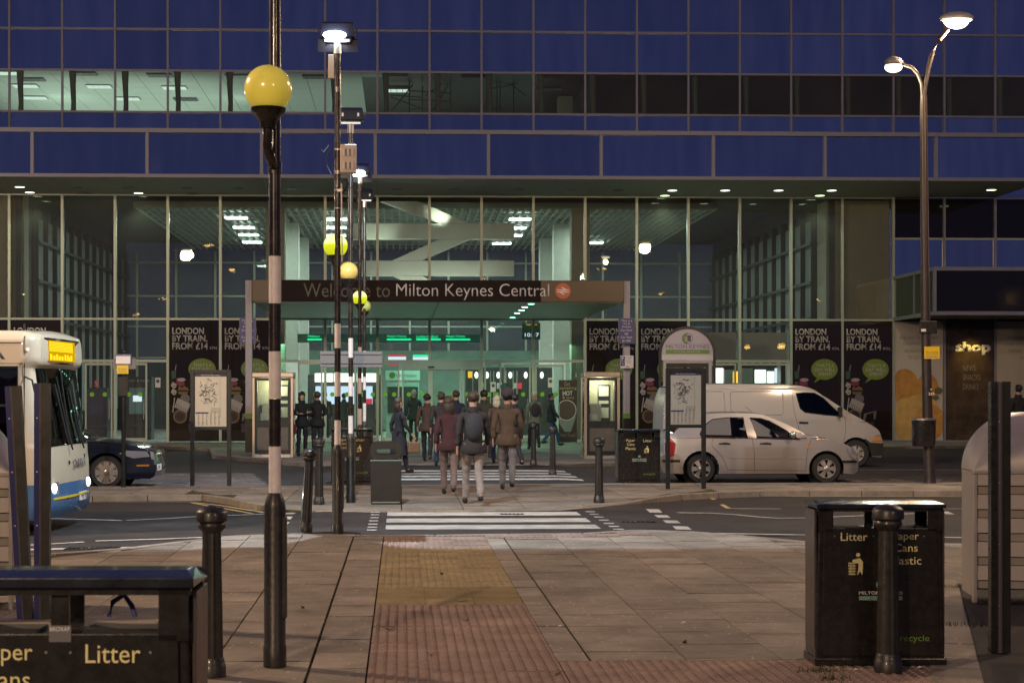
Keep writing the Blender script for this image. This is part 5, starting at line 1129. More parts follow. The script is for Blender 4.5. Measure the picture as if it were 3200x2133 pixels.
# ---- bus stop post
p = G(386, 1521); c = 30.2; s = FPX/c; t = thing('bus_stop_post', 'bus stop post with a white flag, yellow plate and timetable case right of the bus', 'bus stop', (p.x, p.y, 0)); Z = lambda py: EYE+(HY-py)/s; X = lambda px: (px-388)/s
ob('post', MB().cyl((0,0,0), (0,0,Z(1100)), .04), M['dark'], t, smooth=40); ob('finial', MB().sphere((0,0,Z(1100)), .05, 10, 8), M['dark'], t)
bx('flag', X(364), X(414), -.06, -.045, Z(1139), Z(1107), M['bluesign'], t); bx('flag_face', X(366), X(411), -.064, -.061, Z(1137), Z(1113), M['white'], t); bx('side_arm', X(356), X(427), -.04, -.02, Z(1153), Z(1121), M['signgrey'], t); text('Stand for 300 buses', M['white'], t, X(366), X(411), Z(1111), Z(1108.5), -.062, ext=.001)
bx('yellow_plate', X(369), X(405), -.07, -.062, Z(1168), Z(1141), M['yellow'], t)
for k, (a_, b_) in enumerate(((373, 401), (376, 397), (373, 401))): text(['No stopping', 'At any time', 'except buses'][k], M['ink'], t, X(a_), X(b_), Z(1155+k*5), Z(1151.5+k*5), -.072, ext=.001)
bx('timetable_case', X(373), X(402), -.07, -.042, Z(1237), Z(1177), M['dark'], t, bevel=.006)
# ---- street lamp column
c = 31.4; s = FPX/c; p = D(2906, HY, c); p.z = 0; t = thing('street_lamp', 'tall brown street lamp column with two curved arms, a bin and a yellow plate', 'street lamp', tuple(p)); Z = lambda py: EYE+(HY-py)/s; X = lambda px: (px-2906)/s
M['lampcol'] = mat('lamp_column_paint', (.035, .024, .02), .35, .1, noise=.25, nscale=8)
ob('column', MB().rings([((0,0,0), .115), ((0,0,.08), .105), ((X(2898),0,Z(1290)), .095), ((X(2892),0,Z(1000)), .085), ((X(2886),0,Z(350)), .068), ((X(2886),0,Z(300)), .06)], 20), M['lampcol'], t, smooth=50)
ob('arm', MB().tube([(X(2886),0,Z(310)), (X(2890),0,Z(270)), (X(2900),0,Z(215)), (X(2914),0,Z(165)), (X(2934),0,Z(125)), (X(2962),0,Z(92))], .045, 12), M['lampcol'], t, smooth=60)
ob('arm', MB().tube([(X(2884),0,Z(320)), (X(2880),0,Z(262)), (X(2868),0,Z(232)), (X(2850),0,Z(212)), (X(2815),0,Z(200))], .035, 12), M['lampcol'], t, smooth=60)
ob('lamp_head', MB().sphere((X(2990),0,Z(56)), .27, 20, 10, sx=1.2, sy=.8, sz=.42), M['signgrey'], t, smooth=60); LM = emis('sodium_glow', (1, .86, .55), 14)
ob('glowing_bowl', MB().sphere((X(2990),0,Z(66)), .2, 20, 12, sx=1.15, sy=.8, sz=.72), LM, t, smooth=60)
ob('lamp_head', MB().sphere((X(2791),0,Z(196)), .18, 20, 10, sx=.95, sy=.9, sz=.62), M['signgrey'], t, smooth=60); ob('glowing_bowl', MB().sphere((X(2791),0,Z(211)), .165, 20, 12, sx=1.0, sy=.9, sz=.62), emis('pale_bowl_glow', (1, 1, .72), 3.2), t, smooth=60)
q = t.location; light('POINT', (q.x+X(2990), q.y, Z(78)-.22), 1150, (1, .68, .42), .12, spec=0); light('POINT', (q.x+X(2791), q.y, Z(240)), 350, (1, .92, .62), .12, spec=0)
bx('yellow_plate', X(2882), X(2930), -.12, -.11, Z(1121), Z(1083), M['yellow'], t)
for k in range(3): text(['No stopping', 'At any time', 'except buses'][k], M['ink'], t, X(2887), X(2925), Z(1103+k*7), Z(1098.5+k*7), -.122)
bx('plate_back', X(2869), X(2924), -.1, -.06, Z(1043), Z(1003), M['dark'], t, bevel=.01); bx('plate_light', X(2873), X(2888), -.106, -.1, Z(1036), Z(1028), M['white'], t)
text('T', M['white'], t, X(2901), X(2908), Z(1220), Z(1214), -.105, bold=.02); text('223', M['white'], t, X(2896), X(2914), Z(1234), Z(1226), -.105, bold=.02)
bn = thing('hanging_litter_bin', 'small dark litter bin strapped to the street lamp column', 'litter bin', (q.x+X(2885), q.y-.02, Z(1393))); ob('tub', MB().lathe([(.20, 0), (.215, .04), (.225, .5)], n=20), M['black'], bn, smooth=40); ob('rim', MB().lathe([(.235, .49), (.235, .52), (.2, .525)], n=20), M['steel'], bn, smooth=40)
# lamps standing behind the photographer (they show mirrored in the glazing)
def back_lamp(label, x, y, h, pw, col):
    t = thing('street_lamp', label, 'street lamp', (x, y, 0), 0, 'lamps behind the viewpoint'); ob('column', MB().rings([((0,0,0), .1), ((0,0,h-.6), .06)], 12), M['lampcol'], t, smooth=50)
    ob('arm', MB().tube([(0,0,h-.62), (.1,0,h-.2), (.5,0,h), (1.0,0,h+.05)], .04), M['lampcol'], t); ob('glowing_bowl', MB().sphere((1.1,0,h), .2, 16, 10, sx=1.3, sz=.5), emis('back_lamp_glow', (1, .66, .22), 4), t)
    ob('lamp_head', MB().sphere((1.1,0,h+.07), .27, 16, 8, sz=.4), M['signgrey'], t)
    l = light('POINT', (x+1.1, y, h-.35), pw, col, .3, spec=.4 if y < 0 else 0)
WARM = (1, .68, .42)
back_lamp('lamp column behind the viewpoint on the left, seen only mirrored', -9, -9, 8.5, 8200, WARM); back_lamp('lamp column behind the viewpoint on the right, seen only mirrored', 8, -7, 8.5, 1500, WARM)
back_lamp('lamp column beside the bus stand, out of frame to the left', -13.65, 17.5, 10.2, 7600, WARM); back_lamp('lamp column beyond the lockers, out of frame to the right', 12.9, 21, 10.4, 3600, WARM)
back_lamp('lamp column by the far left kerb, out of frame', -19, 44, 8, 1500, (1, .72, .55)); back_lamp('lamp column by the far right kerb, out of frame', 36, 40, 8, 1200, (1, .72, .55))
mast_glow = emis('mast_lamp_glow', (1, .55, .15), 30)
for i, (px, py, ym, w, lb) in enumerate([(660,766,156,.5,'far mast lamp behind the viewpoint, mirrored left of the nearest globe'),(727,847,150,.55,'far mast lamp mirrored low beside the nearest striped pole'),(1868,842,156,.35,'orange mast lamp mirrored right of the tan column, left of a pair'),(1892,840,160,.35,'orange mast lamp mirrored right of the tan column, right of a pair'),
    (2071,915,156,.3,'mast lamp mirrored low in the pane above the council sign'),(75,920,156,.3,'mast lamp mirrored low in the leftmost pane'),(497,934,170,.25,'mast lamp mirrored in the fourth pane, left of a pair'),(512,936,150,.3,'mast lamp mirrored in the fourth pane, right of a pair'),(420,985,156,.35,'mast lamp mirrored above the left doors'),
    (2335,1080,150,.55,'lamp mirrored in the blind above the van, left of a pair'),(2442,1078,150,.75,'lamp mirrored in the blind above the van, right of a pair'),(3158,935,147,.3,'lamp mirrored in the dark projecting box'),(1725,1078,150,.4,'lamp mirrored in the glass above the right-hand doors'),(2560,940,170,.25,'mast lamp mirrored at the right of the hall glazing'),(1515,870,170,.2,'mast lamp mirrored above the canopy')]):
    q = W(px, py, ym); X_, Z_, Y_ = q.x, q.z, (116 if px < 3100 else 107)-ym; t = thing('mast_lamp', lb, 'lamp', (X_, Y_, 0), 0, 'far lamps behind the viewpoint')
    ob('mast', MB().rings([((0,0,0), .12), ((0,0,Z_-.1), .06)], 8), M['lampcol'], t); ob('glowing_bowl', MB().sphere((0, .15, Z_), w*.5, 12, 8, sz=.45), mast_glow, t); ob('lamp_head', MB().box(-w*.55, w*.55, -.1, .3, Z_+w*.2, Z_+w*.3), M['signgrey'], t)
# ---- channel posts
def chpost(label, x, y, H, lean, w=.14, blue=True, rz_=0):
    t = thing('channel_post', label, 'post', (x, y, 0), rz_, 'dark channel posts'); d = .07
    bx('left_flange', -w/2, -w/2+w*.34, -.03, .03, 0, H, M['bluelit'] if blue else M['black'], t); bx('web', -w/2+w*.341, -w/2+w*.36+.012, -.035, .03, 0, H, M['binside'], t) if blue else bx('web', -w*.16, w*.17, -.0, .03, 0, H, M['postweb'], t)
    bx('right_flange', (-w/2+w*.36+.0125) if blue else w*.171, w/2, -.04, .03, 0, H, M['dark'], t)
    for z in (.3, .7, 1.1, 1.5): ob('bolt', MB().disc((-w*.3 if blue else 0, -.031 if blue else -.001, z), .006, 8, .004), M['steel'], t)
    t.rotation_euler.y = lean; return t
M['bluelit'] = mat('blue_lit_flange', (.008, .012, .11), .3, .1, coat=.3); M['postweb'] = mat('grey_web', (.12, .11, .13), .4, .3)  # blue light on the flange is put into its base colour
p = G(80, 1932); chpost('leaning blue-lit post at the left edge in front of the bus', p.x, p.y, 1.74, math.radians(-3.0), .115); p = G(133, 1932); chpost('upright blue-lit post at the left, in front of the bus corner', p.x, p.y, 1.76, 0, .115)
p = G(3122, 2036); chpost('dark channel post at the right edge in front of the lockers', p.x, p.y, 1.76, 0, .125, False)
# ---- cycle lockers
M['alu'] = mat('locker_aluminium', (.40, .37, .34), .38, .55, noise=.1, nscale=3, bump=.04, bscale=8); M['aluslat'] = mat('locker_slat', (.36, .33, .29), .5, .25, noise=.1, nscale=5)
def locker(label, loc, rz_, flip=1):
    t = thing('cycle_locker', label, 'cycle locker', loc, rz_, 'rounded aluminium cycle lockers'); L = 2.2; XR_ = .48; hd = MB(); nx = 22; na = 16
    prof = [(.0+.5-.5*math.cos(k*PI/2/na), math.sin(k*PI/2/na)) for k in range(na+1)]
    for i in range(nx+1):
        x = XR_*(1-math.cos(PI/2*min(1, i/12))) if i < 12 else XR_+(L-XR_)*(i-12)/(nx-12)
        e = math.sqrt(max(0, 1-((XR_-x)/XR_)**2)) if x < XR_ else 1
        for a, z in prof: hd.v.append((x*flip, a*1.0, 1.06+.47*z*e))
    m_ = na+1; hd.f = [(i*m_+j, i*m_+j+1, (i+1)*m_+j+1, (i+1)*m_+j) for i in range(nx) for j in range(na)]
    ob('hood', hd, M['alu'], t, smooth=50)
    o = len(hd.v); bk = MB(); P = [(x*flip, z) for x, z in [(XR_*(1-math.cos(PI/2*k/12)), 1.06+.47*math.sqrt(max(0, 1-((XR_-XR_*(1-math.cos(PI/2*k/12)))/XR_)**2))) for k in range(13)]+[(L, 1.53), (L, 1.06)]]
    ob('back_sheet', bk.prism(P, .501, .52), M['alu'], t)
    a, b = sorted((0, L*flip)); ob('core', MB().box(a+.04, b-.03, .06, .5, .1, 1.055), M['darkwall'], t)
    ob('hood_lip', MB().box(a, b, -.012, .05, 1.035, 1.062), M['alu'], t, bevel=.006)
    for k in range(5):
        z = .115+k*.19
        for z0, z1, y0, y1, nm in ((z+.07, z+.185, -.012, .004, 'slat'), (z, z+.062, .028, .020, 'lower_slat')):
            ob(nm, MB().add([(a+.03,y0,z0),(b,y0,z0),(b,.05,z0),(a+.03,.05,z0),(a+.03,y1,z1),(b,y1,z1),(b,.05,z1),(a+.03,.05,z1)],[(0,3,2,1),(4,5,6,7),(0,1,5,4),(1,2,6,5),(2,3,7,6),(3,0,4,7)]), M['aluslat'], t)
    for x in (0, 1.1): bx('frame_upright', min(x*flip, x*flip+.03*flip), max(x*flip, x*flip+.03*flip), -.03, .05, 0, 1.034, M['alu'], t, bevel=.004)
    bx('end_panel', min(0, .02*flip), max(0, .02*flip), .051, .5, .05, 1.055, M['alu'], t)
    return t
p = D(3040, HY, 13.4); locker('silver rounded cycle locker at the right edge behind the dark post', (p.x, p.y, 0), math.radians(-9)); 
p = D(40, HY, 13.0); locker('silver rounded cycle locker cut off by the left edge', (p.x, p.y, 0), math.radians(9), -1)
# ================================================================ VEHICLES
def catmull(pts, n=5):
    out = []; P = [pts[0]]+list(pts)+[pts[-1]]
    for i in range(1, len(P)-2):
        p0, p1, p2, p3 = (Vector(q) for q in P[i-1:i+3])
        for k in range(n):
            t = k/n; out.append(tuple(.5*((2*p1)+(-p0+p2)*t+(2*p0-5*p1+4*p2-p3)*t*t+(-p0+3*p1-3*p2+p3)*t**3)))
    out.append(tuple(pts[-1])); return out
def flat_mesh(outer, holes, xs, zs, f):
    loops = [[Vector((a, b, 0)) for a, b in L] for L in [outer]+holes]; al = [q for L in [outer]+holes for q in L]
    bm = bmesh.new(); V = [bm.verts.new((a, 0, b)) for a, b in al]
    for t in geometry.tessellate_polygon(loops):
        try: bm.faces.new([V[i] for i in t])
        except ValueError: pass
    for x in xs: bmesh.ops.bisect_plane(bm, geom=bm.verts[:]+bm.edges[:]+bm.faces[:], plane_co=(x, 0, 0), plane_no=(1, 0, 0))
    for z in zs: bmesh.ops.bisect_plane(bm, geom=bm.verts[:]+bm.edges[:]+bm.faces[:], plane_co=(0, 0, z), plane_no=(0, 0, 1))
    for v in bm.verts: v.co.y = -f(v.co.x, v.co.z)
    return bm
def bm_to(mb, bm, mirror=False):
    vs = [tuple(v.co) for v in bm.verts]; bm.verts.index_update(); fs = [tuple(v.index for v in f.verts) for f in bm.faces]; mb.add(vs, fs)
    if mirror: mb.add([(x, -y, z) for x, y, z in vs], [f[::-1] for f in fs])
def wheel(parent, x, y, r, rr, spokes, side=-1, w=.19):
    ty = ob('wheel', MB().lathe([(rr, -w/2), (r*.93, -w/2), (r, -w*.36), (r, w*.36), (r*.93, w/2), (rr, w/2), (rr-.01, w/2-.03)], n=32), M['rubber'], parent, smooth=40)
    ty.matrix_local = Matrix.Translation((x, y, r)) @ Matrix.Rotation(PI/2, 4, 'X')
    rm = MB(); z0 = w/2*(1)
    rm.lathe([(rr, .0), (rr, .02), (rr-.012, .02), (rr-.02, .0)], (0, 0, z0-.025), 32).lathe([(.05, -.02), (.05, .02), (.03, .03)], (0, 0, z0-.02), 16)
    for k in range(spokes):
        a = 2*PI*k/spokes; c, s = math.cos(a), math.sin(a); w0, w1 = rr*.13, rr*.30
        pts = []
        for (q, ww) in ((.035, w0), (rr-.012, w1)):
            for sg_ in (-1, 1): pts.append((q*c-sg_*ww*s, q*s+sg_*ww*c))
        rm.add([(pts[0][0], pts[0][1], z0-.012), (pts[1][0], pts[1][1], z0-.012), (pts[3][0], pts[3][1], z0-.02), (pts[2][0], pts[2][1], z0-.02), (pts[0][0], pts[0][1], z0-.03), (pts[1][0], pts[1][1], z0-.03), (pts[3][0], pts[3][1], z0-.035), (pts[2][0], pts[2][1], z0-.035)], [(0,1,2,3),(0,4,5,1),(2,6,7,3),(1,5,6,2),(0,3,7,4)])
    ob('rim', rm, M['rim'], ty, smooth=40); ob('hub_dark', MB().cyl((0,0,z0-.09), (0,0,z0-.06), rr-.005, n=24), M['dark'], ty)
    return ty
def vehicle(t, segs, hwf, wheels, z0, ra, rw, holes, paint, W, crown=.03, xs=None, zs=None, paint2=None, zsplit=None, spokes=6, rr=.19, glass='carglass'):
    top = []; rib = []
    for nm, pts, m in segs:
        s_ = catmull(pts, 5); rib.append((nm, s_, m)); top += s_ if not top else s_[1:]
    xr, xf = top[-1][0], top[0][0]; bot = []
    for wx in sorted(wheels):
        h0 = math.sqrt(max(.001, ra*ra-(z0-rw)**2)); a0 = math.atan2(z0-rw, -h0); a0 = a0 if a0 > 0 else a0+2*PI; a1 = math.atan2(z0-rw, h0)
        for k in range(15): a = a0+(a1-a0)*k/14; bot.append((wx+ra*math.cos(a), rw+ra*math.sin(a)))
    outer = top+[(xr+.001, z0)]*0+bot
    xs = xs or [xf-.05*k for k in range(1, 8)]+[xr+.06*k for k in range(1, 5)]+[xf+(xr-xf)*k/14 for k in range(1, 14)]
    zmax = max(p[1] for p in top); zs = zs or [z0+(zmax-z0)*k/12 for k in range(1, 12)]
    sm = flat_mesh(outer, holes, xs, zs, hwf); mb = MB(); bm_to(mb, sm, True); sm.free(); gl = MB()
    for nm, s_, m in rib:
        tgt = gl if m == 'glass' else mb; o = len(tgt.v); nx = 9; k = len(s_)
        for i, (x, z) in enumerate(s_):
            a = Vector(s_[max(i-1, 0)]); b = Vector(s_[min(i+1, k-1)]); d = (b-a).normalized(); n = Vector((-d.y, d.x))*-1
            if nm == 'roof' or abs(d.x) > .8: n = Vector((0, 1))
            elif d.y > 0 and x > (xr+xf)/2: n = Vector((1, .3)).normalized()
            else: n = Vector((-1, .1)).normalized() if x < (xr+xf)/2 else Vector((1, .1)).normalized()
            w = hwf(x, z)
            for j in range(nx):
                q = -1+2*j/(nx-1); cc = crown*(1-q*q); tgt.v.append((x+n.x*cc, w*q, z+n.y*cc))
        for i in range(k-1):
            for j in range(nx-1): tgt.f.append((o+i*nx+j, o+i*nx+j+1, o+(i+1)*nx+j+1, o+(i+1)*nx+j))
    me = mb.mesh('body', paint); bm = bmesh.new(); bm.from_mesh(me); bmesh.ops.remove_doubles(bm, verts=bm.verts, dist=.002); bmesh.ops.recalc_face_normals(bm, faces=bm.faces)
    if paint2:
        me.materials.append(paint2)
        for f in bm.faces: f.material_index = 1 if f.calc_center_median().z < zsplit else 0
    bm.to_mesh(me); bm.free(); me.polygons.foreach_set('use_smooth', [True]*len(me.polygons)); me.set_sharp_from_angle(angle=math.radians(38))
    body = link('body', me, t)
    if gl.v: ob('windscreen', gl, M[glass], t, smooth=40)
    hf = lambda x, z: hwf(x, z)-.008
    for h in holes:
        for sgn in (1, -1):
            b = flat_mesh(h, [], xs, zs, hf); m2 = MB(); bm_to(m2, b); b.free(); m2.v = [(x, y*sgn, z) for x, y, z in m2.v]; ob('side_window', m2, M[glass], t, smooth=30)
            ob('window_seal', MB().tube([(x, -sgn*(hwf(x, z)-.001), z) for x, z in h+[h[0]]], .011, 6), M['rubber'], t)
    ob('underbody', MB().box(xr+.25, xf-.2, -W*.78, W*.78, z0-.02, z0+.12), M['rubber'], t)
    for wx in wheels:
        for s_ in (-1, 1):
            wl = wheel(t, wx, s_*(W-.13), rw, rr, spokes); 
            if s_ > 0: wl.matrix_local = Matrix.Translation((wx, s_*(W-.13), rw)) @ Matrix.Rotation(-PI/2, 4, 'X')
            ob('wheel_arch_liner', MB().cyl((wx, s_*(W-.30), rw), (wx, s_*(W-.31), rw), ra+.005, n=24), M['rubber'], t)
    return body
def seam(t, pts, hwf, r=.0035, nm='shut_line', m='rubber', both=False):
    P = catmull(pts, 5)
    ob(nm, MB().tube([(x, -hwf(x, z)-.0005, z) for x, z in P], r, 5), M[m], t)
def patch(t, nm, poly, hwf, m, off=.006, both=True):
    hf = lambda x, z: hwf(x, z)+off; X = [min(a for a, b in poly)+k*.06 for k in range(1, 30) if min(a for a, b in poly)+k*.06 < max(a for a, b in poly)]
    for sgn in ((1, -1) if both else (1,)):
        b = flat_mesh(poly, [], X, [sum(q[1] for q in poly)/len(poly)], hf); m2 = MB(); bm_to(m2, b); b.free(); m2.v = [(x, y*sgn, z) for x, y, z in m2.v]
        n = len(m2.v); m2.v += [(x, y*(1-(off+.01)/max(.2, abs(y))), z) for x, y, z in m2.v]; ob(nm, m2, m if not isinstance(m, str) else M[m], t, smooth=30)
def seat(t, x, y, z, s=1):
    o = ob('seat', MB().box(x-.22, x+.26, y-.23, y+.23, z, z+.14).add([(x-.32,y-.22,z+.08),(x-.20,y-.22,z+.08),(x-.20,y+.22,z+.08),(x-.32,y+.22,z+.08),(x-.46,y-.2,z+.62),(x-.37,y-.2,z+.62),(x-.37,y+.2,z+.62),(x-.46,y+.2,z+.62)],[(0,3,2,1),(4,5,6,7),(0,1,5,4),(1,2,6,5),(2,3,7,6),(3,0,4,7)]), M['seat'], t, bevel=.03)
    ob('headrest', MB().box(x-.47, x-.38, y-.13, y+.13, z+.66, z+.85), M['seat'], o, bevel=.03)
M['carglass'] = glassmat('vehicle_glass', (.78, .78, .80), 1.45); M['carglass_dark'] = glassmat('vehicle_glass_dark', (.08, .085, .09), 1.55); M['rim'] = mat('wheel_rim', (.48, .45, .41), .3, .7, noise=.1); M['seat'] = mat('seat_fabric', (.02, .02, .025), .8)
def carhw(W, L, zb, zr, front=.22, rear=.16, tum=.27, r=.0):
    def f(x, z):
        q = (x+L/2)/(L/2); w = W*(1-(front if q > 0 else rear)*abs(min(1.0, abs(q)))**5)
        if z > zb: w *= 1-tum*((z-zb)/(zr-zb))**1.15
        else: w *= 1-.10*((zb*.62-z)/zb)**2*1.4
        return w
    return f
# silver hatchback
L = 4.0; hw_s = carhw(.82, L, .90, 1.39); c = 33.2; p = D(2690, HY, c)
t = thing('silver_hatchback', 'silver five-door hatchback parked in front of the white van', 'car', (p.x, p.y+.82, -.1), 0)
silver = road_dirt(mat('silver_paint', (.48, .46, .44), .28, .6, coat=.6))
w1 = [(-2.19,1.30),(-1.98,1.29),(-1.80,1.235),(-1.5,1.06),(-1.22,.87),(-1.6,.88),(-2.08,.90)]; w2 = [(-2.33,1.305),(-2.65,1.305),(-2.95,1.27),(-3.14,1.14),(-3.22,.98),(-3.20,.925),(-2.27,.905)]
w3 = [(-3.12+.0, 1.2)]
vehicle(t, [('front', [(-.10,.17),(-.01,.24),(.0,.36),(-.02,.52),(-.05,.60)], 'p'), ('bonnet', [(-.05,.60),(-.14,.70),(-.33,.79),(-.62,.875),(-.90,.93),(-1.08,.96)], 'p'), ('windscreen', [(-1.08,.96),(-1.45,1.165),(-1.88,1.35)], 'glass'), ('roof', [(-1.88,1.35),(-2.1,1.385),(-2.5,1.395),(-2.9,1.39),(-3.2,1.36)], 'p'), ('rear_window', [(-3.2,1.36),(-3.5,1.20),(-3.74,1.0)], 'glass'), ('tail', [(-3.74,1.0),(-3.86,.95),(-3.93,.8),(-3.93,.58),(-4.0,.5),(-4.0,.36),(-3.93,.2)], 'p')],
        hw_s, [-.68, -3.20], .19, .36, .29, [w1, w2], silver, .82)
seam(t, [(-1.0,.86),(-1.08,.6),(-1.10,.25)], hw_s); seam(t, [(-2.18,.90),(-2.14,.6),(-2.14,.22)], hw_s); seam(t, [(-2.96,.90),(-2.98,.75),(-2.8,.55),(-2.68,.3)], hw_s); seam(t, [(-1.10,.25),(-2.68,.27)], hw_s)
seam(t, [(-1.12,.50),(-2.66,.51)], hw_s, .008, 'rubbing_strip', 'alu'); seam(t, [(-1.08,.90),(-1.5,.885),(-2.2,.895),(-3.2,.915)], hw_s, .008, 'waist_seal')
for x in (-1.90, -2.72): patch(t, 'door_handle', [(x-.13,.775),(x+.10,.77),(x+.10,.80),(x,.815),(x-.13,.80)], hw_s, 'dark', .02)
hlm = mat('headlamp_glass', (.55, .55, .55), .08, .6, coat=1); amb = mat('indicator_amber', (.55, .22, .02), .25, 0, coat=.8); redm = mat('tail_lamp_red', (.25, .015, .015), .2, 0, coat=1, emit=(1, .05, .03), es=.04)
patch(t, 'headlight', [(-.06,.46),(-.03,.58),(-.12,.70),(-.26,.70),(-.20,.56)], hw_s, hlm, .012); patch(t, 'tail_lamp', [(-3.90,.52),(-3.92,.80),(-3.80,.90),(-3.70,.78),(-3.74,.55)], hw_s, redm, .012)
patch(t, 'bumper_strip', [(-.04,.40),(-.36,.40),(-.36,.45),(-.04,.45)], hw_s, 'dark', .01); patch(t, 'bumper_strip', [(-3.96,.42),(-3.62,.42),(-3.62,.47),(-3.96,.47)], hw_s, 'dark', .01); patch(t, 'side_indicator', [(-1.02,.70),(-1.10,.70),(-1.10,.73),(-1.02,.73)], hw_s, amb, .006)
for s_ in (-1, 1): mm = ob('door_mirror', MB().sphere((-1.38, s_*.93, .97), .085, 12, 8, sx=.7, sy=1.1, sz=.8), silver, t, smooth=60); ob('mirror_glass', MB().sphere((-1.41, s_*.93, .97), .075, 12, 8, sx=.6, sy=1, sz=.75), M['steel'], mm, smooth=60)
for x in (-1.75, -2.75):
    for y in (-.36, .36): seat(t, x, y, .42)
ob('steering_wheel', MB().lathe([(.18, -.012), (.195, 0), (.18, .012), (.165, 0)], n=24), M['rubber'], t).matrix_local = Matrix.Translation((-1.45, .36, .86)) @ Matrix.Rotation(math.radians(62), 4, 'Y'); bx('dashboard', -1.35, -1.0, -.66, .66, .6, .9, M['seat'], t, bevel=.04)
ob('aerial', MB().tube([(-2.0,0,1.4),(-2.15,0,1.52)], .004), M['rubber'], t)
# white van
Lv = 5.45
def hw_v(x, z):
    q = (x+Lv/2)/(Lv/2); w = .85*(1-(.20*q**7 if q > 0 else .04*abs(q)**9))
    if z > 1.15: w *= 1-.17*((z-1.15)/.85)**1.3
    if z > 1.9: w *= .985
    return w
c = 40.4; p = D(2768, HY, c); t = thing('white_van', 'long white panel van parked beyond the silver hatchback', 'van', (p.x, p.y+.85, -.1), 0); vanp = road_dirt(mat('van_white', (.33, .32, .31), .42, 0, coat=.2), .9)
wv = [(-2.17,1.79),(-1.95,1.81),(-1.72,1.80),(-1.51,1.68),(-1.25,1.42),(-1.05,1.23),(-1.5,1.27),(-1.97,1.33),(-2.08,1.42),(-2.13,1.6)]
vehicle(t, [('front', [(-.08,.24),(-.02,.35),(-.02,.56),(-.06,.70),(-.10,.83)], 'p'), ('bonnet', [(-.10,.83),(-.2,.94),(-.54,1.14),(-.87,1.32)], 'p'), ('windscreen', [(-.87,1.32),(-1.2,1.53),(-1.53,1.75)], 'glass'), ('roof', [(-1.53,1.75),(-1.78,1.90),(-2.18,1.98),(-3.2,2.01),(-4.5,2.01),(-5.1,1.99),(-5.3,1.93)], 'p'), ('tail', [(-5.3,1.93),(-5.4,1.6),(-5.43,1.0),(-5.45,.5),(-5.42,.25)], 'p')],
        hw_v, [-.72, -4.0], .26, .40, .33, [wv], vanp, .85, glass='carglass_dark', rr=.2, spokes=7)
for x0, x1 in ((-3.78, -2.5), (-5.1, -3.93)):
    q = rrect(x0, x1, 1.27, 1.84, .08); seam(t, q+[q[0]], hw_v, .010, 'panel_recess', 'binside') if 0 else ob('panel_recess', MB().tube([(x, -hw_v(x, z)+.003, z) for x, z in q+[q[0]]], .012, 6), vanp, t, smooth=60)
seam(t, [(-2.26,1.86),(-2.24,1.4),(-2.12,.9),(-2.0,.4)], hw_v); seam(t, [(-1.0,1.2),(-.98,.9),(-1.05,.5)], hw_v); seam(t, [(-2.26,1.86),(-1.8,1.87),(-1.5,1.72),(-1.0,1.2)], hw_v)
patch(t, 'door_handle', [(-2.12,1.06),(-1.90,1.06),(-1.90,1.10),(-2.12,1.11)], hw_v, 'dark', .02); patch(t, 'headlight', [(-.10,.80),(-.03,.64),(-.34,.62),(-.22,.78)], hw_v, hlm, .01); patch(t, 'indicator', [(-.12,.74),(-.04,.64),(-.33,.63),(-.27,.72)], hw_v, amb, .018)
patch(t, 'bumper', [(-.03,.28),(-.02,.58),(-.38,.60),(-.34,.28)], hw_v, M['rubber'], .03); patch(t, 'arch_trim', [(-.32,.35),(-.36,.6),(-.5,.7),(-.52,.66),(-.42,.56),(-.37,.35)], hw_v, M['rubber'], .01)
for s_ in (-1, 1): ob('door_mirror', MB().box(-1.18, -1.10, s_*.93-.08, s_*.93+.08, 1.22, 1.46), M['rubber'], t, bevel=.02)
seat(t, -1.75, -.4, .8); seat(t, -1.75, .4, .8); ob('roof_beacon_mount', MB().box(-2.02, -1.90, -.06, .06, 1.96, 2.05), M['rubber'], t, bevel=.01); bx('cargo_bulkhead', -2.4, -2.36, -.7, .7, .5, 1.85, M['rubber'], t)
# dark saloon behind the bus
Lb = 4.45; hw_b = carhw(.86, Lb, .87, 1.40); c = 31.2; p = D(482, HY, c); t = thing('dark_blue_car', 'dark navy saloon car with alloy wheels, nose showing past the bus', 'car', (p.x, p.y+.86, -.1), 0); navy = mat('navy_paint', (.008, .012, .028), .22, .3, coat=1)
wb1 = [(-2.3,1.29),(-2.0,1.28),(-1.4,.95),(-1.5,.9),(-2.25,.9)]; wb2 = [(-2.4,1.3),(-2.9,1.27),(-3.3,1.05),(-3.25,.92),(-2.35,.9)]
vehicle(t, [('front', [(-.10,.18),(-.02,.25),(.0,.38),(-.03,.5),(-.06,.62)], 'p'), ('bonnet', [(-.06,.62),(-.18,.74),(-.5,.83),(-1.05,.90),(-1.32,.93)], 'p'), ('windscreen', [(-1.32,.93),(-1.7,1.15),(-2.1,1.34)], 'glass'), ('roof', [(-2.1,1.34),(-2.5,1.40),(-2.9,1.38),(-3.2,1.31)], 'p'), ('rear_window', [(-3.2,1.31),(-3.5,1.14),(-3.75,1.0)], 'glass'), ('tail', [(-3.75,1.0),(-4.1,.99),(-4.36,.94),(-4.42,.6),(-4.4,.25)], 'p')],
        hw_b, [-.90, -3.6], .19, .37, .31, [wb1, wb2], navy, .86, spokes=8, rr=.215, glass='carglass_dark')
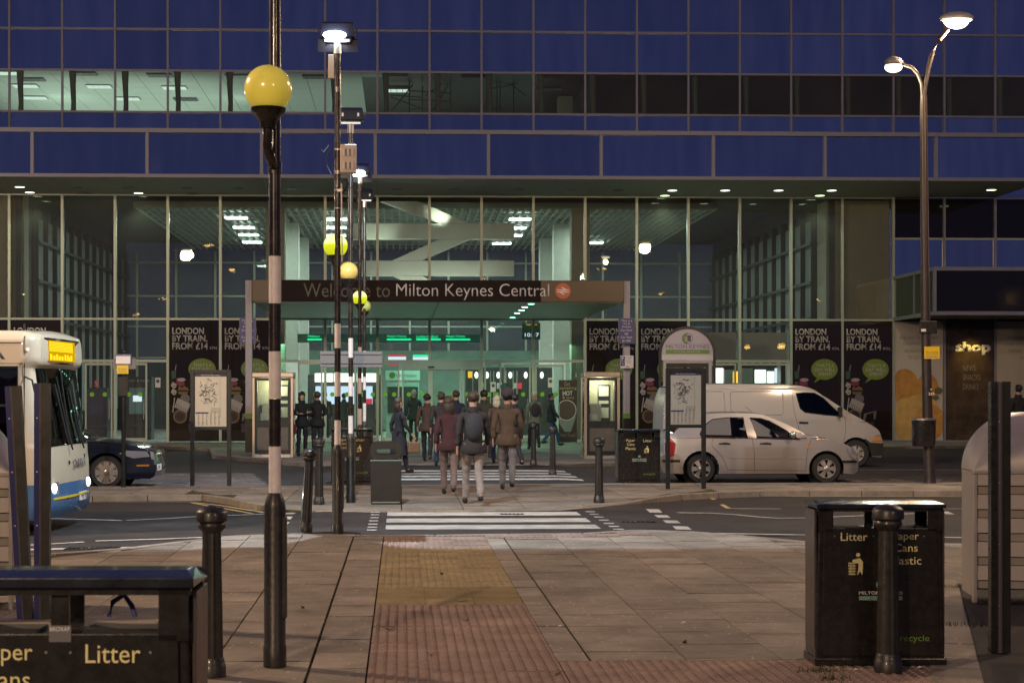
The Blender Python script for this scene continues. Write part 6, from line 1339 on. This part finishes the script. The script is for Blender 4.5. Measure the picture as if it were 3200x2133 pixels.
patch(t, 'headlight', [(-.10,.60),(-.16,.70),(-.55,.72),(-.66,.66),(-.40,.57)], hw_b, hlm, .008); patch(t, 'grille', [(-.02,.54),(-.03,.68),(-.10,.70),(-.08,.55)], hw_b, 'steel', .012); patch(t, 'side_marker', [(-.12,.42),(-.34,.42),(-.34,.45),(-.12,.45)], hw_b, amb, .006); bx('number_plate', .015, .03, -.62, -.12, .33, .45, M['white'], t); text('E45', M['ink'], t, -.4, -.2, .36, .42, 0).matrix_local = Matrix.Translation((.031, -.55, .36)) @ Matrix.Rotation(PI/2, 4, 'Z')
seam(t, [(-1.28,.9),(-1.32,.6),(-1.3,.25)], hw_b); seam(t, [(-.14,.74),(-.6,.78),(-1.25,.86)], hw_b, .003)
for y in (-.38, .38): seat(t, -2.2, y, .42)
# ---- bus
Wb = 1.2; RB = .20
def hw_bus(x, z):
    w = Wb
    d = x+RB+ (.0 if z < 1.1 else 0)
    off = bus_x(z)-x
    if off < RB: w = Wb-RB+math.sqrt(max(0, RB*RB-(RB-max(0, off))**2))
    if z > 2.42: w -= .10*((z-2.42)/.15)**2
    return w
_bp = [(.2, -.06), (.35, -.0), (.62, -.01), (1.1, -.04), (1.16, -.07), (2.1, -.20), (2.2, -.12), (2.50, -.13), (2.54, -.17)]
def bus_x(z):
    if z <= _bp[0][0]: return _bp[0][1]
    for a, b in zip(_bp, _bp[1:]):
        if a[0] <= z <= b[0]: return a[1]+(b[1]-a[1])*(z-a[0])/(b[0]-a[0])
    return _bp[-1][1]-(z-2.54)*3
c = 20.8; p = D(160, HY, c); XB = 23.3*(math.sin(YAW)+(278-CX)/FPX*math.cos(YAW))+.02
t = thing('single_deck_bus', 'cream and blue single-deck bus with lit yellow destination sign and headlights on', 'bus', (XB-.0, 22.12, -.1), math.radians(-3.5))
cream = road_dirt(mat('bus_cream', (.62, .54, .40), .28, 0, coat=.6), 1.0); bblue = road_dirt(mat('bus_blue', (.03, .15, .36), .3, 0, coat=.6), .8)
LB_ = 9.0; holes = [[(-.36,1.17),(-1.62,1.17),(-1.62,2.12),(-.36,2.12)], [(-1.72,1.17),(-2.4,1.17),(-2.4,2.12),(-1.72,2.12)], [(-2.5,1.17),(-4.4,1.17),(-4.4,2.12),(-2.5,2.12)], [(-4.5,1.17),(-6.4,1.17),(-6.4,2.12),(-4.5,2.12)], [(-6.5,1.17),(-8.5,1.17),(-8.5,2.12),(-6.5,2.12)]]
zz_ = [.35, .5, .64, .8, 1.0, 1.1, 1.3, 1.5, 1.7, 1.9, 2.1, 2.2, 2.3, 2.4, 2.46, 2.5]
vehicle(t, [('front', [(bus_x(z), z) for z in (.2, .35, .62, .9, 1.1)], 'p'), ('windscreen', [(bus_x(1.1), 1.1), (bus_x(1.16), 1.16), (bus_x(1.6), 1.6), (bus_x(2.1), 2.1)], 'glass'), ('header', [(bus_x(2.1), 2.1), (bus_x(2.2), 2.2), (bus_x(2.50), 2.50), (-.17, 2.54)], 'p'), ('roof', [(-.17,2.54),(-.26,2.565),(-.5,2.57),(-3,2.57),(-6,2.57),(-8.7,2.56),(-8.9,2.5)], 'p'), ('tail', [(-8.9,2.5),(-9.0,2.0),(-9.0,1.0),(-8.95,.3)], 'p')],
        hw_bus, [-2.3, -6.6], .22, .52, .44, holes, cream, Wb, crown=.035, xs=[-.03*k for k in range(1, 18)]+[-.36, -.6, -1.62, -1.72, -2.4, -2.5, -4.4, -6.4, -8.5, -8.7], zs=zz_, paint2=bblue, zsplit=.64, rr=.27, spokes=8, glass='busglass' if 'busglass' in M else 'carglass_dark')
# corner glazing and driver's pillar
def fp_(y, z, d=.055): return (bus_x(z)+.05*(1-(y/.9)**2)*.9+d-.05, y, z)
def fbox(nm, y0, y1, z0, z1, m, d=.052, th=.012, par=None):
    n = 8; mb = MB()
    for i in range(n+1):
        y = y0+(y1-y0)*i/n
        for z in (z0, z1): q = fp_(y, z, d); mb.v.append(q); mb.v.append((q[0]-th, q[1], q[2]))
    for i in range(n): a = 4*i; b = a+4; mb.f += [(a, b, b+2, a+2), (a+1, a+3, b+3, b+1), (a, a+1, b+1, b), (a+2, b+2, b+3, a+3)]
    mb.f += [(0, 2, 3, 1), (4*n, 4*n+1, 4*n+3, 4*n+2)]; return ob(nm, mb, m if not isinstance(m, str) else M[m], par or t)
ds = fbox('destination_glass', -.86, .84, 2.165, 2.495, 'glass_dark', .058); dm = emis('destination_glow', (1, .62, .02), 1.5); dd = emis('destination_dim', (.75, .42, .0), .9)
fbox('destination_panel', -.74, .50, 2.20, 2.465, dd, .064, .004, ds)
for k in range(7): fbox('led_row', -.72, .34, 2.325+k*.0185, 2.337+k*.0185, dm, .068, .003, ds)
for y in (-.7, -.58, -.47, -.36, -.24, -.1, .02, .12, .22): fbox('led_character', y, y+.075, 2.215, 2.29 if int(y*50) % 2 else 2.27, dm, .068, .003, ds)
for y0, z0, y1, z1 in ((-.1, 1.05, -.35, 2.0), (.55, 1.05, .30, 1.95)):
    ob('wiper', MB().tube([fp_(y0+(y1-y0)*k/5, z0+(z1-z0)*k/5, .09) for k in range(6)], .012), M['rubber'], t); ob('wiper_blade', MB().tube([fp_(y0+(y1-y0)*k/5-.07, z0+.1+(z1-z0-.2)*k/5, .075) for k in range(6)], .018), M['rubber'], t)
ob('windscreen_divider', MB().tube([fp_(0, 1.1+k*.2, .056) for k in range(6)], .012), M['rubber'], t)
fbox('number_plate', .25, .72, .36, .47, 'white', .06); 
def ftext(s, y0, z0, w, h, m, d=.064, b=0):
    me = text_mesh(s, M[m], w, h, bold=b); o = link('lettering', me, t); q = fp_(y0+w/2, z0, d); o.matrix_local = Matrix.Translation((q[0], y0, z0)) @ Matrix.Rotation(PI/2, 4, 'Z')
ftext('N495 YES', .28, .38, .41, .07, 'ink'); ftext('ARRIVA', .14, .80, .50, .12, 'ink', .062, .01)
ob('logo_ring', MB().tube([(fp_(.06, .86, .06)[0]+.003, .06+.055*math.cos(k*PI/8), .86+.055*math.sin(k*PI/8)) for k in range(15)], .006), M['ink'], t)
for y, z in ((-.18, .86), (.72, .92)): fbox('vent', y, y+.03, z, z+.05, 'dark', .06)
hb = emis('bus_headlamp_glow', (.95, 1, 1), 16)
for y in (-1.0, .86):
    h_ = fbox('headlight', y-.14 if y > 0 else y+.03, y+.16 if y > 0 else y+.33, .50, .66, hlm, .06 if abs(y) < .9 else .056)
    yy = y+.02 if y > 0 else y+.16; q = fp_(yy, .58, .07); ob('lamp_glow', MB().sphere((q[0]-.01, yy, .58), .062, 14, 10, sx=.4), hb, h_)
    l = light('SPOT', (t.location.x+q[0]+.12, t.location.y+yy, t.location.z+.56), 60, (.9, .97, 1), .05, None, 70, .6); aim(l, (t.location.x+9, t.location.y+yy*1.2-1, -.2))
fbox('yellow_line', -.9, .86, .435, .46, 'yellow', .066); seam(t, [(-8.9,.43),(-5,.43),(-.4,.43)], hw_bus, .012, 'yellow_line', 'yellow')
seam(t, [(-.28,.22),(-.28,2.14),(-.28,2.5)], hw_bus, .006, 'panel_joint'); seam(t, [(-8.9,2.42),(-.30,2.42)], hw_bus, .006, 'panel_joint'); seam(t, [(-8.9,2.16),(-.30,2.16)], hw_bus, .008, 'panel_joint', 'binside')
text('ARRIVA', M['ink'], t, -1.40, -.52, 2.215, 2.345, -Wb-.004, bold=.03); text('4495', M['ink'], t, -.50, -.30, .99, 1.05, -Wb-.004)
for x in (-1.67,): bx('window_post', x-.03, x+.03, -Wb-.003, -Wb+.01, 1.18, 2.11, M['rubber'], t)
bx('window_rail', -1.60, -.38, -Wb-.004, -Wb+.0, 1.62, 1.65, M['rubber'], t)
bx('floor', -8.8, -.3, -1.1, 1.1, .3, .4, M['rubber'], t); bx('far_inner_wall', -8.6, -.6, 1.05, 1.1, .4, 1.15, M['seat'], t)
for k in range(7):
    for y in (-.75, .3): bx('passenger_seat', -2.2-k*.9, -2.1-k*.9, y, y+.5, .7, 1.4, M['bluesign'], t, bevel=.03)
bx('driver_seat', -1.35, -1.2, .3, .75, .8, 1.6, M['seat'], t, bevel=.04); ob('steering_wheel', MB().lathe([(.2, -.012), (.215, 0), (.2, .012), (.185, 0)], n=20), M['rubber'], t).matrix_local = Matrix.Translation((-.55, .5, 1.15)) @ Matrix.Rotation(math.radians(35), 4, 'Y')
ob('grab_pole', MB().tube([(-1.0,-.6,.4),(-1.0,-.6,2.3)], .018), M['yellow'], t); light('POINT', (XB-1.6, 22.1, 2.1), 4, (.9, 1, .9), .2)
for s_ in (-1, 1): ob('marker_lamp', MB().sphere((-.24, s_*(hw_bus(-.24, 2.35)+.0), 2.33), .022, 10, 6), mat('marker_white', (.8, .8, .7), .3, emit=(1, .9, .7), es=.5), t)
ob('aerial', MB().tube([(-.45,-.6,2.57),(-.45,-.6,2.68)], .014), M['rubber'], t); ob('mirror_arm', MB().tube([(-.3,-1.15,2.0),(-.15,-1.3,1.95),(-.1,-1.32,1.75)], .012), M['rubber'], t)
# ================================================================ PEOPLE
def skin(V, E, R, name, m, sub=1):
    me = bpy.data.meshes.new(name); me.from_pydata(V, E, []); o = bpy.data.objects.new(name, me); COL.objects.link(o)
    md = o.modifiers.new('s', 'SKIN'); md.use_smooth_shade = True; md.branch_smoothing = .6
    for i, r in enumerate(R):
        k = me.skin_vertices[0].data[i]; k.radius = r if isinstance(r, tuple) else (r, r); k.use_root = (i == 0)
    if sub: s = o.modifiers.new('b', 'SUBSURF'); s.levels = sub; s.render_levels = sub
    dg = bpy.context.evaluated_depsgraph_get(); out = bpy.data.meshes.new_from_object(o.evaluated_get(dg)); bpy.data.objects.remove(o); out.materials.clear(); out.materials.append(m); out.name = name
    if name != 'body':   # folds and creases in the cloth
        from mathutils import noise
        sd = random.uniform(0, 50); NN = [v.normal.copy() for v in out.vertices]
        for v, nn in zip(out.vertices, NN): v.co += nn*(noise.noise(Vector((v.co.x*7+sd, v.co.y*7, v.co.z*13)))*.016+noise.noise(Vector((v.co.x*22, v.co.y*22+sd, v.co.z*30)))*.006)
    out.polygons.foreach_set('use_smooth', [True]*len(out.polygons)); return out
hairc = {k: mat('hair_'+k, c, .6) for k, c in (('dark', (.012, .01, .009)), ('brown', (.045, .028, .018)), ('grey', (.25, .24, .22)), ('blond', (.45, .4, .28)))}
def cloth(nm, c): 
    k = 'cloth_'+nm; 
    if k not in M: M[k] = mat('cloth_'+nm, c, .85, 0, noise=.18, nscale=14, bump=.3, bscale=30)
    return M[k]
def person(label, x, y, rot, H=1.7, coat=('black', (.012, .012, .013)), legs=('navy', (.02, .022, .03)), hair='dark', pose='stand', stride=.25, long_=0, bag=None, hat=None, z=0, arms=None, woman=False, group=None):
    k = H/1.72; t = thing('person', label, 'person', (x, y, z), rot, group)
    sw = .165 if woman else .185; st = stride if pose == 'walk' else 0
    hip = [(.085, 0, .88), (-.085, 0, .88)]
    if pose == 'walk': kn = [(.09, -.55*st-.03, .50), (-.09, .25*st-.04, .48)]; an = [(.085, -st, .08), (-.085, st+.06, .15)]
    else: kn = [(.095, -.015, .48), (-.10, -.01, .48)]; an = [(.10, .02, .07), (-.115, .02, .07)]
    sh = [(sw, .0, 1.39), (-sw, .0, 1.39)]
    if arms == 'crossed': el = [(sw+.06, -.04, 1.12), (-sw-.06, -.04, 1.12)]; wr = [(-.06, -.20, 1.14), (.06, -.22, 1.17)]; hd = [(-.13, -.17, 1.15), (.14, -.19, 1.19)]
    elif arms == 'front': el = [(sw+.05, .0, 1.12), (-sw-.05, .0, 1.12)]; wr = [(.09, -.22, 1.08), (-.09, -.22, 1.08)]; hd = [(.04, -.30, 1.10), (-.04, -.30, 1.10)]
    elif pose == 'walk': el = [(sw+.05, .10, 1.12), (-sw-.05, -.06, 1.12)]; wr = [(sw+.06, -.04+st*.4, .90), (-sw-.06, -.12-st*.4, .90)]; hd = [(sw+.06, -.08+st*.4, .82), (-sw-.06, -.17-st*.4, .83)]
    else: el = [(sw+.055, .03, 1.11), (-sw-.055, .03, 1.11)]; wr = [(sw+.06, -.02, .86), (-sw-.06, -.02, .86)]; hd = [(sw+.055, -.04, .78), (-sw-.055, -.04, .78)]
    V = [(0,0,.95),(0,.0,1.12),(0,.0,1.30),(0,.01,1.44),(0,-.0,1.50),(0,-.015,1.585),(0,-.01,1.66)]; R_ = [(.12,.10),(.105,.085),(.12,.09),(.058,.055),(.052,.052),(.078,.088),(.07,.082)]; E = [(0,1),(1,2),(2,3),(3,4),(4,5),(5,6)]
    for s_ in (0, 1):
        b = len(V); V += [hip[s_], kn[s_], an[s_], (an[s_][0], an[s_][1]-.12, an[s_][2]-.035)]; R_ += [.085, .052, .036, (.034, .025)]; E += [(0, b), (b, b+1), (b+1, b+2), (b+2, b+3)]
        b = len(V); V += [sh[s_], el[s_], wr[s_], hd[s_]]; R_ += [.036, .034, .024, (.034, .018)]; E += [(2, b), (b, b+1), (b+1, b+2), (b+2, b+3)]
        dv = (Vector(hd[s_])-Vector(wr[s_])).normalized(); sd = dv.cross(Vector((1, 0, 0)) if abs(dv.x) < .8 else Vector((0, 0, 1))).normalized(); up = dv.cross(sd); hnd = Vector(hd[s_])
        for f in range(4):
            o_ = sd*(-.027+.018*f); m1 = hnd+dv*.035+o_; m2 = m1+dv*(.032-.004*abs(f-1.4))+up*.012; V += [tuple(m1), tuple(m2)]; R_ += [.0095, .0075]; E += [(b+3, len(V)-2), (len(V)-2, len(V)-1)]
        m1 = Vector(wr[s_]).lerp(hnd, .7)+sd*.045; V += [tuple(m1), tuple(m1+dv*.03+sd*.006)]; R_ += [.011, .0085]; E += [(b+3, len(V)-2), (len(V)-2, len(V)-1)]
    me = skin(V, E, R_, 'body', M['skin']); link('body', me, t)
    # coat: torso and sleeves
    hem = .74 if not long_ else .88
    V = [(0,0,hem-.02),(0,.0,1.0),(0,.0,1.13),(0,.0,1.31),(0,.01,1.44)]; R_ = [(.17,.15),(.158,.135),(.14,.115),(.158,.122),(.105,.09)]; E = [(0,1),(1,2),(2,3),(3,4)]
    for s_ in (0, 1): b = len(V); w_ = Vector(wr[s_]).lerp(Vector(hd[s_]), -.05); V += [sh[s_], el[s_], tuple(w_)]; R_ += [.068, .054, .040]; E += [(3, b), (b, b+1), (b+1, b+2)]
    cm = cloth(*coat); link('coat', skin(V, E, R_, 'coat', cm, 2), t)
    if not long_:
        hm_ = MB().lathe([(.13, .99), (.150, .90), (.160, .80), (.152, .79), (.12, .84)], (0, .005, 0), 20); hm_.v = [(a_*1.40, b_*1.12, c_) for a_, b_, c_ in hm_.v]; ob('coat_hem', hm_, cm, t, smooth=60)
    V = [(0,0,.93)]; R_ = [(.132,.112)]; E = []
    for s_ in (0, 1): b = len(V); V += [hip[s_], kn[s_], (an[s_][0], an[s_][1], an[s_][2]-.01)]; R_ += [.086, .066, .056]; E += [(0, b), (b, b+1), (b+1, b+2)]
    link('trousers', skin(V, E, R_, 'trousers', cloth(*legs), 2), t)
    if long_:
        ob('coat_skirt', MB().lathe([(.15, .95), (.17, .8), (.20, long_+.12), (.215, long_), (.19, long_+.01), (.14, .9)], (0, 0, 0), 20), cm, t, smooth=60)
    ob('collar', MB().lathe([(.085, 1.41), (.09, 1.46), (.082, 1.505), (.06, 1.50)], (0, .005, 0), 16), cm, t, smooth=60)
    for s_ in (0, 1): a = an[s_]; ob('shoe', MB().sphere((a[0], a[1]-.06, max(.045, a[2]-.03)), .06, 12, 8, sx=.72, sy=1.9, sz=.72), M['rubber'], t, smooth=60)
    hm = hairc[hair]; hb_ = MB().sphere((0, .018, 1.655), .094, 24, 16, sx=.98, sy=1.08, sz=1.02); cut = [v for v in hb_.v]
    hb_.v = [(x_, y_ if not (y_ < -.035 and z_ < 1.69) else -.035+(y_+.035)*.15, z_) for x_, y_, z_ in hb_.v]
    from mathutils import noise as nz
    sd = random.uniform(0, 99); hb_.v = [tuple(Vector((a_, b_, c_))+Vector((a_, b_-.018, c_-1.655)).normalized()*(nz.noise(Vector((a_*18+sd, b_*18, c_*18)))*.022+nz.noise(Vector((a_*50, b_*50+sd, c_*50)))*.008)) for a_, b_, c_ in hb_.v]
    hr = ob('hair', hb_, hm, t, smooth=70)
    if woman: ob('long_hair', MB().sphere((0, .05, 1.55), .10, 14, 10, sx=1.0, sy=.7, sz=1.35), hm, hr, smooth=70)
    for s_ in (-1, 1): ob('eye', MB().sphere((s_*.031, -.092, 1.625), .010, 8, 6), M['rubber'], t); ob('ear', MB().sphere((s_*.083, .0, 1.61), .022, 8, 6, sx=.4), M['skin'], t, smooth=60)
    ob('nose', MB().sphere((0, -.103, 1.597), .015, 8, 6, sz=1.4), M['skin'], t, smooth=60); ob('mouth', MB().sphere((0, -.094, 1.562), .02, 8, 6, sy=.3, sz=.25), mat('lips', (.2, .07, .06), .5) if 'lips' not in bpy.data.materials else bpy.data.materials['lips'], t)
    if hat: ob('hat', MB().lathe([(.108, 1.655), (.112, 1.69), (.105, 1.75), (.06, 1.79), (.01, 1.80)], (0, .008, 0), 18), cloth(*hat), t, smooth=60)
    if bag:
        bp_ = hd[1] if arms is None else (-.26, .0, .95); bgm = thing('handbag' if bag != 'pack' else 'backpack', 'bag carried by '+label[:60], 'bag', (0,0,0)) if 0 else None
        if bag == 'pack': ob('backpack', MB().sphere((0, .17, 1.2), .16, 16, 12, sx=.9, sy=.6, sz=1.35), cloth('pack', (.03, .03, .035)), t, smooth=70)
        else: bb = ob('bag', MB().box(bp_[0]-.05, bp_[0]+.05, bp_[1]-.15, bp_[1]+.15, bp_[2]-.36, bp_[2]-.1), cloth(*bag), t, bevel=.03); ob('strap', MB().tube([(bp_[0], bp_[1]-.1, bp_[2]-.11), (bp_[0], bp_[1], bp_[2]+.01), (bp_[0], bp_[1]+.1, bp_[2]-.11)], .008), M['rubber'], bb)
    t.scale = (k, k, k); return t
def at(px, c): p = D(px, HY, c); return p.x, p.y
GR_ = 'people crossing towards the station'
person('woman with bobbed dark hair and crossed arms waiting left of the doors', *at(944, 45), math.radians(25), 1.72, arms='crossed', woman=True, legs=('black', (.01,.01,.012)), bag=('wine', (.12,.015,.04)))
person('person in a dark coat standing right beside the woman with crossed arms', *at(991, 45.6), math.radians(-160), 1.72, hair='brown', arms='front')
person('woman in a long dark hooded coat with a handbag behind the hooded bin', *at(1247, 35.2), math.radians(115), 1.58, pose='walk', long_=.42, hair='brown', woman=True, bag=('tan', (.16,.09,.05)), coat=('navyblack', (.012,.013,.02)))
person('man seen from behind going in at the sliding door', *at(1293, 55), math.radians(180), 1.78, pose='walk', hair='grey', coat=('slate', (.02,.026,.028)))
person('tall man in a green-grey jacket and cap right of centre at the doors', *at(1577, 47), math.radians(180), 1.90, pose='walk', coat=('teal', (.06,.14,.12)), hat=('green', (.03,.12,.09)), stride=.2)
person('white-haired person in a pale jacket near the right-hand doors', *at(1669, 50), math.radians(190), 1.72, pose='walk', coat=('moss', (.14,.17,.13)), hair='blond', bag='pack')
person('person in blue jeans close to the coffee poster', *at(1724, 54), math.radians(90), 1.70, pose='walk', legs=('denim', (.03,.07,.16)), coat=('charcoal', (.02,.02,.025)))
person('man in a dark top in front of the right shop poster, at the photo edge', *at(3182, 46), math.radians(200), 1.90, arms='front', hair='dark')
person('dark-haired person just inside, behind the ticket windows glow', *at(1015, 60), math.radians(180), 1.72, hair='dark'); person('person in grey inside the hall beside the white pole bands', *at(1075, 61), math.radians(170), 1.68, hair='brown', coat=('grey', (.07,.08,.09)))
brown = [('brownA', (.06,.035,.024)), ('brownB', (.025,.02,.02)), ('wine2', (.055,.018,.022)), ('charcoal2', (.018,.018,.022)), ('umber', (.085,.055,.035)), ('navy2', (.014,.018,.035)), ('olive', (.04,.04,.022))]
crowd = [(1335, 41, 1.66, 0, 'man in a dark brown coat left in the crossing crowd', 175), (1378, 38.5, 1.70, 1, 'person in near-black coat, second from the left in the crowd', 185), (1425, 43, 1.74, 5, 'tall navy-coated person in the rear of the crowd', 170),
         (1472, 39, 1.68, 3, 'charcoal-coated person at the centre of the crowd', 180), (1512, 42, 1.75, 6, 'olive-coated tall person right of the crowd centre', 190), (1552, 40, 1.62, 4, 'short person in an umber coat at the right of the crowd', 175), (1606, 38, 1.66, 3, 'dark-coated person at the right end of the crowd', 200)]
for px, c, H, ci, lb, r_ in crowd: person(lb, *at(px, c), math.radians(r_), H, pose='walk', coat=brown[ci], legs=[('dusk', (.02,.02,.026)), ('jeans', (.03,.045,.09)), ('taupe', (.06,.05,.045))][ci % 3], hair=['dark','brown','grey','dark','blond','brown','dark'][ci], bag=[None, ('tote2', (.05,.03,.02)), None, 'pack', None, None, ('tote3', (.15,.13,.1))][ci], stride=.2+.02*ci, woman=ci in (2, 4), group=GR_)
front = [(1402, 27.6, 1.62, 'nearest walker in a brown coat and pale trousers, left', ('rose', (.17,.125,.115)), 2, 178), (1478, 25.2, 1.70, 'nearest walker in dark coat and light trousers, middle', ('stone', (.25,.22,.20)), 1, 184), (1585, 28.9, 1.72, 'nearest walker in brown coat and grey trousers, right', ('ash', (.17,.155,.15)), 4, 176)]
for px, c, H, lb, lg, ci, r_ in front: person(lb, *at(px, c), math.radians(r_), H, pose='walk', coat=brown[ci], legs=lg, hair='brown' if ci != 4 else 'dark', stride=.27, bag='pack' if ci == 1 else (('tote', (.2,.15,.12)) if ci == 2 else None), woman=ci == 2, hat=('knit', (.05,.04,.05)) if ci == 4 else None, group=GR_)
# small litter and weeds
for i, (px, py, lb) in enumerate([(2875,2087,'small white paper scrap at the foot of the right twin bin'),(2676,2094,'tiny pale scrap left of the bollard foot by the right twin bin'),(2138,1946,'pale fleck of litter on the slabs in the middle right'),(1752,1957,'tiny white scrap on the slabs right of the red tiles')]):
    p = G(px, py); o = ob('paper_scrap', MB().add([(-.02,-.01,.004),(.015,-.014,.01),(.02,.008,.005),(0,.016,.014),(-.016,.01,.006)], [(0,1,2),(0,2,3),(0,3,4)]), M['white']); o.location = (p.x, p.y, 0); tag(o, lb, 'paper scrap', 'scraps of litter')
gm2 = MB(); rr_ = random.Random(3)
for (px, py, n_, sp_) in [(2570,2095,90,.09),(2600,2120,60,.06),(2975,1835,80,.10),(3000,1954,60,.10),(2640,1545,0,0),(905,1700,0,0)]:
    q = G(px, py)
    for _ in range(n_):
        x, y = q.x+rr_.gauss(0, sp_), q.y+rr_.gauss(0, sp_*.35); h = rr_.uniform(.012, .05); a = rr_.uniform(0, 6.28); dx, dy = .004*math.cos(a), .004*math.sin(a)
        gm2.add([(x-dx, y-dy, -.01), (x+dx, y+dy, -.01), (x+rr_.gauss(0, .012), y+rr_.gauss(0, .012), h)], [(0, 1, 2)])
ob('weeds', gm2, M['moss'], kind='stuff')
